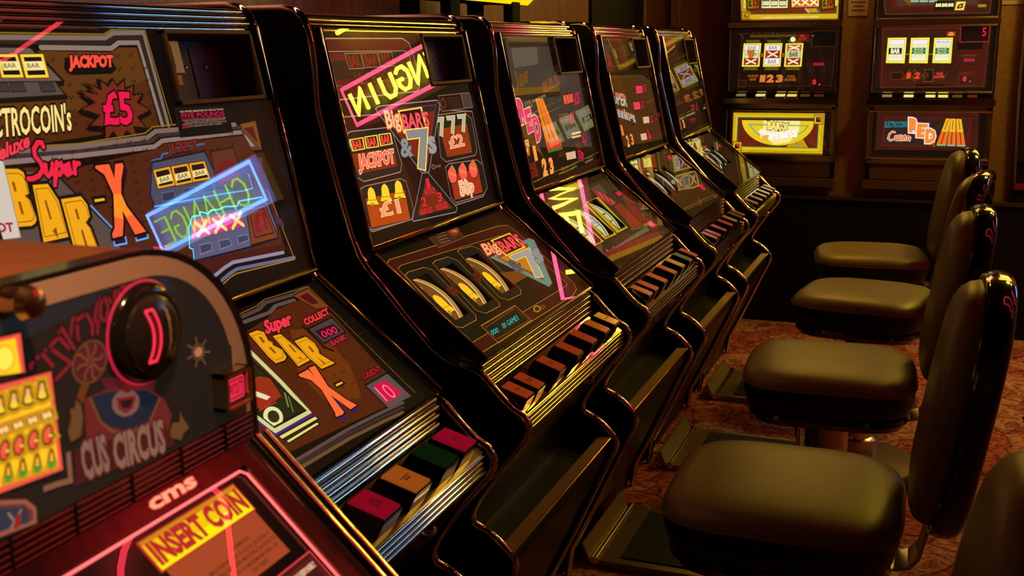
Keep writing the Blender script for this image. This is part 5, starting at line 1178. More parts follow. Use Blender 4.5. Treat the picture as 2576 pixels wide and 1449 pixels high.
["l","#1c1404",5,0,-63.7,197.5,-34.3,197.4],
["l","#1c1404",4,0,-62.8,175.4,-33.9,175.4],
["t","#b8a860","BAR",0.02,0,0,-58.7,182.3,-37.2,182.4,-58.7,190.7],
["p","#f4f0b8",-26.1,198.7,3.8,198.5,4.3,172.8,-25,172.3],
["l","#5a7a6a",2.5,1,-26.1,198.7,3.8,198.5,4.3,172.8,-25,172.3],
["l","#1c1404",5,0,-26,196.6,3.3,196.5],
["l","#1c1404",4,0,-25.1,174.6,3.7,174.5],
["t","#b8a860","BAR",0.02,0,0,-21,181.4,0.4,181.5,-21,189.8],
["p","#f4e48a",24,216.2,149.6,215.8,150.7,164.3,27.8,164.7],
["l","#3a2a04",5,1,24,216.2,149.6,215.8,150.7,164.3,27.8,164.7],
["p","#dc5a24",31.8,213.1,142.2,212.8,143.2,167.4,35.1,167.8],
["l","#f7f0b0",7,0,34.9,200.1,66.5,176.3],
["l","#f7f0b0",7,0,63.9,200.8,37.5,175.5],
["l","#f7f0b0",7,0,72.7,199.1,104.1,175.4],
["l","#f7f0b0",7,0,101.5,199.9,75.3,174.6],
["l","#f7f0b0",7,0,110.3,198.2,141.6,174.6],
["l","#f7f0b0",7,0,138.9,199,112.8,173.8],
["p","#4a3408",-172.7,227,-113.1,226.9,-112.1,162.8,-171.7,156.7],
["l","#2a1c04",3,1,-172.7,227,-113.1,226.9,-112.1,162.8,-171.7,156.7],
["p","#8a7a14",-168,221.1,-118.8,221.3,-118.3,167.3,-167.5,165.5],
["p","#a84a14",-148.6,220.6,-118.8,221.3,-118.3,167.3,-143.6,166.4],
["t","#3a1404","£15",0.03,0,0,-163.4,175.6,-120.1,177.6,-163.2,212.2],
["p","#4a3408",158,218.5,214.9,218.4,216.7,155.7,160,149.8],
["l","#2a1c04",3,1,158,218.5,214.9,218.4,216.7,155.7,160,149.8],
["p","#8a7a14",162.6,212.6,209.5,212.9,210.8,160.1,163.8,158.3],
["p","#a84a14",181.1,212.2,209.5,212.9,210.8,160.1,186.6,159.2],
["t","#3a1404","£10",0.03,0,0,167.6,168.2,208.9,170.2,167.3,204],
["p","#d8cc4a",-190.7,227.5,-177.2,227.7,-176.5,164.2,-189.1,163.6],
["l","#3a2a04",2,1,-190.7,227.5,-177.2,227.7,-176.5,164.2,-189.1,163.6],
["p","#d8cc4a",216.4,217,230.5,217.2,233.1,167.6,218.9,167.1],
["l","#3a2a04",2,1,216.4,217,230.5,217.2,233.1,167.6,218.9,167.1],
["p","#c89420",94.8,159.8,135.1,160.4,147.4,142,108.6,142.2],
["l","#b8c090",6,0,90.4,159.9,105.7,142.3],
["l","#3a7a60",5,0,137.9,160.3,153.1,142.8],
["p","#c09a14",-194.1,152.8,-152,150.5,-152.3,118.2,-193.5,118.3],
["l","#4a3404",3,1,-194.1,152.8,-152,150.5,-152.3,118.2,-193.5,118.3],
["p","#a04818",-184.9,146.7,-160,124.2,-184.1,125.2],
["l","#4a3404",3,0,-180.3,146.6,-160.2,145.4,-159.5,125.6],
["p","#d8b018",-157.5,137.4,227.7,134.1,227.2,116.9,-156.8,119.7],
["t","#fff0b0","© MCMXCVI ELECTROCOIN AUTOMATICS LIMITED",0.02,0,0,-106,120.2,151.4,120.7,-106.2,125.5]],"G_mid":[["p","#150b05",-218.5,70.5,238.1,72.3,230.9,-203.8,-232.1,-208.8],
["p","#1c0d07",-190.6,53.8,231.8,56.6,221.1,-181.7,-199.1,-185.9],
["l","#3c1a0c",4,1,-190.6,53.8,231.8,56.6,221.1,-181.7,-199.1,-185.9],
["p","#4a3e10",-154.2,47.4,56.3,47.5,56.8,35.8,-152.3,35.5],
["l","#5c5a0c",3,0,-171.4,22.4,-106.8,22.5],
["l","#5c5a0c",3,0,-178.8,-110.5,-112.2,-110.1],
["l","#5c5a0c",3,0,-169.5,18.8,-107.8,19],
["l","#5c5a0c",3,0,-177.1,-106.9,-113.6,-106.5],
["l","#5c5a0c",3,0,-167.5,15.2,-108.9,15.4],
["l","#5c5a0c",3,0,-175.4,-103.3,-114.9,-102.9],
["l","#5c5a0c",3,0,-165.6,11.6,-109.9,11.9],
["l","#5c5a0c",3,0,-173.7,-99.7,-116.2,-99.3],
["l","#5c5a0c",3,0,-75.3,21.3,-11.6,21.4],
["l","#5c5a0c",3,0,-82.1,-110.7,-16.4,-110.3],
["l","#5c5a0c",3,0,-73.4,17.7,-12.6,17.9],
["l","#5c5a0c",3,0,-80.5,-107.2,-17.8,-106.7],
["l","#5c5a0c",3,0,-71.5,14.1,-13.6,14.4],
["l","#5c5a0c",3,0,-78.8,-103.6,-19.1,-103.2],
["l","#5c5a0c",3,0,-69.6,10.6,-14.7,10.9],
["l","#5c5a0c",3,0,-77.1,-100,-20.4,-99.6],
["l","#5c5a0c",3,0,19.4,20.2,82.3,20.3],
["l","#5c5a0c",3,0,13.3,-111,78.1,-110.5],
["l","#5c5a0c",3,0,21.3,16.6,81.3,16.8],
["l","#5c5a0c",3,0,14.9,-107.4,76.7,-107],
["l","#5c5a0c",3,0,23.3,13.1,80.3,13.3],
["l","#5c5a0c",3,0,16.5,-103.8,75.4,-103.4],
["l","#5c5a0c",3,0,25.2,9.6,79.3,9.8],
["l","#5c5a0c",3,0,18.1,-100.3,74.1,-99.9],
["p","#241004",-182.5,11.7,-97.9,12.4,-103,-99,-187.5,-99.4],
["p","#f2dc1e",-180.6,9.1,-100,9.7,-104.9,-96.3,-185.4,-96.7],
["p","#fff27a",-177.9,5.4,-102.9,6,-107.5,-92.6,-182.4,-92.9],
["p","#2a1c06",-174,3.5,-107,3.5,-111.2,-89.6,-178.2,-90.3],
["p","#241004",-86.3,10.7,-2.8,11.3,-7.4,-99.3,-90.8,-99.7],
["p","#f2dc1e",-84.4,8.1,-4.8,8.7,-9.3,-96.7,-88.7,-97],
["p","#fff27a",-81.7,4.4,-7.8,5,-11.9,-93,-85.7,-93.3],
["p","#2a1c06",-77.9,2.6,-11.8,2.5,-15.5,-90,-81.6,-90.6],
["p","#241004",8.7,9.7,91.1,10.3,86.9,-99.6,4.7,-99.9],
["p","#f2dc1e",10.6,7.1,89,7.7,85.1,-97,6.8,-97.3],
["p","#fff27a",13.2,3.4,86.2,4,82.5,-93.3,9.7,-93.6],
["p","#2a1c06",17,1.6,82.2,1.5,78.9,-90.3,13.7,-91],
["p","#f6e6f0",-173.1,2.2,-108.1,2.1,-109.2,-23.1,-174.2,-23.2],
["l","#3a2a10",1.2,1,-173.1,2.2,-108.1,2.1,-109.2,-23.1,-174.2,-23.2],
["t","#8a8a50","BAR",0.02,0,0,-160.9,-18.1,-121.9,-18.1,-160.3,-2.9],
["p","#d8d8b8",-174.2,-23.2,-109.2,-23.1,-110.8,-57.4,-175.8,-57.9],
["l","#3a2a10",1.2,1,-174.2,-23.2,-109.2,-23.1,-110.8,-57.4,-175.8,-57.9],
["p","#b8a018",-170.4,-40.6,-141.5,-25.9,-113,-40.2,-143.3,-54.9],
["t","#e06a1e","7",0.06,"#4a1a06",0.12,-150.7,-55.6,-128.9,-55.2,-157.5,-25],
["p","#a02418",-175.8,-57.9,-110.8,-57.4,-112.1,-88.3,-177.1,-88.9],
["l","#3a2a10",1.2,1,-175.8,-57.9,-110.8,-57.4,-112.1,-88.3,-177.1,-88.9],
["l","#f4ecc0",6,0,-164.9,-63,-122.9,-83.1],
["l","#f4ecc0",6,0,-122,-62.8,-165.8,-83.5],
["p","#f6e6f0",-76.9,1.2,-12.8,1.1,-13.8,-23.9,-78,-24.1],
["l","#3a2a10",1.2,1,-76.9,1.2,-12.8,1.1,-13.8,-23.9,-78,-24.1],
["t","#8a8a50","BAR",0.02,0,0,-64.9,-19,-26.4,-18.9,-64.3,-3.8],
["p","#a02418",-78,-24.1,-13.8,-23.9,-15.2,-58,-79.3,-58.4],
["l","#3a2a10",1.2,1,-78,-24.1,-13.8,-23.9,-15.2,-58,-79.3,-58.4],
["l","#f4ecc0",6,0,-67.2,-29.9,-25.8,-52.3],
["l","#f4ecc0",6,0,-24.9,-29.7,-68.1,-52.5],
["p","#f6e6f0",-79.3,-58.4,-15.2,-58,-16.4,-88.6,-80.6,-89.3],
["l","#3a2a10",1.2,1,-79.3,-58.4,-15.2,-58,-16.4,-88.6,-80.6,-89.3],
["t","#8a8a50","BAR",0.02,0,0,-67.4,-83,-29,-82.6,-66.7,-64.5],
["p","#c85a48",17.9,0.2,81.2,0.2,80.3,-24.7,17,-24.8],
["l","#3a2a10",1.2,1,17.9,0.2,81.2,0.2,80.3,-24.7,17,-24.8],
["l","#f4ecc0",6,0,28.6,-4,69.8,-20.5],
["l","#f4ecc0",6,0,70.4,-4,28,-20.6],
["p","#c8c890",17,-24.8,80.3,-24.7,79.1,-58.6,15.8,-59],
["l","#3a2a10",1.2,1,17,-24.8,80.3,-24.7,79.1,-58.6,15.8,-59],
["t","#2a2a14","BAR",0.02,0,0,28.8,-52.1,66.7,-51.9,29.5,-31.6],
["p","#a02418",15.8,-59,79.1,-58.6,78,-89,14.7,-89.6],
["l","#3a2a10",1.2,1,15.8,-59,79.1,-58.6,78,-89,14.7,-89.6],
["l","#f4ecc0",6,0,26.4,-64.1,67.5,-83.9],
["l","#f4ecc0",6,0,68.2,-63.8,25.7,-84.3],
["p","#50200a",-104.6,-34.7,-86,-34.2,-85.9,-53.5,-104.4,-54],
["l","#2a0e04",1.5,1,-104.6,-34.7,-86,-34.2,-85.9,-53.5,-104.4,-54],
["t","#c86a20","WIN",0.04,0,0,-102.5,-42.7,-87.5,-42.5,-102.7,-36.8],
["t","#c86a20","LINE",0.04,0,0,-102.1,-51.1,-87.2,-50.9,-102.4,-45.1],
["p","#50200a",-8.3,-35.4,10,-35,10.2,-54.1,-8.1,-54.6],
["l","#2a0e04",1.5,1,-8.3,-35.4,10,-35,10.2,-54.1,-8.1,-54.6],
["t","#c86a20","WIN",0.04,0,0,-6.2,-43.4,8.6,-43.2,-6.4,-37.5],
["t","#c86a20","LINE",0.04,0,0,-5.8,-51.7,8.9,-51.5,-6.1,-45.8],
["e","#ffe8b0",0,41.5,24.9,53.2,24.7,41.3,36],
["e","#fff6dc",0,41.5,24.9,49.1,24.8,41.5,31.9],
["l","#e0a040",2,0,38.4,21.4,44.9,28.6],
["p","#6a100a",58.7,46.9,112.2,46.7,113.1,15.3,59.5,15.3],
["t","#a83418","30p",0.04,0,0,73.1,31.2,97.8,31.2,72.7,39.1],
["t","#a83418","PLAY",0.05,0,0,68.6,20.5,100.7,20.7,68.3,28.1],
["p","#0c0804",124,61.1,233,60.9,233.6,-6.9,125.8,-8.7],
["l","#3a1c0a",4,1,124,61.1,233,60.9,233.6,-6.9,125.8,-8.7],
["t","#9a5418","NUDGE",0.05,0,0,-154.8,-143.6,-109.5,-143,-154.3,-134.6],
["t","#9a5418","NOW",0.05,0,0,-146.6,-160.2,-117.9,-159.5,-146.4,-149],
["t","#9a5418","TAKE",0.05,0,0,22.2,-146,56.1,-145.4,22.3,-136.2],
["t","#9a5418","NUDGES",0.05,0,0,13.9,-160.9,62.7,-160.2,14.1,-150.2],
["t","#d07a2c","1",0.09,"#3a1404",0.12,-98,-166.1,-80.6,-165.5,-95.6,-135.2],
["t","#d07a2c","2",0.09,"#3a1404",0.12,-66.4,-166.1,-41,-165.4,-64.1,-135.2],
["t","#d07a2c","3",0.09,"#3a1404",0.12,-24.5,-166,-0.1,-165.4,-22.2,-135.3],
["t","#ff1e48","0000",0,0,0,136.2,-91.9,181.4,-92,136.8,-79.5],
["p","#2a0408",127.2,-146.6,180.3,-145.4,180.1,-183.6,126.9,-185],
["t","#ff2e54","0",0.03,0,0,137.9,-176.1,151.3,-176,138.1,-155.4],
["t","#ff2e54",",",0.05,0,0,165.9,-177.5,171.7,-177.5,166.1,-158.3],
["p","#2c120a",-196.9,-158.7,-162.6,-157.2,-165.4,-188.3,-200.5,-189.6],
["l","#5a2414",3,1,-196.9,-158.7,-162.6,-157.2,-165.4,-188.3,-200.5,-189.6]],"G_bot":[["p","#d8bc16",-216.8,-308.2,198.5,-307.4,196.4,-491,-217.7,-491.6],
["l","#a04c0c",3,1,-216.8,-308.2,198.5,-307.4,196.4,-491,-217.7,-491.6],
["l","#8a6a08",2,1,-208.9,-315.7,191,-315.2,187.4,-483.1,-209.2,-483.3],
["p","#6a2012",-194.6,-330.3,172.6,-328.9,172,-465.8,-196.9,-465.6],
["l","#2e6a3c",4,1,-194.6,-330.3,172.6,-328.9,172,-465.8,-196.9,-465.6],
["l","#85301c",1.2,0,-195.1,-335.5,-138.7,-462.6],
["l","#85301c",1.2,0,-167.4,-335.1,-111.1,-461.9],
["l","#85301c",1.2,0,103.3,-331.5,158.9,-455.9],
["l","#85301c",1.2,0,129.8,-331.1,185.4,-455.3],
["l","#85301c",1.2,0,156.2,-330.8,211.7,-454.7],
["l","#1a1002",6,1,-176.8,-342.1,153.5,-342.6,153,-355.9,147.8,-375.7,137.5,-394.6,122.3,-411.9,102.7,-427.1,79.4,-439.7,53.1,-449.2,24.5,-455.3,-5.3,-457.8,-30.1,-457.1,-59,-452.7,-86.4,-444.8,-111.4,-433.4,-133.3,-419.1,-151.3,-402.2,-164.9,-383.4,-173.5,-363.1,-176.8,-342.1],
["p","#e8c41c",-176.8,-342.1,153.5,-342.6,153,-355.9,147.8,-375.7,137.5,-394.6,122.3,-411.9,102.7,-427.1,79.4,-439.7,53.1,-449.2,24.5,-455.3,-5.3,-457.8,-30.1,-457.1,-59,-452.7,-86.4,-444.8,-111.4,-433.4,-133.3,-419.1,-151.3,-402.2,-164.9,-383.4,-173.5,-363.1,-176.8,-342.1],
["p","#f8e890",-74.6,-342.4,90.5,-342.5,86.1,-392.7,44.8,-443,-22.5,-453.1,-78.8,-409.4],
["l","#5aa088",5,0,-142.3,-362.3,128.1,-364.2,109.3,-388.9,60.6,-420.5],
["l","#5aa088",5,0,-142.3,-362.3,-113.6,-396.3,-78.4,-419.8],
["p","#fdf2c8",-93.5,-382.2,85.5,-379.2,81.7,-406.4,30.5,-424.5,-43.9,-429.4,-85,-426.8],
["t","#f8e070","BAR-X",0.07,"#2a1a04",0.13,-56,-381.6,37.4,-388.5,-56.6,-348],
["t","#fff4e4","7evens",0.05,"#c8b048",0.07,-81.1,-437.1,80.4,-413.3,-93.1,-392.5],
["p","#e8b040",-80.4,-412.9,-48.1,-408.9,-53.1,-436.5,-84.5,-438.9],
["p","#c89014",32,-458.7,71.6,-442.5,91,-463.6,40.6,-464],
["p","#c89014",78.3,-440.6,107.5,-423,131.1,-464,94.4,-464.2],
["l","#2a1a04",4,0,107.5,-423,139.5,-464.8],
["l","#68a898",5,0,73.4,-443.4,91,-463.6],
["p","#c8a818",152.1,-314,192.3,-314.2,192,-356.5,152.2,-356.1],
["l","#3a2a04",3,1,152.1,-314,192.3,-314.2,192,-356.5,152.2,-356.1],
["p","#b04418",159.8,-322.1,184.6,-322.2,184.5,-348.4],
["p","#20160a",159.8,-322.1,184.5,-348.4,159.8,-348.1],
["l","#e8d050",2,0,159.8,-322.1,159.8,-348.1,184.5,-348.4],
["p","#c8a818",-214,-443.3,-173.3,-444.2,-174.2,-486,-216.1,-485.3],
["l","#3a2a04",3,1,-214,-443.3,-173.3,-444.2,-174.2,-486,-216.1,-485.3],
["p","#b04418",-206.6,-451.4,-181.3,-452,-181.9,-477.9],
["p","#20160a",-206.6,-451.4,-181.9,-477.9,-207.9,-477.4],
["l","#e8d050",2,0,-206.6,-451.4,-207.9,-477.4,-181.9,-477.9],
["t","#8a7208","© MCMXCVI ELECTROCOIN AUTOMATICS LIMITED  ALL RIGHTS RESERVED",0.02,0,0,-144.7,-487.7,123.8,-486,-144.5,-482.9]],"H_top":[["p","#3c1a10",-234.1,273.3,217.8,259.6,212.7,125.6,-209,128.5],
["l","#5a2a18",5,1,-234.1,273.3,217.8,259.6,212.7,125.6,-209,128.5],
["p","#5a1410",-193,272.1,179.1,260.8,182.4,149.4,-181.5,151.8],
["p","#463228",-176.6,271.6,161,261.3,163.4,160.8,-164.4,162.7],
["p","#f06a24",-109,230.8,-82.1,230.1,-74.9,182.3,-108.6,182.3],
["p","#58c8b0",-108.7,183.1,-74.9,183.1,-75.9,176.8,-108.8,176.7],
["p","#f06a24",-74,229.9,-47.1,229.1,-37.2,181.4,-70.8,181.4],
["p","#58c8b0",-70.8,182.2,-37.3,182.2,-38.2,175.9,-71,175.8],
["p","#f06a24",-39.1,228.9,-12.4,228.2,0.2,180.5,-33.2,180.5],
["p","#58c8b0",-33.2,181.3,0.1,181.3,-0.8,175,-33.3,174.9],
["p","#7a4a10",-150.3,198.6,-108.5,160,-114.4,231],
["p","#141008",-10.3,178.5,67.9,178.1,67.9,140.9,-8.6,141.2],
["t","#fff2a8","BAR BAR BAR",0.08,0,0,-4.3,156.3,66.3,156.1,-3,168.7],
["p","#f6ea70",77.3,175.9,115.9,175.5,110.2,138.7,72,138.6],
["l","#6a5a08",3,1,77.3,175.9,115.9,175.5,110.2,138.7,72,138.6],
["t","#8a1a10","£5",0.08,0,0,81.9,147.5,104.2,148.4,84.6,165.3],
["l","#8a8a20",6,0,166.7,158.5,195.2,158.4],
["l","#8a8a20",6,0,167.1,153,195.6,153]],"H_mid":[["p","#24100a",-231.8,85.2,228.4,83,224.1,-191.2,-237.1,-194.3],
["p","#401a10",-216.2,65.1,219.8,66.7,212.9,-182.8,-209.3,-189.9],
["l","#5a2014",5,1,-216.2,65.1,219.8,66.7,212.9,-182.8,-209.3,-189.9],
["p","#3a1a0e",-189.9,42.1,101.3,43.7,105,-154.9,-185.8,-163.8],
["l","#180a06",3,0,-156.9,41.6,-213.9,-20.2],
["l","#180a06",3,0,-170.7,-92,-207.2,-132.1],
["l","#180a06",3,0,-115.8,41.1,-172.3,-20.6],
["l","#180a06",3,0,-129.3,-92.1,-165.5,-132.1],
["l","#180a06",3,0,-75,40.5,-131.1,-21],
["l","#180a06",3,0,-88.2,-92.3,-124.1,-132.1],
["l","#180a06",3,0,-34.5,40,-90,-21.3],
["l","#180a06",3,0,-47.3,-92.4,-82.9,-132.2],
["l","#180a06",3,0,5.9,39.4,-49.3,-21.7],
["l","#180a06",3,0,-6.6,-92.6,-41.9,-132.2],
["l","#180a06",3,0,46,38.9,-8.7,-22.1],
["l","#180a06",3,0,33.8,-92.7,-1.2,-132.2],
["l","#180a06",3,0,85.8,38.3,31.6,-22.4],
["l","#180a06",3,0,73.9,-92.9,39.2,-132.3],
["l","#180a06",3,0,125.5,37.8,71.6,-22.8],
["l","#180a06",3,0,113.9,-93,79.4,-132.3],
["l","#180a06",3,0,164.8,37.3,111.4,-23.1],
["l","#180a06",3,0,153.6,-93.2,119.4,-132.3],
["p","#241a04",-195.1,29.2,-113,29.7,-114.7,-87,-197.4,-85.4],
["p","#f2e61a",-193.1,26.5,-114.9,27,-116.6,-84.2,-195.4,-82.7],
["p","#fff65a",-190.5,22.7,-117.7,23.1,-119.3,-80.3,-192.6,-78.9],
["p","#2a2206",-185.8,19.3,-121.3,19.4,-123.3,-75,-188.6,-74.7],
["p","#eae6b4",-184.9,17.9,-122.3,18,-124.2,-73.6,-187.6,-73.3],
["p","#f8e6f2",-184.9,17.9,-122.3,18,-123.4,1.6,-186.1,1.2],
["p","#f4ead8",-186.8,-60.4,-123.9,-60.8,-124.2,-73.6,-187.6,-73.3],
["p","#241a04",-99,28,-18.1,28.5,-19.3,-87.4,-100.9,-85.8],
["p","#f2e61a",-97.1,25.3,-20,25.8,-21.2,-84.6,-98.9,-83.1],
["p","#fff65a",-94.5,21.5,-22.8,21.9,-23.9,-80.7,-96.1,-79.3],
["p","#2a2206",-89.9,18.1,-26.3,18.2,-27.8,-75.5,-92.3,-75.1],
["p","#eae6b4",-89,16.8,-27.2,16.9,-28.7,-74.1,-91.3,-73.8],
["p","#f8e6f2",-89,16.8,-27.2,16.9,-28.3,0.6,-90.1,0.1],
["p","#f4ead8",-90.5,-61,-28.5,-61.4,-28.7,-74.1,-91.3,-73.8],
["p","#241a04",-3,26.8,76.8,27.3,76.1,-87.8,-4.3,-86.2],
["p","#f2e61a",-1.1,24.1,74.9,24.6,74.2,-85,-2.4,-83.5],
["p","#fff65a",1.5,20.3,72.2,20.8,71.5,-81.1,0.4,-79.8],
["p","#2a2206",6.1,17,68.8,17.1,67.7,-75.9,4.1,-75.6],
["p","#eae6b4",7,15.6,67.8,15.8,66.8,-74.6,5.1,-74.3],
["p","#f8e6f2",7,15.6,67.8,15.8,66.8,-0.4,6,-0.9],
["p","#f4ead8",5.8,-61.6,66.9,-61.9,66.8,-74.6,5.1,-74.3],
["p","#121208",-186.3,-17.6,-131.3,-17.6,-131.5,-44.2,-186.1,-44.7],
["t","#f0ecc0","BAR",0.06,0,0,-176.7,-39.9,-140.8,-40.2,-175.9,-21.1],
["p","#1c6a34",-88.9,-18,-33,-17.9,-33.3,-30.3,-89.2,-30.4],
["t","#c8dca0","BAR",0.04,0,0,-80.1,-27.6,-41.5,-27.7,-79.5,-20.3],
["p","#1c6a34",-89.1,-31.5,-33.2,-31.4,-33.4,-43.8,-89.4,-44],
["t","#c8dca0","BAR",0.04,0,0,-80.3,-41.2,-41.7,-41.2,-79.7,-33.9],
["p","#1c6a34",7.2,-18.8,62.3,-18.8,62.1,-31.1,7,-31.2],
["t","#c8dca0","BAR",0.04,0,0,15.9,-28.5,53.9,-28.5,16.5,-21.2],
["p","#1c6a34",7,-32.3,62.2,-32.2,62,-44.5,6.8,-44.7],
["t","#c8dca0","BAR",0.04,0,0,15.8,-41.9,53.8,-41.9,16.3,-34.6],
["t","#6ab0d0","BAR",0.05,0,0,11.1,2.4,64.5,2.4,11.7,10],
["l","#8a8a14",4,0,-115.8,-45.2,-98.1,-45.1],
["l","#8a8a14",4,0,-20.6,-45.9,-3.1,-45.7],
["p","#b82c20",48.4,49.4,82.9,49.5,83.2,30.6,48.7,30.5],
["t","#f0c030","30p",0.05,0,0,58.6,40.9,74.5,41,58.7,47],
["t","#f0c030","PLAY",0.05,0,0,55.7,33.2,76.9,33.2,55.8,39.3],
["p","#140a06",103,75.5,217.8,76.3,218,6.3,104.1,4.8],
["l","#8a2a1c",4,1,103,75.5,217.8,76.3,218,6.3,104.1,4.8],
["p","#0e0a08",96.4,2.1,196.2,2.4,194.4,-25.3,95.8,-26.3],
["p","#4a1410",117.1,-28.8,195.9,-28.1,194.6,-149.2,118.2,-152],
["p","#1a0406",182,68.7,204.1,69.7,204.6,28.5,182.6,27.4],
["t","#e01c3c","5",0.02,0,0,191.5,30,205.8,30.4,190.2,64.4],
["t","#6a4420","COLLECT",0.06,0,0,117,-55.3,174.3,-54.3,117,-48.8],
["p","#3a1a10",108.8,-59.4,178.6,-58.4,177.1,-91.9,107.2,-93],
["t","#ff2850","0000",0,0,0,123.9,-78.5,167.7,-78.2,125,-64.5],
["t","#5a3418","CREDITS",0.06,0,0,115.1,-129,173.2,-127.3,115.2,-122.5],
["p","#3a1a10",110.3,-135.1,173.7,-133.8,173,-177.3,108.2,-180.3],
["l","#5a2a14",3,1,110.3,-135.1,173.7,-133.8,173,-177.3,108.2,-180.3],
["t","#ff3a60","0",0.03,0,0,127.3,-161,140.1,-161,128,-141.3],
["t","#ff3a60",",",0.05,0,0,154.7,-162.7,160,-162.7,154.9,-146.4],
["p","#2a1008",-168.8,-123.5,-120.6,-122.1,-124.1,-153.6,-172.4,-155.1],
["l","#5a3010",3,1,-168.8,-123.5,-120.6,-122.1,-124.1,-153.6,-172.4,-155.1],
["p","#3c1c0c",-96.5,-112.2,-77.6,-150.7,-118.7,-152.2],
["l","#6a3c14",3,1,-96.5,-112.2,-77.6,-150.7,-118.7,-152.2],
["t","#f0442c","1",0.06,0,0,-103.7,-149.3,-91.4,-148.8,-101.1,-125],
["p","#3c1c0c",-76,-110.8,-34.8,-137.9,-74,-163.6],
["l","#6a3c14",3,1,-76,-110.8,-34.8,-137.9,-74,-163.6],
["t","#f0442c","2",0.06,0,0,-72.2,-149.3,-53.1,-148.7,-68.3,-125.1],
["p","#1c1410",-31,-112.3,4.1,-111,4.8,-162.1,-31.7,-163.5],
["l","#5a4014",4,1,-31,-112.3,4.1,-111,4.8,-162.1,-31.7,-163.5],
["t","#6a2010","3",0.04,0,0,-27.9,-146.4,-15.2,-145.9,-26.1,-125.1],
["p","#38160c",10.2,-122.3,58.5,-121,54.2,-154.9,8.5,-156.4],
["l","#5a3010",2,1,10.2,-122.3,58.5,-121,54.2,-154.9,8.5,-156.4],
["t","#d8402c","TAKE",0.05,0,0,16.5,-134.5,43.4,-134,17.2,-125.2],
["t","#d8402c","NUDGES",0.05,0,0,9.3,-147.9,51,-147,10,-137.9],
["p","#160c08",-63.8,-173.6,54.3,-174.8,53.5,-182.7,-63.2,-182.2]],"H_bot":[["p","#3c1a12",-220.9,-290.9,205.8,-292.7,212.7,-462.9,-221.5,-470],
["l","#1a0c08",6,1,-220.9,-290.9,205.8,-292.7,212.7,-462.9,-221.5,-470],
["p","#5a1612",-194.2,-313.6,180.7,-315.4,179,-453.9,-195.4,-452.7],
["l","#2a0c0a",2,1,-194.2,-313.6,180.7,-315.4,179,-453.9,-195.4,-452.7],
["p","#33221c",-181,-323.3,163.5,-325.2,160,-441.4,-183.2,-444.1],
["l","#150c08",2,0,-105.7,-324,-184.3,-399.3],
["l","#150c08",2,0,-40.9,-413,-64,-439.8],
["l","#150c08",2,0,-25.2,-322.9,-102.6,-397.8],
["l","#150c08",2,0,39.2,-411.4,16.5,-438.1],
["l","#150c08",2,0,54.4,-321.8,-21.8,-396.3],
["l","#150c08",2,0,118.4,-409.8,96,-436.3],
["l","#150c08",2,0,133.1,-320.8,58,-394.8],
["l","#150c08",2,0,210.9,-319.8,136.9,-393.3],
["l","#150c08",2,0,287.7,-318.7,214.8,-391.8],
["t","#1a8a98","ELECTROCOIN's",0.02,0,0,-183.2,-366.2,-86.9,-364,-182.5,-339.8],
["l","#fff0c0",9,0,-139.3,-386.9,-149,-383.8,-160.9,-395.6,-165.3,-415.5,-156,-423.6,-140.6,-418.3],
["l","#fff0c0",9,0,-127.3,-403.2,-135.7,-405,-136.8,-418.3,-129.4,-420.8,-126.3,-404.8,-124,-422],
["l","#fff0c0",9,0,-112.8,-399.6,-118.9,-403,-113.3,-411.2,-114.6,-421.1,-121.5,-421.9],
["l","#fff0c0",9,0,-107,-402.8,-106.4,-421.6],
["l","#fff0c0",9,0,-99.5,-421.5,-100,-404.3,-94.6,-400.9,-90.8,-421.3],
["l","#fff0c0",9,0,-83.2,-407.3,-84.7,-418.9,-75.1,-421.9,-72.1,-410.4,-80.3,-404.6,-84,-410.6],
["l","#e0402a",5,0,-139.3,-386.9,-149,-383.8,-160.9,-395.6,-165.3,-415.5,-156,-423.6,-140.6,-418.3],
["l","#e0402a",5,0,-127.3,-403.2,-135.7,-405,-136.8,-418.3,-129.4,-420.8,-126.3,-404.8,-124,-422],
["l","#e0402a",5,0,-112.8,-399.6,-118.9,-403,-113.3,-411.2,-114.6,-421.1,-121.5,-421.9],
["l","#e0402a",5,0,-107,-402.8,-106.4,-421.6],
["l","#e0402a",5,0,-99.5,-421.5,-100,-404.3,-94.6,-400.9,-90.8,-421.3],
["l","#e0402a",5,0,-83.2,-407.3,-84.7,-418.9,-75.1,-421.9,-72.1,-410.4,-80.3,-404.6,-84,-410.6],
["p","#6a4c0c",-76.7,-315.4,35.1,-395.2,34.4,-452.4,-76.9,-384.2],
["t","#f08a2a","R",0.07,"#f8dce0",0.14,-75.6,-380.9,-42.9,-381.9,-79.1,-326.9],
["t","#f08a2a","E",0.07,"#f8dce0",0.14,-40.9,-403.2,-5.9,-404.2,-41.8,-350.9],
["t","#f08a2a","D",0.07,"#f8dce0",0.14,-5.2,-427.1,29.6,-428,-5.8,-373.1],
["p","#4ad0a0",72.2,-327.8,89.5,-328.2,77.2,-442.9,40.4,-442.1],
["p","#f06a1c",71.3,-323.2,88.6,-323.7,76.3,-438.4,39.5,-437.6],
["p","#f6b020",71.3,-323.2,88.6,-323.7,82.5,-380.8,55.5,-380.2],
["l","#2a1204",2.5,0,80.5,-331.2,68.4,-371.8],
["l","#2a1204",3.5,0,69.1,-381.6,57.9,-437.2],
["p","#4ad0a0",92,-328.1,110.7,-328.2,117.8,-443,83.4,-443.1],
["p","#f06a1c",91,-323.6,109.8,-323.7,116.8,-438.5,82.4,-438.6],
["p","#f6b020",91,-323.6,109.8,-323.7,113.3,-380.9,86.7,-380.9],
["l","#2a1204",2.5,0,100.9,-330.9,99.3,-371.3],
["l","#2a1204",3.5,0,100,-381,99.5,-436.2],
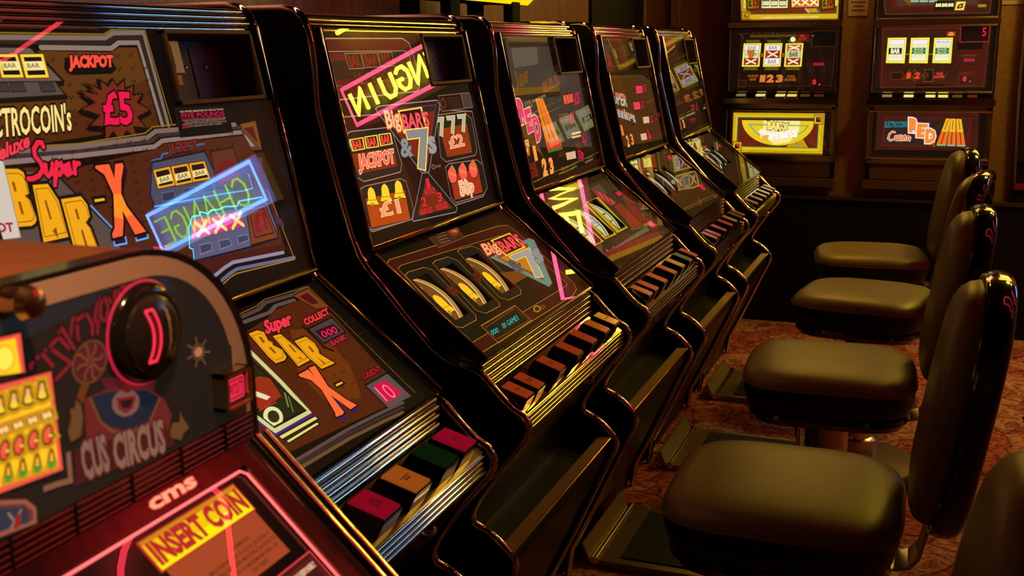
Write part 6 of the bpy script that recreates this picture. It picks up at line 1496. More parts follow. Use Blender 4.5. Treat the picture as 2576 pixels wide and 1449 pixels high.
["p","#4ad0a0",113.8,-328.5,134.3,-329.5,159.3,-444.3,123.9,-443.5],
["p","#f06a1c",112.8,-324,133.4,-325,158.4,-439.8,122.9,-439],
["p","#f6b020",112.8,-324,133.4,-325,145.9,-382.3,117.9,-381.3],
["l","#2a1204",2.5,0,123.6,-330.6,131.1,-370.8],
["l","#2a1204",3.5,0,131.8,-380.5,140.4,-435.3]],"F_up":[["p","#131a1e",18.8,155.3,42.9,153.7,126.4,154,168.4,154.1,197.5,150.7,236.7,91.4,16,135.6],
["p","#12110e",40.6,136.9,98.5,143.3,139,152.9,202.7,138.5,272.7,75.6,263.2,19.8,27.9,46.4],
["l","#0a0808",5,0,62.5,118.3,61.8,120.9,66.8,124],
["l","#7a1220",2.6,0,62.5,118.3,61.8,120.9,66.8,124],
["l","#0a0808",5,0,66.8,124,78.3,128.6,95.6,113.2,80.5,105.8],
["l","#7a1220",2.6,0,66.8,124,78.3,128.6,95.6,113.2,80.5,105.8],
["l","#0a0808",5,0,78.3,128.6,87.4,132.8,95.8,122.4],
["l","#7a1220",2.6,0,78.3,128.6,87.4,132.8,95.8,122.4],
["l","#0a0808",5,0,71.7,126.3,80.7,114.8],
["l","#7a1220",2.6,0,71.7,126.3,80.7,114.8],
["l","#0a0808",5,0,87.7,135.2,90.5,140.3,96.5,128,100.6,142,103.9,142,104,126.1],
["l","#7a1220",2.6,0,87.7,135.2,90.5,140.3,96.5,128,100.6,142,103.9,142,104,126.1],
["l","#0a0808",5,0,90.3,138.7,100,121.2],
["l","#7a1220",2.6,0,90.3,138.7,100,121.2],
["l","#0a0808",5,0,103.6,139.6,113.1,143.2,120,134,122.4,143.7,126.8,150.4,121.3,126],
["l","#7a1220",2.6,0,103.6,139.6,113.1,143.2,120,134,122.4,143.7,126.8,150.4,121.3,126],
["l","#0a0808",5,0,113.1,143.2,117.6,133.7,116.6,126.3],
["l","#7a1220",2.6,0,113.1,143.2,117.6,133.7,116.6,126.3],
["l","#0a0808",5,0,129.2,132.6,125.3,138.7,127.5,146.8,132.6,149.9,137.9,144.5],
["l","#7a1220",2.6,0,129.2,132.6,125.3,138.7,127.5,146.8,132.6,149.9,137.9,144.5],
["l","#0a0808",5,0,131.5,150.2,134,141.9,130.4,132.4],
["l","#7a1220",2.6,0,131.5,150.2,134,141.9,130.4,132.4],
["l","#0a0808",5,0,140.5,145.6,141.3,151.6,146.4,153.1,158.8,152.3],
["l","#7a1220",2.6,0,140.5,145.6,141.3,151.6,146.4,153.1,158.8,152.3],
["l","#0a0808",5,0,145.1,152.5,145.5,146.3],
["l","#7a1220",2.6,0,145.1,152.5,145.5,146.3],
["l","#5e2c10",7,0,107.1,97.1,98.6,85.1],
["e","#5c3410",0,112.1,109.5,128.7,108,114.6,124.2],
["e","#48101c",0,112.1,109.5,126.7,108.1,114.4,122.7],
["l","#6e3a12",1.6,0,113.7,109,117,105.4,119.8,101.9,123.8,101.4],
["l","#6e3a12",1.6,0,113.1,108,113.3,103.3,113.1,99.1,116,95.8],
["l","#6e3a12",1.6,0,111.9,107.9,108.9,104.8,106,102.4,106.1,98.3],
["l","#6e3a12",1.6,0,110.9,108.6,106.4,109,102.5,109.7,99.9,107.1],
["l","#6e3a12",1.6,0,110.6,109.9,107.3,113.5,104.6,116.8,100.8,117.2],
["l","#6e3a12",1.6,0,111.2,110.9,111,115.6,111.1,119.7,108.3,122.9],
["l","#6e3a12",1.6,0,112.3,111.1,115.4,114.2,118.3,116.6,118.2,120.8],
["l","#6e3a12",1.6,0,113.4,110.3,117.9,109.9,121.9,109.2,124.7,111.9],
["e","#6a1420",0,112.1,109.5,114.4,109.3,112.7,111.9],
["p","#4a1218",119.7,96,176.4,81.5,170.9,70,125.2,83],
["p","#5c1a18",103.3,86.2,124.5,86.7,165,76.4,182.3,61.7,189.1,48.1,180.5,23.9,101.2,43.4],
["p","#0f1a28",109,85.3,125.5,84.7,164.7,74.2,177.1,64.3,164.5,50.4,138.6,51.7,118,64],
["l","#6a3a14",2,0,109,85.3,115.9,66.5,126.6,55.7,144.6,48.7,164.4,49.5,177.7,64.1],
["e","#6e4a40",0,142.3,71.4,156,68,143.5,81],
["p","#6e1820",133.1,77.9,152.8,73.6,149.2,65.6,141.3,63.5,134.5,69.3],
["p","#1c0808",135.9,75.2,149.4,71.9,145.5,66.7,138.8,68.4],
["e","#60161a",0,144.8,81.1,149.8,80,145.2,84.1],
["p","#5c3a1c",89.8,77.7,89,83.9,94,84,95.8,89.4,100.7,83.6,101.7,73.9,97.9,62,87.5,60.5,85.5,69.7],
["l","#1a0c06",1.5,1,89.8,77.7,89,83.9,94,84,95.8,89.4,100.7,83.6,101.7,73.9,97.9,62,87.5,60.5,85.5,69.7],
["p","#5c3a1c",184.8,35.9,189.8,42,196.7,39.7,199.2,48.7,201.4,42.1,208.9,30.7,201.2,28.4,197.7,23.7,185.5,29.9],
["l","#1a0c06",1.5,1,184.8,35.9,189.8,42,196.7,39.7,199.2,48.7,201.4,42.1,208.9,30.7,201.2,28.4,197.7,23.7,185.5,29.9],
["p","#3c0e10",90.2,55.4,180.1,43.5,190.5,23.5,88,30.1],
["t","#7a5646","CUS",0.04,"#4a1012",0.09,97.4,31.7,120.9,30.4,95,57.2],
["t","#7a5646","CIRCUS",0.04,"#4a1012",0.09,126.8,28.2,179,23.1,125.6,52.2],
["l","#7a4a36",4,0,84.7,55.6,84.3,35.9,75.7,37.5,60.9,39.1],
["l","#7a4a30",1,0,226.9,85.9,239.3,82.6],
["l","#7a4a30",1,0,226.7,85.4,232,81.5],
["l","#7a4a30",1,0,226.1,85,232.8,74.5],
["l","#7a4a30",1,0,225.4,85,226.2,79.2],
["l","#7a4a30",1,0,224.6,85.2,220.7,75.5],
["l","#7a4a30",1,0,223.9,85.6,219.6,82.4],
["l","#7a4a30",1,0,223.5,86.2,212.2,84.5],
["l","#7a4a30",1,0,223.4,86.9,217.3,88.5],
["l","#7a4a30",1,0,223.6,87.4,213.4,94.8],
["l","#7a4a30",1,0,224.2,87.7,220.8,93],
["l","#7a4a30",1,0,224.9,87.8,223.4,98.9],
["l","#7a4a30",1,0,225.7,87.6,227.7,92.6],
["l","#7a4a30",1,0,226.4,87.1,235,93.5],
["l","#7a4a30",1,0,226.8,86.5,232.7,87.5],
["e","#a8684a",0,225.1,86.4,229.7,85.8,225.6,90],
["p","#1c0e0a",14.9,148.2,58.2,145.3,57.4,114.2,10.2,115.8],
["p","#e8503c",14.6,146,55.9,143.5,56.2,116.5,10.6,118.7],
["p","#ffc51c",14.3,143.9,51.7,141.4,53.1,119.4,11.1,121.6],
["e","#f09a1c",0,41.7,131.2,49.7,130.6,41.9,139.7],
["e","#ffdc4a",0,41.7,131.2,48.5,130.7,41.9,138.3],
["p","#1c0e0a",11.8,126.7,79.5,113.9,82.2,65.8,76.5,43.9,1.2,53.2],
["p","#e0503a",10.6,118.2,77,112.9,78.4,45.9,1,51.9],
["p","#ffb81e",10,114.5,73.7,108.8,75.1,49.3,1.7,56.3],
["l","#c08a10",7,1,30,100.5,31.1,103.3,32.3,106.1,33.1,109.3,36.4,108.7,36.5,105.5,37.2,101,38.1,98.7,35.1,98.1,32.4,98.6],
["p","#ffcf3a",30,100.5,31.1,103.3,32.3,106.1,33.1,109.3,36.4,108.7,36.5,105.5,37.2,101,38.1,98.7,35.1,98.1,32.4,98.6],
["l","#4a2c04",1.6,1,30,100.5,31.1,103.3,32.3,106.1,33.1,109.3,36.4,108.7,36.5,105.5,37.2,101,38.1,98.7,35.1,98.1,32.4,98.6],
["e","#e8a860",0,34.4,105.4,36.1,105,34.6,108.1],
["p","#e04a20",33,102.1,34.9,101.8,33.8,100.7],
["l","#c08a10",5,1,30.3,90.6,39.3,90.4,40.3,85.5,30.8,85.9],
["p","#7a1a1c",30.3,90.6,39.3,90.4,40.3,85.5,30.8,85.9],
["t","#ffcf7a","BAR",0.08,0,0,32.1,86.6,38.6,86.4,31.8,89.8],
["l","#c08a10",6,1,29.5,74.7,30.6,78.3,33.6,80.8,36,80.8,37.8,77.3,36.7,75.3,38.5,72.9,36.1,72.5,35.9,69.6,33.5,69.1,30.3,70.4],
["p","#e0583a",29.5,74.7,30.6,78.3,33.6,80.8,36,80.8,37.8,77.3,36.7,75.3,38.5,72.9,36.1,72.5,35.9,69.6,33.5,69.1,30.3,70.4],
["l","#4a1c08",1.4,1,29.5,74.7,30.6,78.3,33.6,80.8,36,80.8,37.8,77.3,36.7,75.3,38.5,72.9,36.1,72.5,35.9,69.6,33.5,69.1,30.3,70.4],
["p","#ffd25a",34.8,75.4,38.4,73.1,35.1,73.3],
["p","#d81c2c",32.7,72.8,35.5,72.4,34.4,69.4],
["l","#c08a10",6,0,31.1,55.7,34.8,64.8,36.3,54.9],
["p","#e8a82c",32.3,58.5,33.4,63.7,35.4,65.8,36.7,62.8,36.5,57.3],
["l","#5a3404",1.4,1,32.3,58.5,33.4,63.7,35.4,65.8,36.7,62.8,36.5,57.3],
["p","#3c8a2a",30.7,59.9,33.1,59.8,34.2,56.1,36.4,58.9,38.7,58.1,35.2,54.1,32.1,54.7],
["l","#c08a10",7,1,40.6,100.3,41.8,103.1,42.9,105.9,43.8,109.2,47.2,108.6,47.3,105.3,48.1,100.7,48.9,98.5,45.9,97.8,43,98.3],
["p","#ffcf3a",40.6,100.3,41.8,103.1,42.9,105.9,43.8,109.2,47.2,108.6,47.3,105.3,48.1,100.7,48.9,98.5,45.9,97.8,43,98.3],
["l","#4a2c04",1.6,1,40.6,100.3,41.8,103.1,42.9,105.9,43.8,109.2,47.2,108.6,47.3,105.3,48.1,100.7,48.9,98.5,45.9,97.8,43,98.3],
["e","#e8a860",0,45.2,105.2,46.9,104.8,45.3,107.9],
["p","#e04a20",43.7,101.8,45.6,101.6,44.5,100.5],
["l","#c08a10",5,1,41.2,90.2,50.5,89.9,51.5,84.9,41.7,85.4],
["p","#7a1a1c",41.2,90.2,50.5,89.9,51.5,84.9,41.7,85.4],
["t","#ffcf7a","BAR",0.08,0,0,43.1,86.1,49.8,85.8,42.8,89.3],
["l","#c08a10",6,1,40.4,74.1,41.6,77.8,44.7,80.3,47.2,80.3,49,76.8,47.9,74.7,49.8,72.3,47.3,71.9,47.1,68.9,44.6,68.5,41.3,69.8],
["p","#e0583a",40.4,74.1,41.6,77.8,44.7,80.3,47.2,80.3,49,76.8,47.9,74.7,49.8,72.3,47.3,71.9,47.1,68.9,44.6,68.5,41.3,69.8],
["l","#4a1c08",1.4,1,40.4,74.1,41.6,77.8,44.7,80.3,47.2,80.3,49,76.8,47.9,74.7,49.8,72.3,47.3,71.9,47.1,68.9,44.6,68.5,41.3,69.8],
["p","#ffd25a",45.9,74.8,49.6,72.5,46.3,72.7],
["p","#d81c2c",43.8,72.1,46.7,71.8,45.5,68.7],
["l","#c08a10",6,0,42.2,54.5,45.9,63.7,47.5,53.7],
["p","#e8a82c",43.3,57.4,44.5,62.6,46.5,64.7,47.9,61.8,47.8,56.1],
["l","#5a3404",1.4,1,43.3,57.4,44.5,62.6,46.5,64.7,47.9,61.8,47.8,56.1],
["p","#3c8a2a",41.7,58.8,44.2,58.7,45.4,54.9,47.6,57.8,50,56.9,46.4,52.9,43.2,53.5],
["l","#c08a10",7,1,51.5,100,52.7,102.9,53.9,105.7,54.8,109.1,58.3,108.4,58.4,105.2,59.2,100.5,60.1,98.2,57,97.5,54,98],
["p","#ffcf3a",51.5,100,52.7,102.9,53.9,105.7,54.8,109.1,58.3,108.4,58.4,105.2,59.2,100.5,60.1,98.2,57,97.5,54,98],
["l","#4a2c04",1.6,1,51.5,100,52.7,102.9,53.9,105.7,54.8,109.1,58.3,108.4,58.4,105.2,59.2,100.5,60.1,98.2,57,97.5,54,98],
["e","#e8a860",0,56.2,105,58,104.7,56.4,107.8],
["p","#e04a20",54.7,101.6,56.7,101.3,55.5,100.2],
["l","#c08a10",5,1,52.5,89.7,62.1,89.4,63.1,84.4,53,84.8],
["p","#7a1a1c",52.5,89.7,62.1,89.4,63.1,84.4,53,84.8],
["t","#ffcf7a","BAR",0.08,0,0,54.5,85.5,61.4,85.2,54.1,88.8],
["l","#c08a10",6,1,51.8,73.6,53,77.2,56.2,79.8,58.7,79.8,60.6,76.2,59.5,74.1,61.4,71.7,58.9,71.2,58.7,68.2,56,67.8,52.7,69.1],
["p","#e0583a",51.8,73.6,53,77.2,56.2,79.8,58.7,79.8,60.6,76.2,59.5,74.1,61.4,71.7,58.9,71.2,58.7,68.2,56,67.8,52.7,69.1],
["l","#4a1c08",1.4,1,51.8,73.6,53,77.2,56.2,79.8,58.7,79.8,60.6,76.2,59.5,74.1,61.4,71.7,58.9,71.2,58.7,68.2,56,67.8,52.7,69.1],
["p","#ffd25a",57.4,74.2,61.2,71.9,57.8,72.1],
["p","#d81c2c",55.2,71.5,58.2,71.1,57,68],
["l","#c08a10",6,0,53.6,53.3,57.4,62.7,59.1,52.5],
["p","#e8a82c",54.8,56.2,55.9,61.5,58,63.7,59.5,60.6,59.3,54.9],
["l","#5a3404",1.4,1,54.8,56.2,55.9,61.5,58,63.7,59.5,60.6,59.3,54.9],
["p","#3c8a2a",53.1,57.6,55.7,57.5,56.9,53.7,59.1,56.6,61.6,55.7,57.9,51.6,54.6,52.2],
["l","#c08a10",7,1,62.8,99.8,64,102.7,65.2,105.6,66.1,109,69.7,108.3,69.9,105,70.7,100.2,71.6,97.9,68.4,97.2,65.4,97.7],
["p","#ffcf3a",62.8,99.8,64,102.7,65.2,105.6,66.1,109,69.7,108.3,69.9,105,70.7,100.2,71.6,97.9,68.4,97.2,65.4,97.7],
["l","#4a2c04",1.6,1,62.8,99.8,64,102.7,65.2,105.6,66.1,109,69.7,108.3,69.9,105,70.7,100.2,71.6,97.9,68.4,97.2,65.4,97.7],
["e","#e8a860",0,67.6,104.8,69.4,104.5,67.7,107.6],
["p","#e04a20",66.1,101.4,68.1,101.1,66.9,100],
["l","#c08a10",5,1,64.1,89.1,74,88.9,75.1,83.7,64.7,84.2],
["p","#7a1a1c",64.1,89.1,74,88.9,75.1,83.7,64.7,84.2],
["t","#ffcf7a","BAR",0.08,0,0,66.2,84.9,73.3,84.6,65.8,88.3],
["l","#c08a10",6,1,63.4,72.9,64.7,76.7,68,79.3,70.6,79.2,72.5,75.7,71.4,73.5,73.4,71,70.8,70.6,70.6,67.5,67.9,67.1,64.4,68.4],
["p","#e0583a",63.4,72.9,64.7,76.7,68,79.3,70.6,79.2,72.5,75.7,71.4,73.5,73.4,71,70.8,70.6,70.6,67.5,67.9,67.1,64.4,68.4],
["l","#4a1c08",1.4,1,63.4,72.9,64.7,76.7,68,79.3,70.6,79.2,72.5,75.7,71.4,73.5,73.4,71,70.8,70.6,70.6,67.5,67.9,67.1,64.4,68.4],
["p","#ffd25a",69.3,73.6,73.2,71.2,69.6,71.5],
["p","#d81c2c",67,70.9,70.1,70.5,68.9,67.3],
["l","#c08a10",6,0,65.3,52,69.2,61.5,71,51.2],
["p","#e8a82c",66.6,55,67.7,60.4,69.9,62.6,71.4,59.5,71.3,53.6],
["l","#5a3404",1.4,1,66.6,55,67.7,60.4,69.9,62.6,71.4,59.5,71.3,53.6],
["p","#3c8a2a",64.9,56.4,67.5,56.3,68.8,52.4,71.1,55.4,73.6,54.5,69.9,50.3,66.4,51],
["p","#5a2a24",22.1,45.7,44.3,37.4,50.8,29.7,50.2,21.6,19.2,25.1],
["l","#8a4a3a",3,1,22.1,45.7,44.3,37.4,50.8,29.7,50.2,21.6,19.2,25.1],
["p","#232c3a",21.5,41.9,42.9,34.7,45.7,29.3,45.3,22.8,19.5,27.4],
["l","#8a6a60",1.5,0,30.2,35.8,36.6,24.9],
["l","#8a6a60",1.5,0,40.8,33.9,30.7,25],
["l","#8a1c1c",5,0,37.7,29.4,35.6,25.3]],"A_holes":[]}''')  # some panels also paint in glass reflections and outlines tinted by blue light
# ---------------------------------------------------------------- room
CEIL, XL, XR, YB, YF = 2.45, -1.38, 2.80, 5.27, -1.70
b = MB(); b.box((XL-.1,YF-.1,-.06),(XR+.1,YB+.1,0),CARPET); struct(b,'floor')
b = MB(); b.box((XL-.1,YF-.1,CEIL),(XR+.1,YB+.1,CEIL+.06),MATTE); struct(b,'ceiling')
b = MB(); b.box((XL-.1,YF,0),(XL,YB,CEIL),WALLB); struct(b,'wall_left')
b = MB(); b.box((XR,YF,0),(XR+.1,YB,CEIL),WALLM); struct(b,'wall_right')
b = MB(); b.box((XL-.1,YB,0),(XR+.1,YB+.1,CEIL),WALLM); struct(b,'wall_back')
b = MB(); b.box((XL-.1,YF-.1,0),(XR+.1,YF,CEIL),WALLM); struct(b,'wall_front')
b = MB(); b.box((XL,4.42,0),(XL+.012,YB-.02,2.1),MATTE); struct(b,'door_1')
b = MB(); b.box((XL,YB-.02,0),(XL+.02,YB,2.1),mat('door_edge',(.35,.25,.12),.4)); struct(b,'trim_1')
b = MB(); b.box((-1.235,YB-.012,.6),(-1.195,YB,CEIL),WALLM); struct(b,'trim_2')
b = MB(); b.box((XL+.02,5.215,0),(XR,YB,.60),MATTE); b.box((XL+.02,5.205,.60),(XR,YB,.615),mat('dado_rail',(.05,.03,.02),.4)); struct(b,'baseboard_back')
# ---------------------------------------------------------------- slot machines in the row
ZR = lambda pts: [(x, z+H) for x, z in pts]
PROF = ZR([(-1.355,.066),(-1.035,.066),(-1.012,.062),(-.998,.050),(-.990,.028),(-.985,.006),(-.982,-.03),(-.981,-.07),(-.979,-.10),(-.970,-.14),(-.952,-.212),(-.936,-.27),(-.925,-.31),(-.910,-.347),(-.890,-.374),(-.872,-.392),(-.826,-.445),(-.775,-.499),(-.748,-.516),(-.722,-.523),(-.700,-.527),(-.684,-.537),(-.655,-.568),(-.633,-.588),(-.614,-.598),(-.605,-.612),(-.606,-.626),(-.615,-.641),(-.655,-.690),(-.698,-.754),(-.710,-.778),(-.712,-.792),(-.704,-.805),(-.682,-.814),(-.662,-.828),(-.642,-.847),(-.633,-.858),(-.631,-.870),(-.635,-.884),(-.655,-.926),(-.742,-1.121),(-.790,-1.223),(-.80,-1.30)])
BODY = ZR([(-1.352,-1.295),(-1.352,.058),(-1.02,.058),(-1.00,.046),(-1.00,.03),(-1.09,.02),(-1.01,-.36),(-.985,-.40),(-.790,-.565),(-.70,-.560),(-.693,-.522),(-.681,-.566),(-.676,-.576),(-.617,-.611),(-.617,-.632),(-.628,-.648),(-.708,-.762),(-.735,-.79),(-.738,-.862),(-.668,-.884),(-.662,-.856),(-.644,-.862),(-.645,-.886),(-.664,-.930),(-.752,-1.124),(-.800,-1.226),(-.812,-1.295)])
RUB = mat('cap_rim', (.30,.20,.06), .25, 1)
def arc_rib(x0,z0,x1,z1,n,r):
    """n half-round ribs between two points, as one open profile"""
    d = Vector((x1-x0,z1-z0)); L = d.length; d.normalize(); nn = Vector((d.y,-d.x)); nn = -nn if nn.x < 0 else nn
    pts = []
    for i in range(n):
        c = Vector((x0,z0))+d*L*(i+.5)/n
        pts.append(Vector((x0,z0))+d*(L*i/n)-nn*r*.3)
        for k in range(7):
            a = PI*k/6; pts.append(c-d*math.cos(a)*L/n*.42+nn*math.sin(a)*r)
    pts.append(Vector((x1,z1))-nn*r*.3); return [tuple(p) for p in pts]
def on_reel(P, hole, R=120.):
    cs, ct = (hole[0]+hole[1])/2, (hole[2]+hole[3])/2
    def fn(s, t, n):
        a = (t-ct)/R; r = R+n-8
        return P(s, ct+math.sin(a)*(R+n), math.cos(a)*(R+n)-R-5)
    return fn
def make_machine(k, y0, y1, label, caps, reelart, ribs, capsize, glassmat):
    W = y1-y0; yc = (y0+y1)/2; W2 = W/2*1000
    root = thing('slot_machine', label, 'slot machine', (-1.0, yc, 0), 'black slot machines along the left wall')
    b = MB(); b.prism(BODY, y0+.018, y1-.018, BLACK); b.build('cabinet', root)
    for a, c in ((y0, y0+.018), (y1-.018, y1)):
        b = MB(); b.prism(PROF, a, c, BLACK); sp = b.build('side_panel', root)
        b = MB(); m = (a+c)/2; b.tube([(x, m, z) for x, z in PROF], .0088, CHROME, 12); b.build('edge_trim', sp)['label'] = 'chrome edge trim'
    ia, ib = y0+.022, y1-.022; g = W2-26
    b = MB(); b.strip(arc_rib(-1.006,.061+H,-.984,.026+H,ribs,.004), ia, ib, CHROME); b.build('top_rail', root)
    U = Plane((-.903,yc,-.337+H),(0,1,0),(-.082,0,.372)); L = Plane((-.690,yc,-.515+H),(0,1,0),(-.205,0,.165))
    UL, LL = 380.9, 263.2; off = Vector(root.location)
    dk = ink('#100a06')
    # coin recess in the top right corner of the upper display
    c0, c1, ct0, ct1 = (66 if k == 'A' else 78), g-18, 271, 372
    def sheet(P, s0, s1, t0, t1, m, th=2.5):
        q = MB(); v = [P(a,c_,n) for n in (-th,0) for a,c_ in ((s0,t0),(s1,t0),(s1,t1),(s0,t1))]
        q.hexa(v[:4], v[4:], m); return q
    b = sheet(U, -g, g, 4, UL-2, dk); art_mesh(b, ART[k+'_up'], U)
    hole = [(c0, c1, ct0, UL+5)]
    up_ = b.build('upper_display', root, bm_fn=clip_fn(U,-g,g,4,UL-2,off,hole))
    b = MB(); v = [U(a,c_,n) for n in (7,10) for a,c_ in ((-g,4),(g,4),(g,ct0-4),(-g,ct0-4))]; b.hexa(v[:4],v[4:],glassmat)
    v = [U(a,c_,n) for n in (7,10) for a,c_ in ((-g,ct0-4),(c0-5,ct0-4),(c0-5,UL-2),(-g,UL-2))]; b.hexa(v[:4],v[4:],glassmat)
    b.build('glass_pane', up_)
    b = MB()
    for s in (-g-3, g+3):
        v = [U(s+d,t,n) for n in (-26,12) for d,t in ((-3,2),(3,2),(3,UL),(-3,UL))]; b.hexa(v[:4],v[4:],BLACK); b.tube([U(s,2,12),U(s,UL-4,12)],.0034,CHROME,8)
    b.tube([U(-g-3,1,11),U(g+3,1,11)],.0042,GOLD,8); b.build('upper_frame', root)
    b = MB(); D = -36; FL = mat('flocked_edge',(.30,.22,.06),.6,0,bump=(700,.9,.002)); IN = mat('recess_lining',(.10,.115,.15),.5,0,bump=(260,.35,.001)); e = 5
    for a0,a1,e0,e1 in ((c0,c0+e,ct0,ct1),(c1-e,c1,ct0,ct1),(c0,c1,ct0,ct0+e),(c0,c1,ct1-e,ct1)):
        v = [U(a,c_,n) for n in (D,9) for a,c_ in ((a0,e0),(a1,e0),(a1,e1),(a0,e1))]; b.hexa(v[:4],v[4:],IN)
        v = [U(a,c_,n) for n in (9,12) for a,c_ in ((a0,e0),(a1,e0),(a1,e1),(a0,e1))]; b.hexa(v[:4],v[4:],FL)
    v = [U(a,c_,n) for n in (D-3,D) for a,c_ in ((c0,ct0),(c1,ct0),(c1,ct1),(c0,ct1))]; b.hexa(v[:4],v[4:],IN)
    v = [U(a,c_,n) for n in (D,D+1.5) for a,c_ in ((c1-95,ct0+14),(c1-32,ct0+14),(c1-32,ct1-16),(c1-95,ct1-16))]; b.hexa(v[:4],v[4:],IN)
    rec = b.build('coin_recess', root)
    def slab_on(P, s0,s1,t0,t1,n0,n1,m,q=None):
        q = q or MB(); v = [P(a,c_,n) for n in (n0,n1) for a,c_ in ((s0,t0),(s1,t0),(s1,t1),(s0,t1))]; q.hexa(v[:4],v[4:],m); return q
    p0 = c0+9
    b = slab_on(U,p0,p0+42,ct0+46,ct0+90,D,D+27,mat('coin_plate',(.34,.29,.24),.35,.6)); slab_on(U,p0+17,p0+24,ct0+52,ct0+84,D+26,D+27.6,MATTE,b); b.build('coin_slot', rec)
    b = slab_on(U,p0+2,p0+36,ct0+30,ct0+44,D,D+24,mat('reject_cap',(.55,.25,.10),.35,.2)); b.build('reject_button', rec)
    for sx in (c1-112, c1-66):
        b = MB(); A = Matrix((U.S,U.T,U.N)).transposed(); b.lathe([(.0035,0),(.0035,.002),(.002,.003)],CHROME,12,U(sx,ct0+58,D+1),A); b.build('screw', rec)
    # lower display with its reels
    holes = [tuple(h) for h in ART.get(k+'_holes', [])]
    b = sheet(L, -g, g, 2, LL-2, dk); art_mesh(b, ART[k+'_low'], L)
    lo_ = b.build('lower_display', root, bm_fn=clip_fn(L,-g,g,2,LL-2,off,holes))
    b = MB(); v = [L(a,c_,n) for n in (7,10) for a,c_ in ((-g,2),(g,2),(g,LL-2),(-g,LL-2))]; b.hexa(v[:4],v[4:],glassmat); b.build('glass_pane', lo_)
    b = MB()
    for s in (-g-3, g+3):
        v = [L(s+d,t,n) for n in (-52,12) for d,t in ((-3,-2),(3,-2),(3,LL-1),(-3,LL-1))]; b.hexa(v[:4],v[4:],BLACK); b.tube([L(s,-2,12),L(s,LL-1,12)],.0026,GOLD,8)
    v = [L(a,t,n) for n in (-40,10) for a,t in ((-g,-3),(g,-3),(g,1.5),(-g,1.5))]; b.hexa(v[:4],v[4:],GLOSS); b.build('lower_frame', root)
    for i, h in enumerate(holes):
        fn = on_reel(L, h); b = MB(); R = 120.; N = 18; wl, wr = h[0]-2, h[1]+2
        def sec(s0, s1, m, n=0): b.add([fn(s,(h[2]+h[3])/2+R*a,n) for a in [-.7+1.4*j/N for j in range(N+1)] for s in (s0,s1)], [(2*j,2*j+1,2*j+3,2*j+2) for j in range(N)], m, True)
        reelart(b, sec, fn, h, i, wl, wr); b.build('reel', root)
    # button deck
    b = MB(); b.strip(arc_rib(-.6945,-.519+H,-.6785,-.564+H,4 if k in 'AC' else 5,.0032), ia, ib, RIBC if k != 'A' else CHROME); b.build('rib_strip', root)
    b = MB(); b.strip(arc_rib(-.614,-.602+H,-.6115,-.633+H,4,.0028), ia, ib, RIBC if k != 'A' else CHROME); b.build('rib_strip', root)
    Dk = Plane((-.614,yc,-.600+H),(0,1,0),(-.064,0,.036))
    b = MB(); v = [Dk(a,t,n) for n in (-2,1.5) for a,t in ((-W2+22,0),(W2-22,0),(W2-22,72),(-W2+22,72))]; b.hexa(v[:4],v[4:],MIRROR if k != 'A' else mat('scuffed_plate',(.40,.30,.18),.28,1,bump=(60,.25,.001))); b.build('button_deck', root)
    cw, cl, hb, hf = capsize
    for s, col, glow, txts in caps:
        b = MB(); t0, t1 = 36-cl/2-3, 36+cl/2+3; a0, a1 = s-cw/2-3, s+cw/2+3
        b.hexa([Dk(a0,t0,1),Dk(a1,t0,1),Dk(a1,t1,1),Dk(a0,t1,1)],[Dk(a0+1,t0+2,hf),Dk(a1-1,t0+2,hf),Dk(a1-1,t1-1,hb),Dk(a0+1,t1-1,hb)],GLOSS); pb = b.build('push_button', root)
        Q = Plane(Dk(s,t0+2,hf),(0,1,0),Dk(s,t1-1,hb)-Dk(s,t0+2,hf)); q1 = (Dk(s,t1-1,hb)-Dk(s,t0+2,hf)).length*1000
        b = MB(); 
        if k != 'A': b.hexa([Q(-cw/2-1.5,.8,0),Q(cw/2+1.5,.8,0),Q(cw/2+1.5,q1-.8,0),Q(-cw/2-1.5,q1-.8,0)],[Q(-cw/2-.5,1.8,2),Q(cw/2+.5,1.8,2),Q(cw/2+.5,q1-1.8,2),Q(-cw/2-.5,q1-1.8,2)],RUB)
        m = mat('cap_'+col.lstrip('#')+str(glow), col, .14, 0, col, glow, .6)
        b.hexa([Q(-cw/2,2.5,0),Q(cw/2,2.5,0),Q(cw/2,q1-2.5,0),Q(-cw/2,q1-2.5,0)],[Q(-cw/2+1,3.5,3.5),Q(cw/2-1,3.5,3.5),Q(cw/2-1,q1-3.5,3.5),Q(-cw/2+1,q1-3.5,3.5)],m)
        for j, tx in enumerate(txts):
            n_ = len(txts); hh = 3.4; tt = q1/2+(n_-1)*2.6-j*5.2-hh/2; w_ = min(cw-6, len(tx)*3.3)/2
            vv, ff = text_fit(tx, .05, (-w_,tt), (w_,tt), (-w_,tt+hh)); b.add([Q(x,y,3.65) for x,y in vv], ff, mat('cap_print',(.06,.015,.01),.5))
        b.build('button_cap', pb)['label'] = 'lit coloured cap'
    b = MB(); b.bbox((-.668,y0+.02,-.858+H),(-.639,y1-.02,-.850+H),STEEL if k!='C' else STEEL,.002,None)
    b.tube([(-.639,y0+.02,-.852+H),(-.639,y1-.02,-.852+H)],.003,GOLD,8); b.build('tray_lip', root)
    for dy in ((-.10,.12) if k == 'A' else (.10,)):
        b = MB(); A = Matrix(((0,0,1),(1,0,0),(0,1,0))); b.lathe([(.009,-.02),(.009,.010),(.006,.014)],CHROME,16,(-.632,yc+dy,-.655+H),A); b.build('lock', root)
    return root
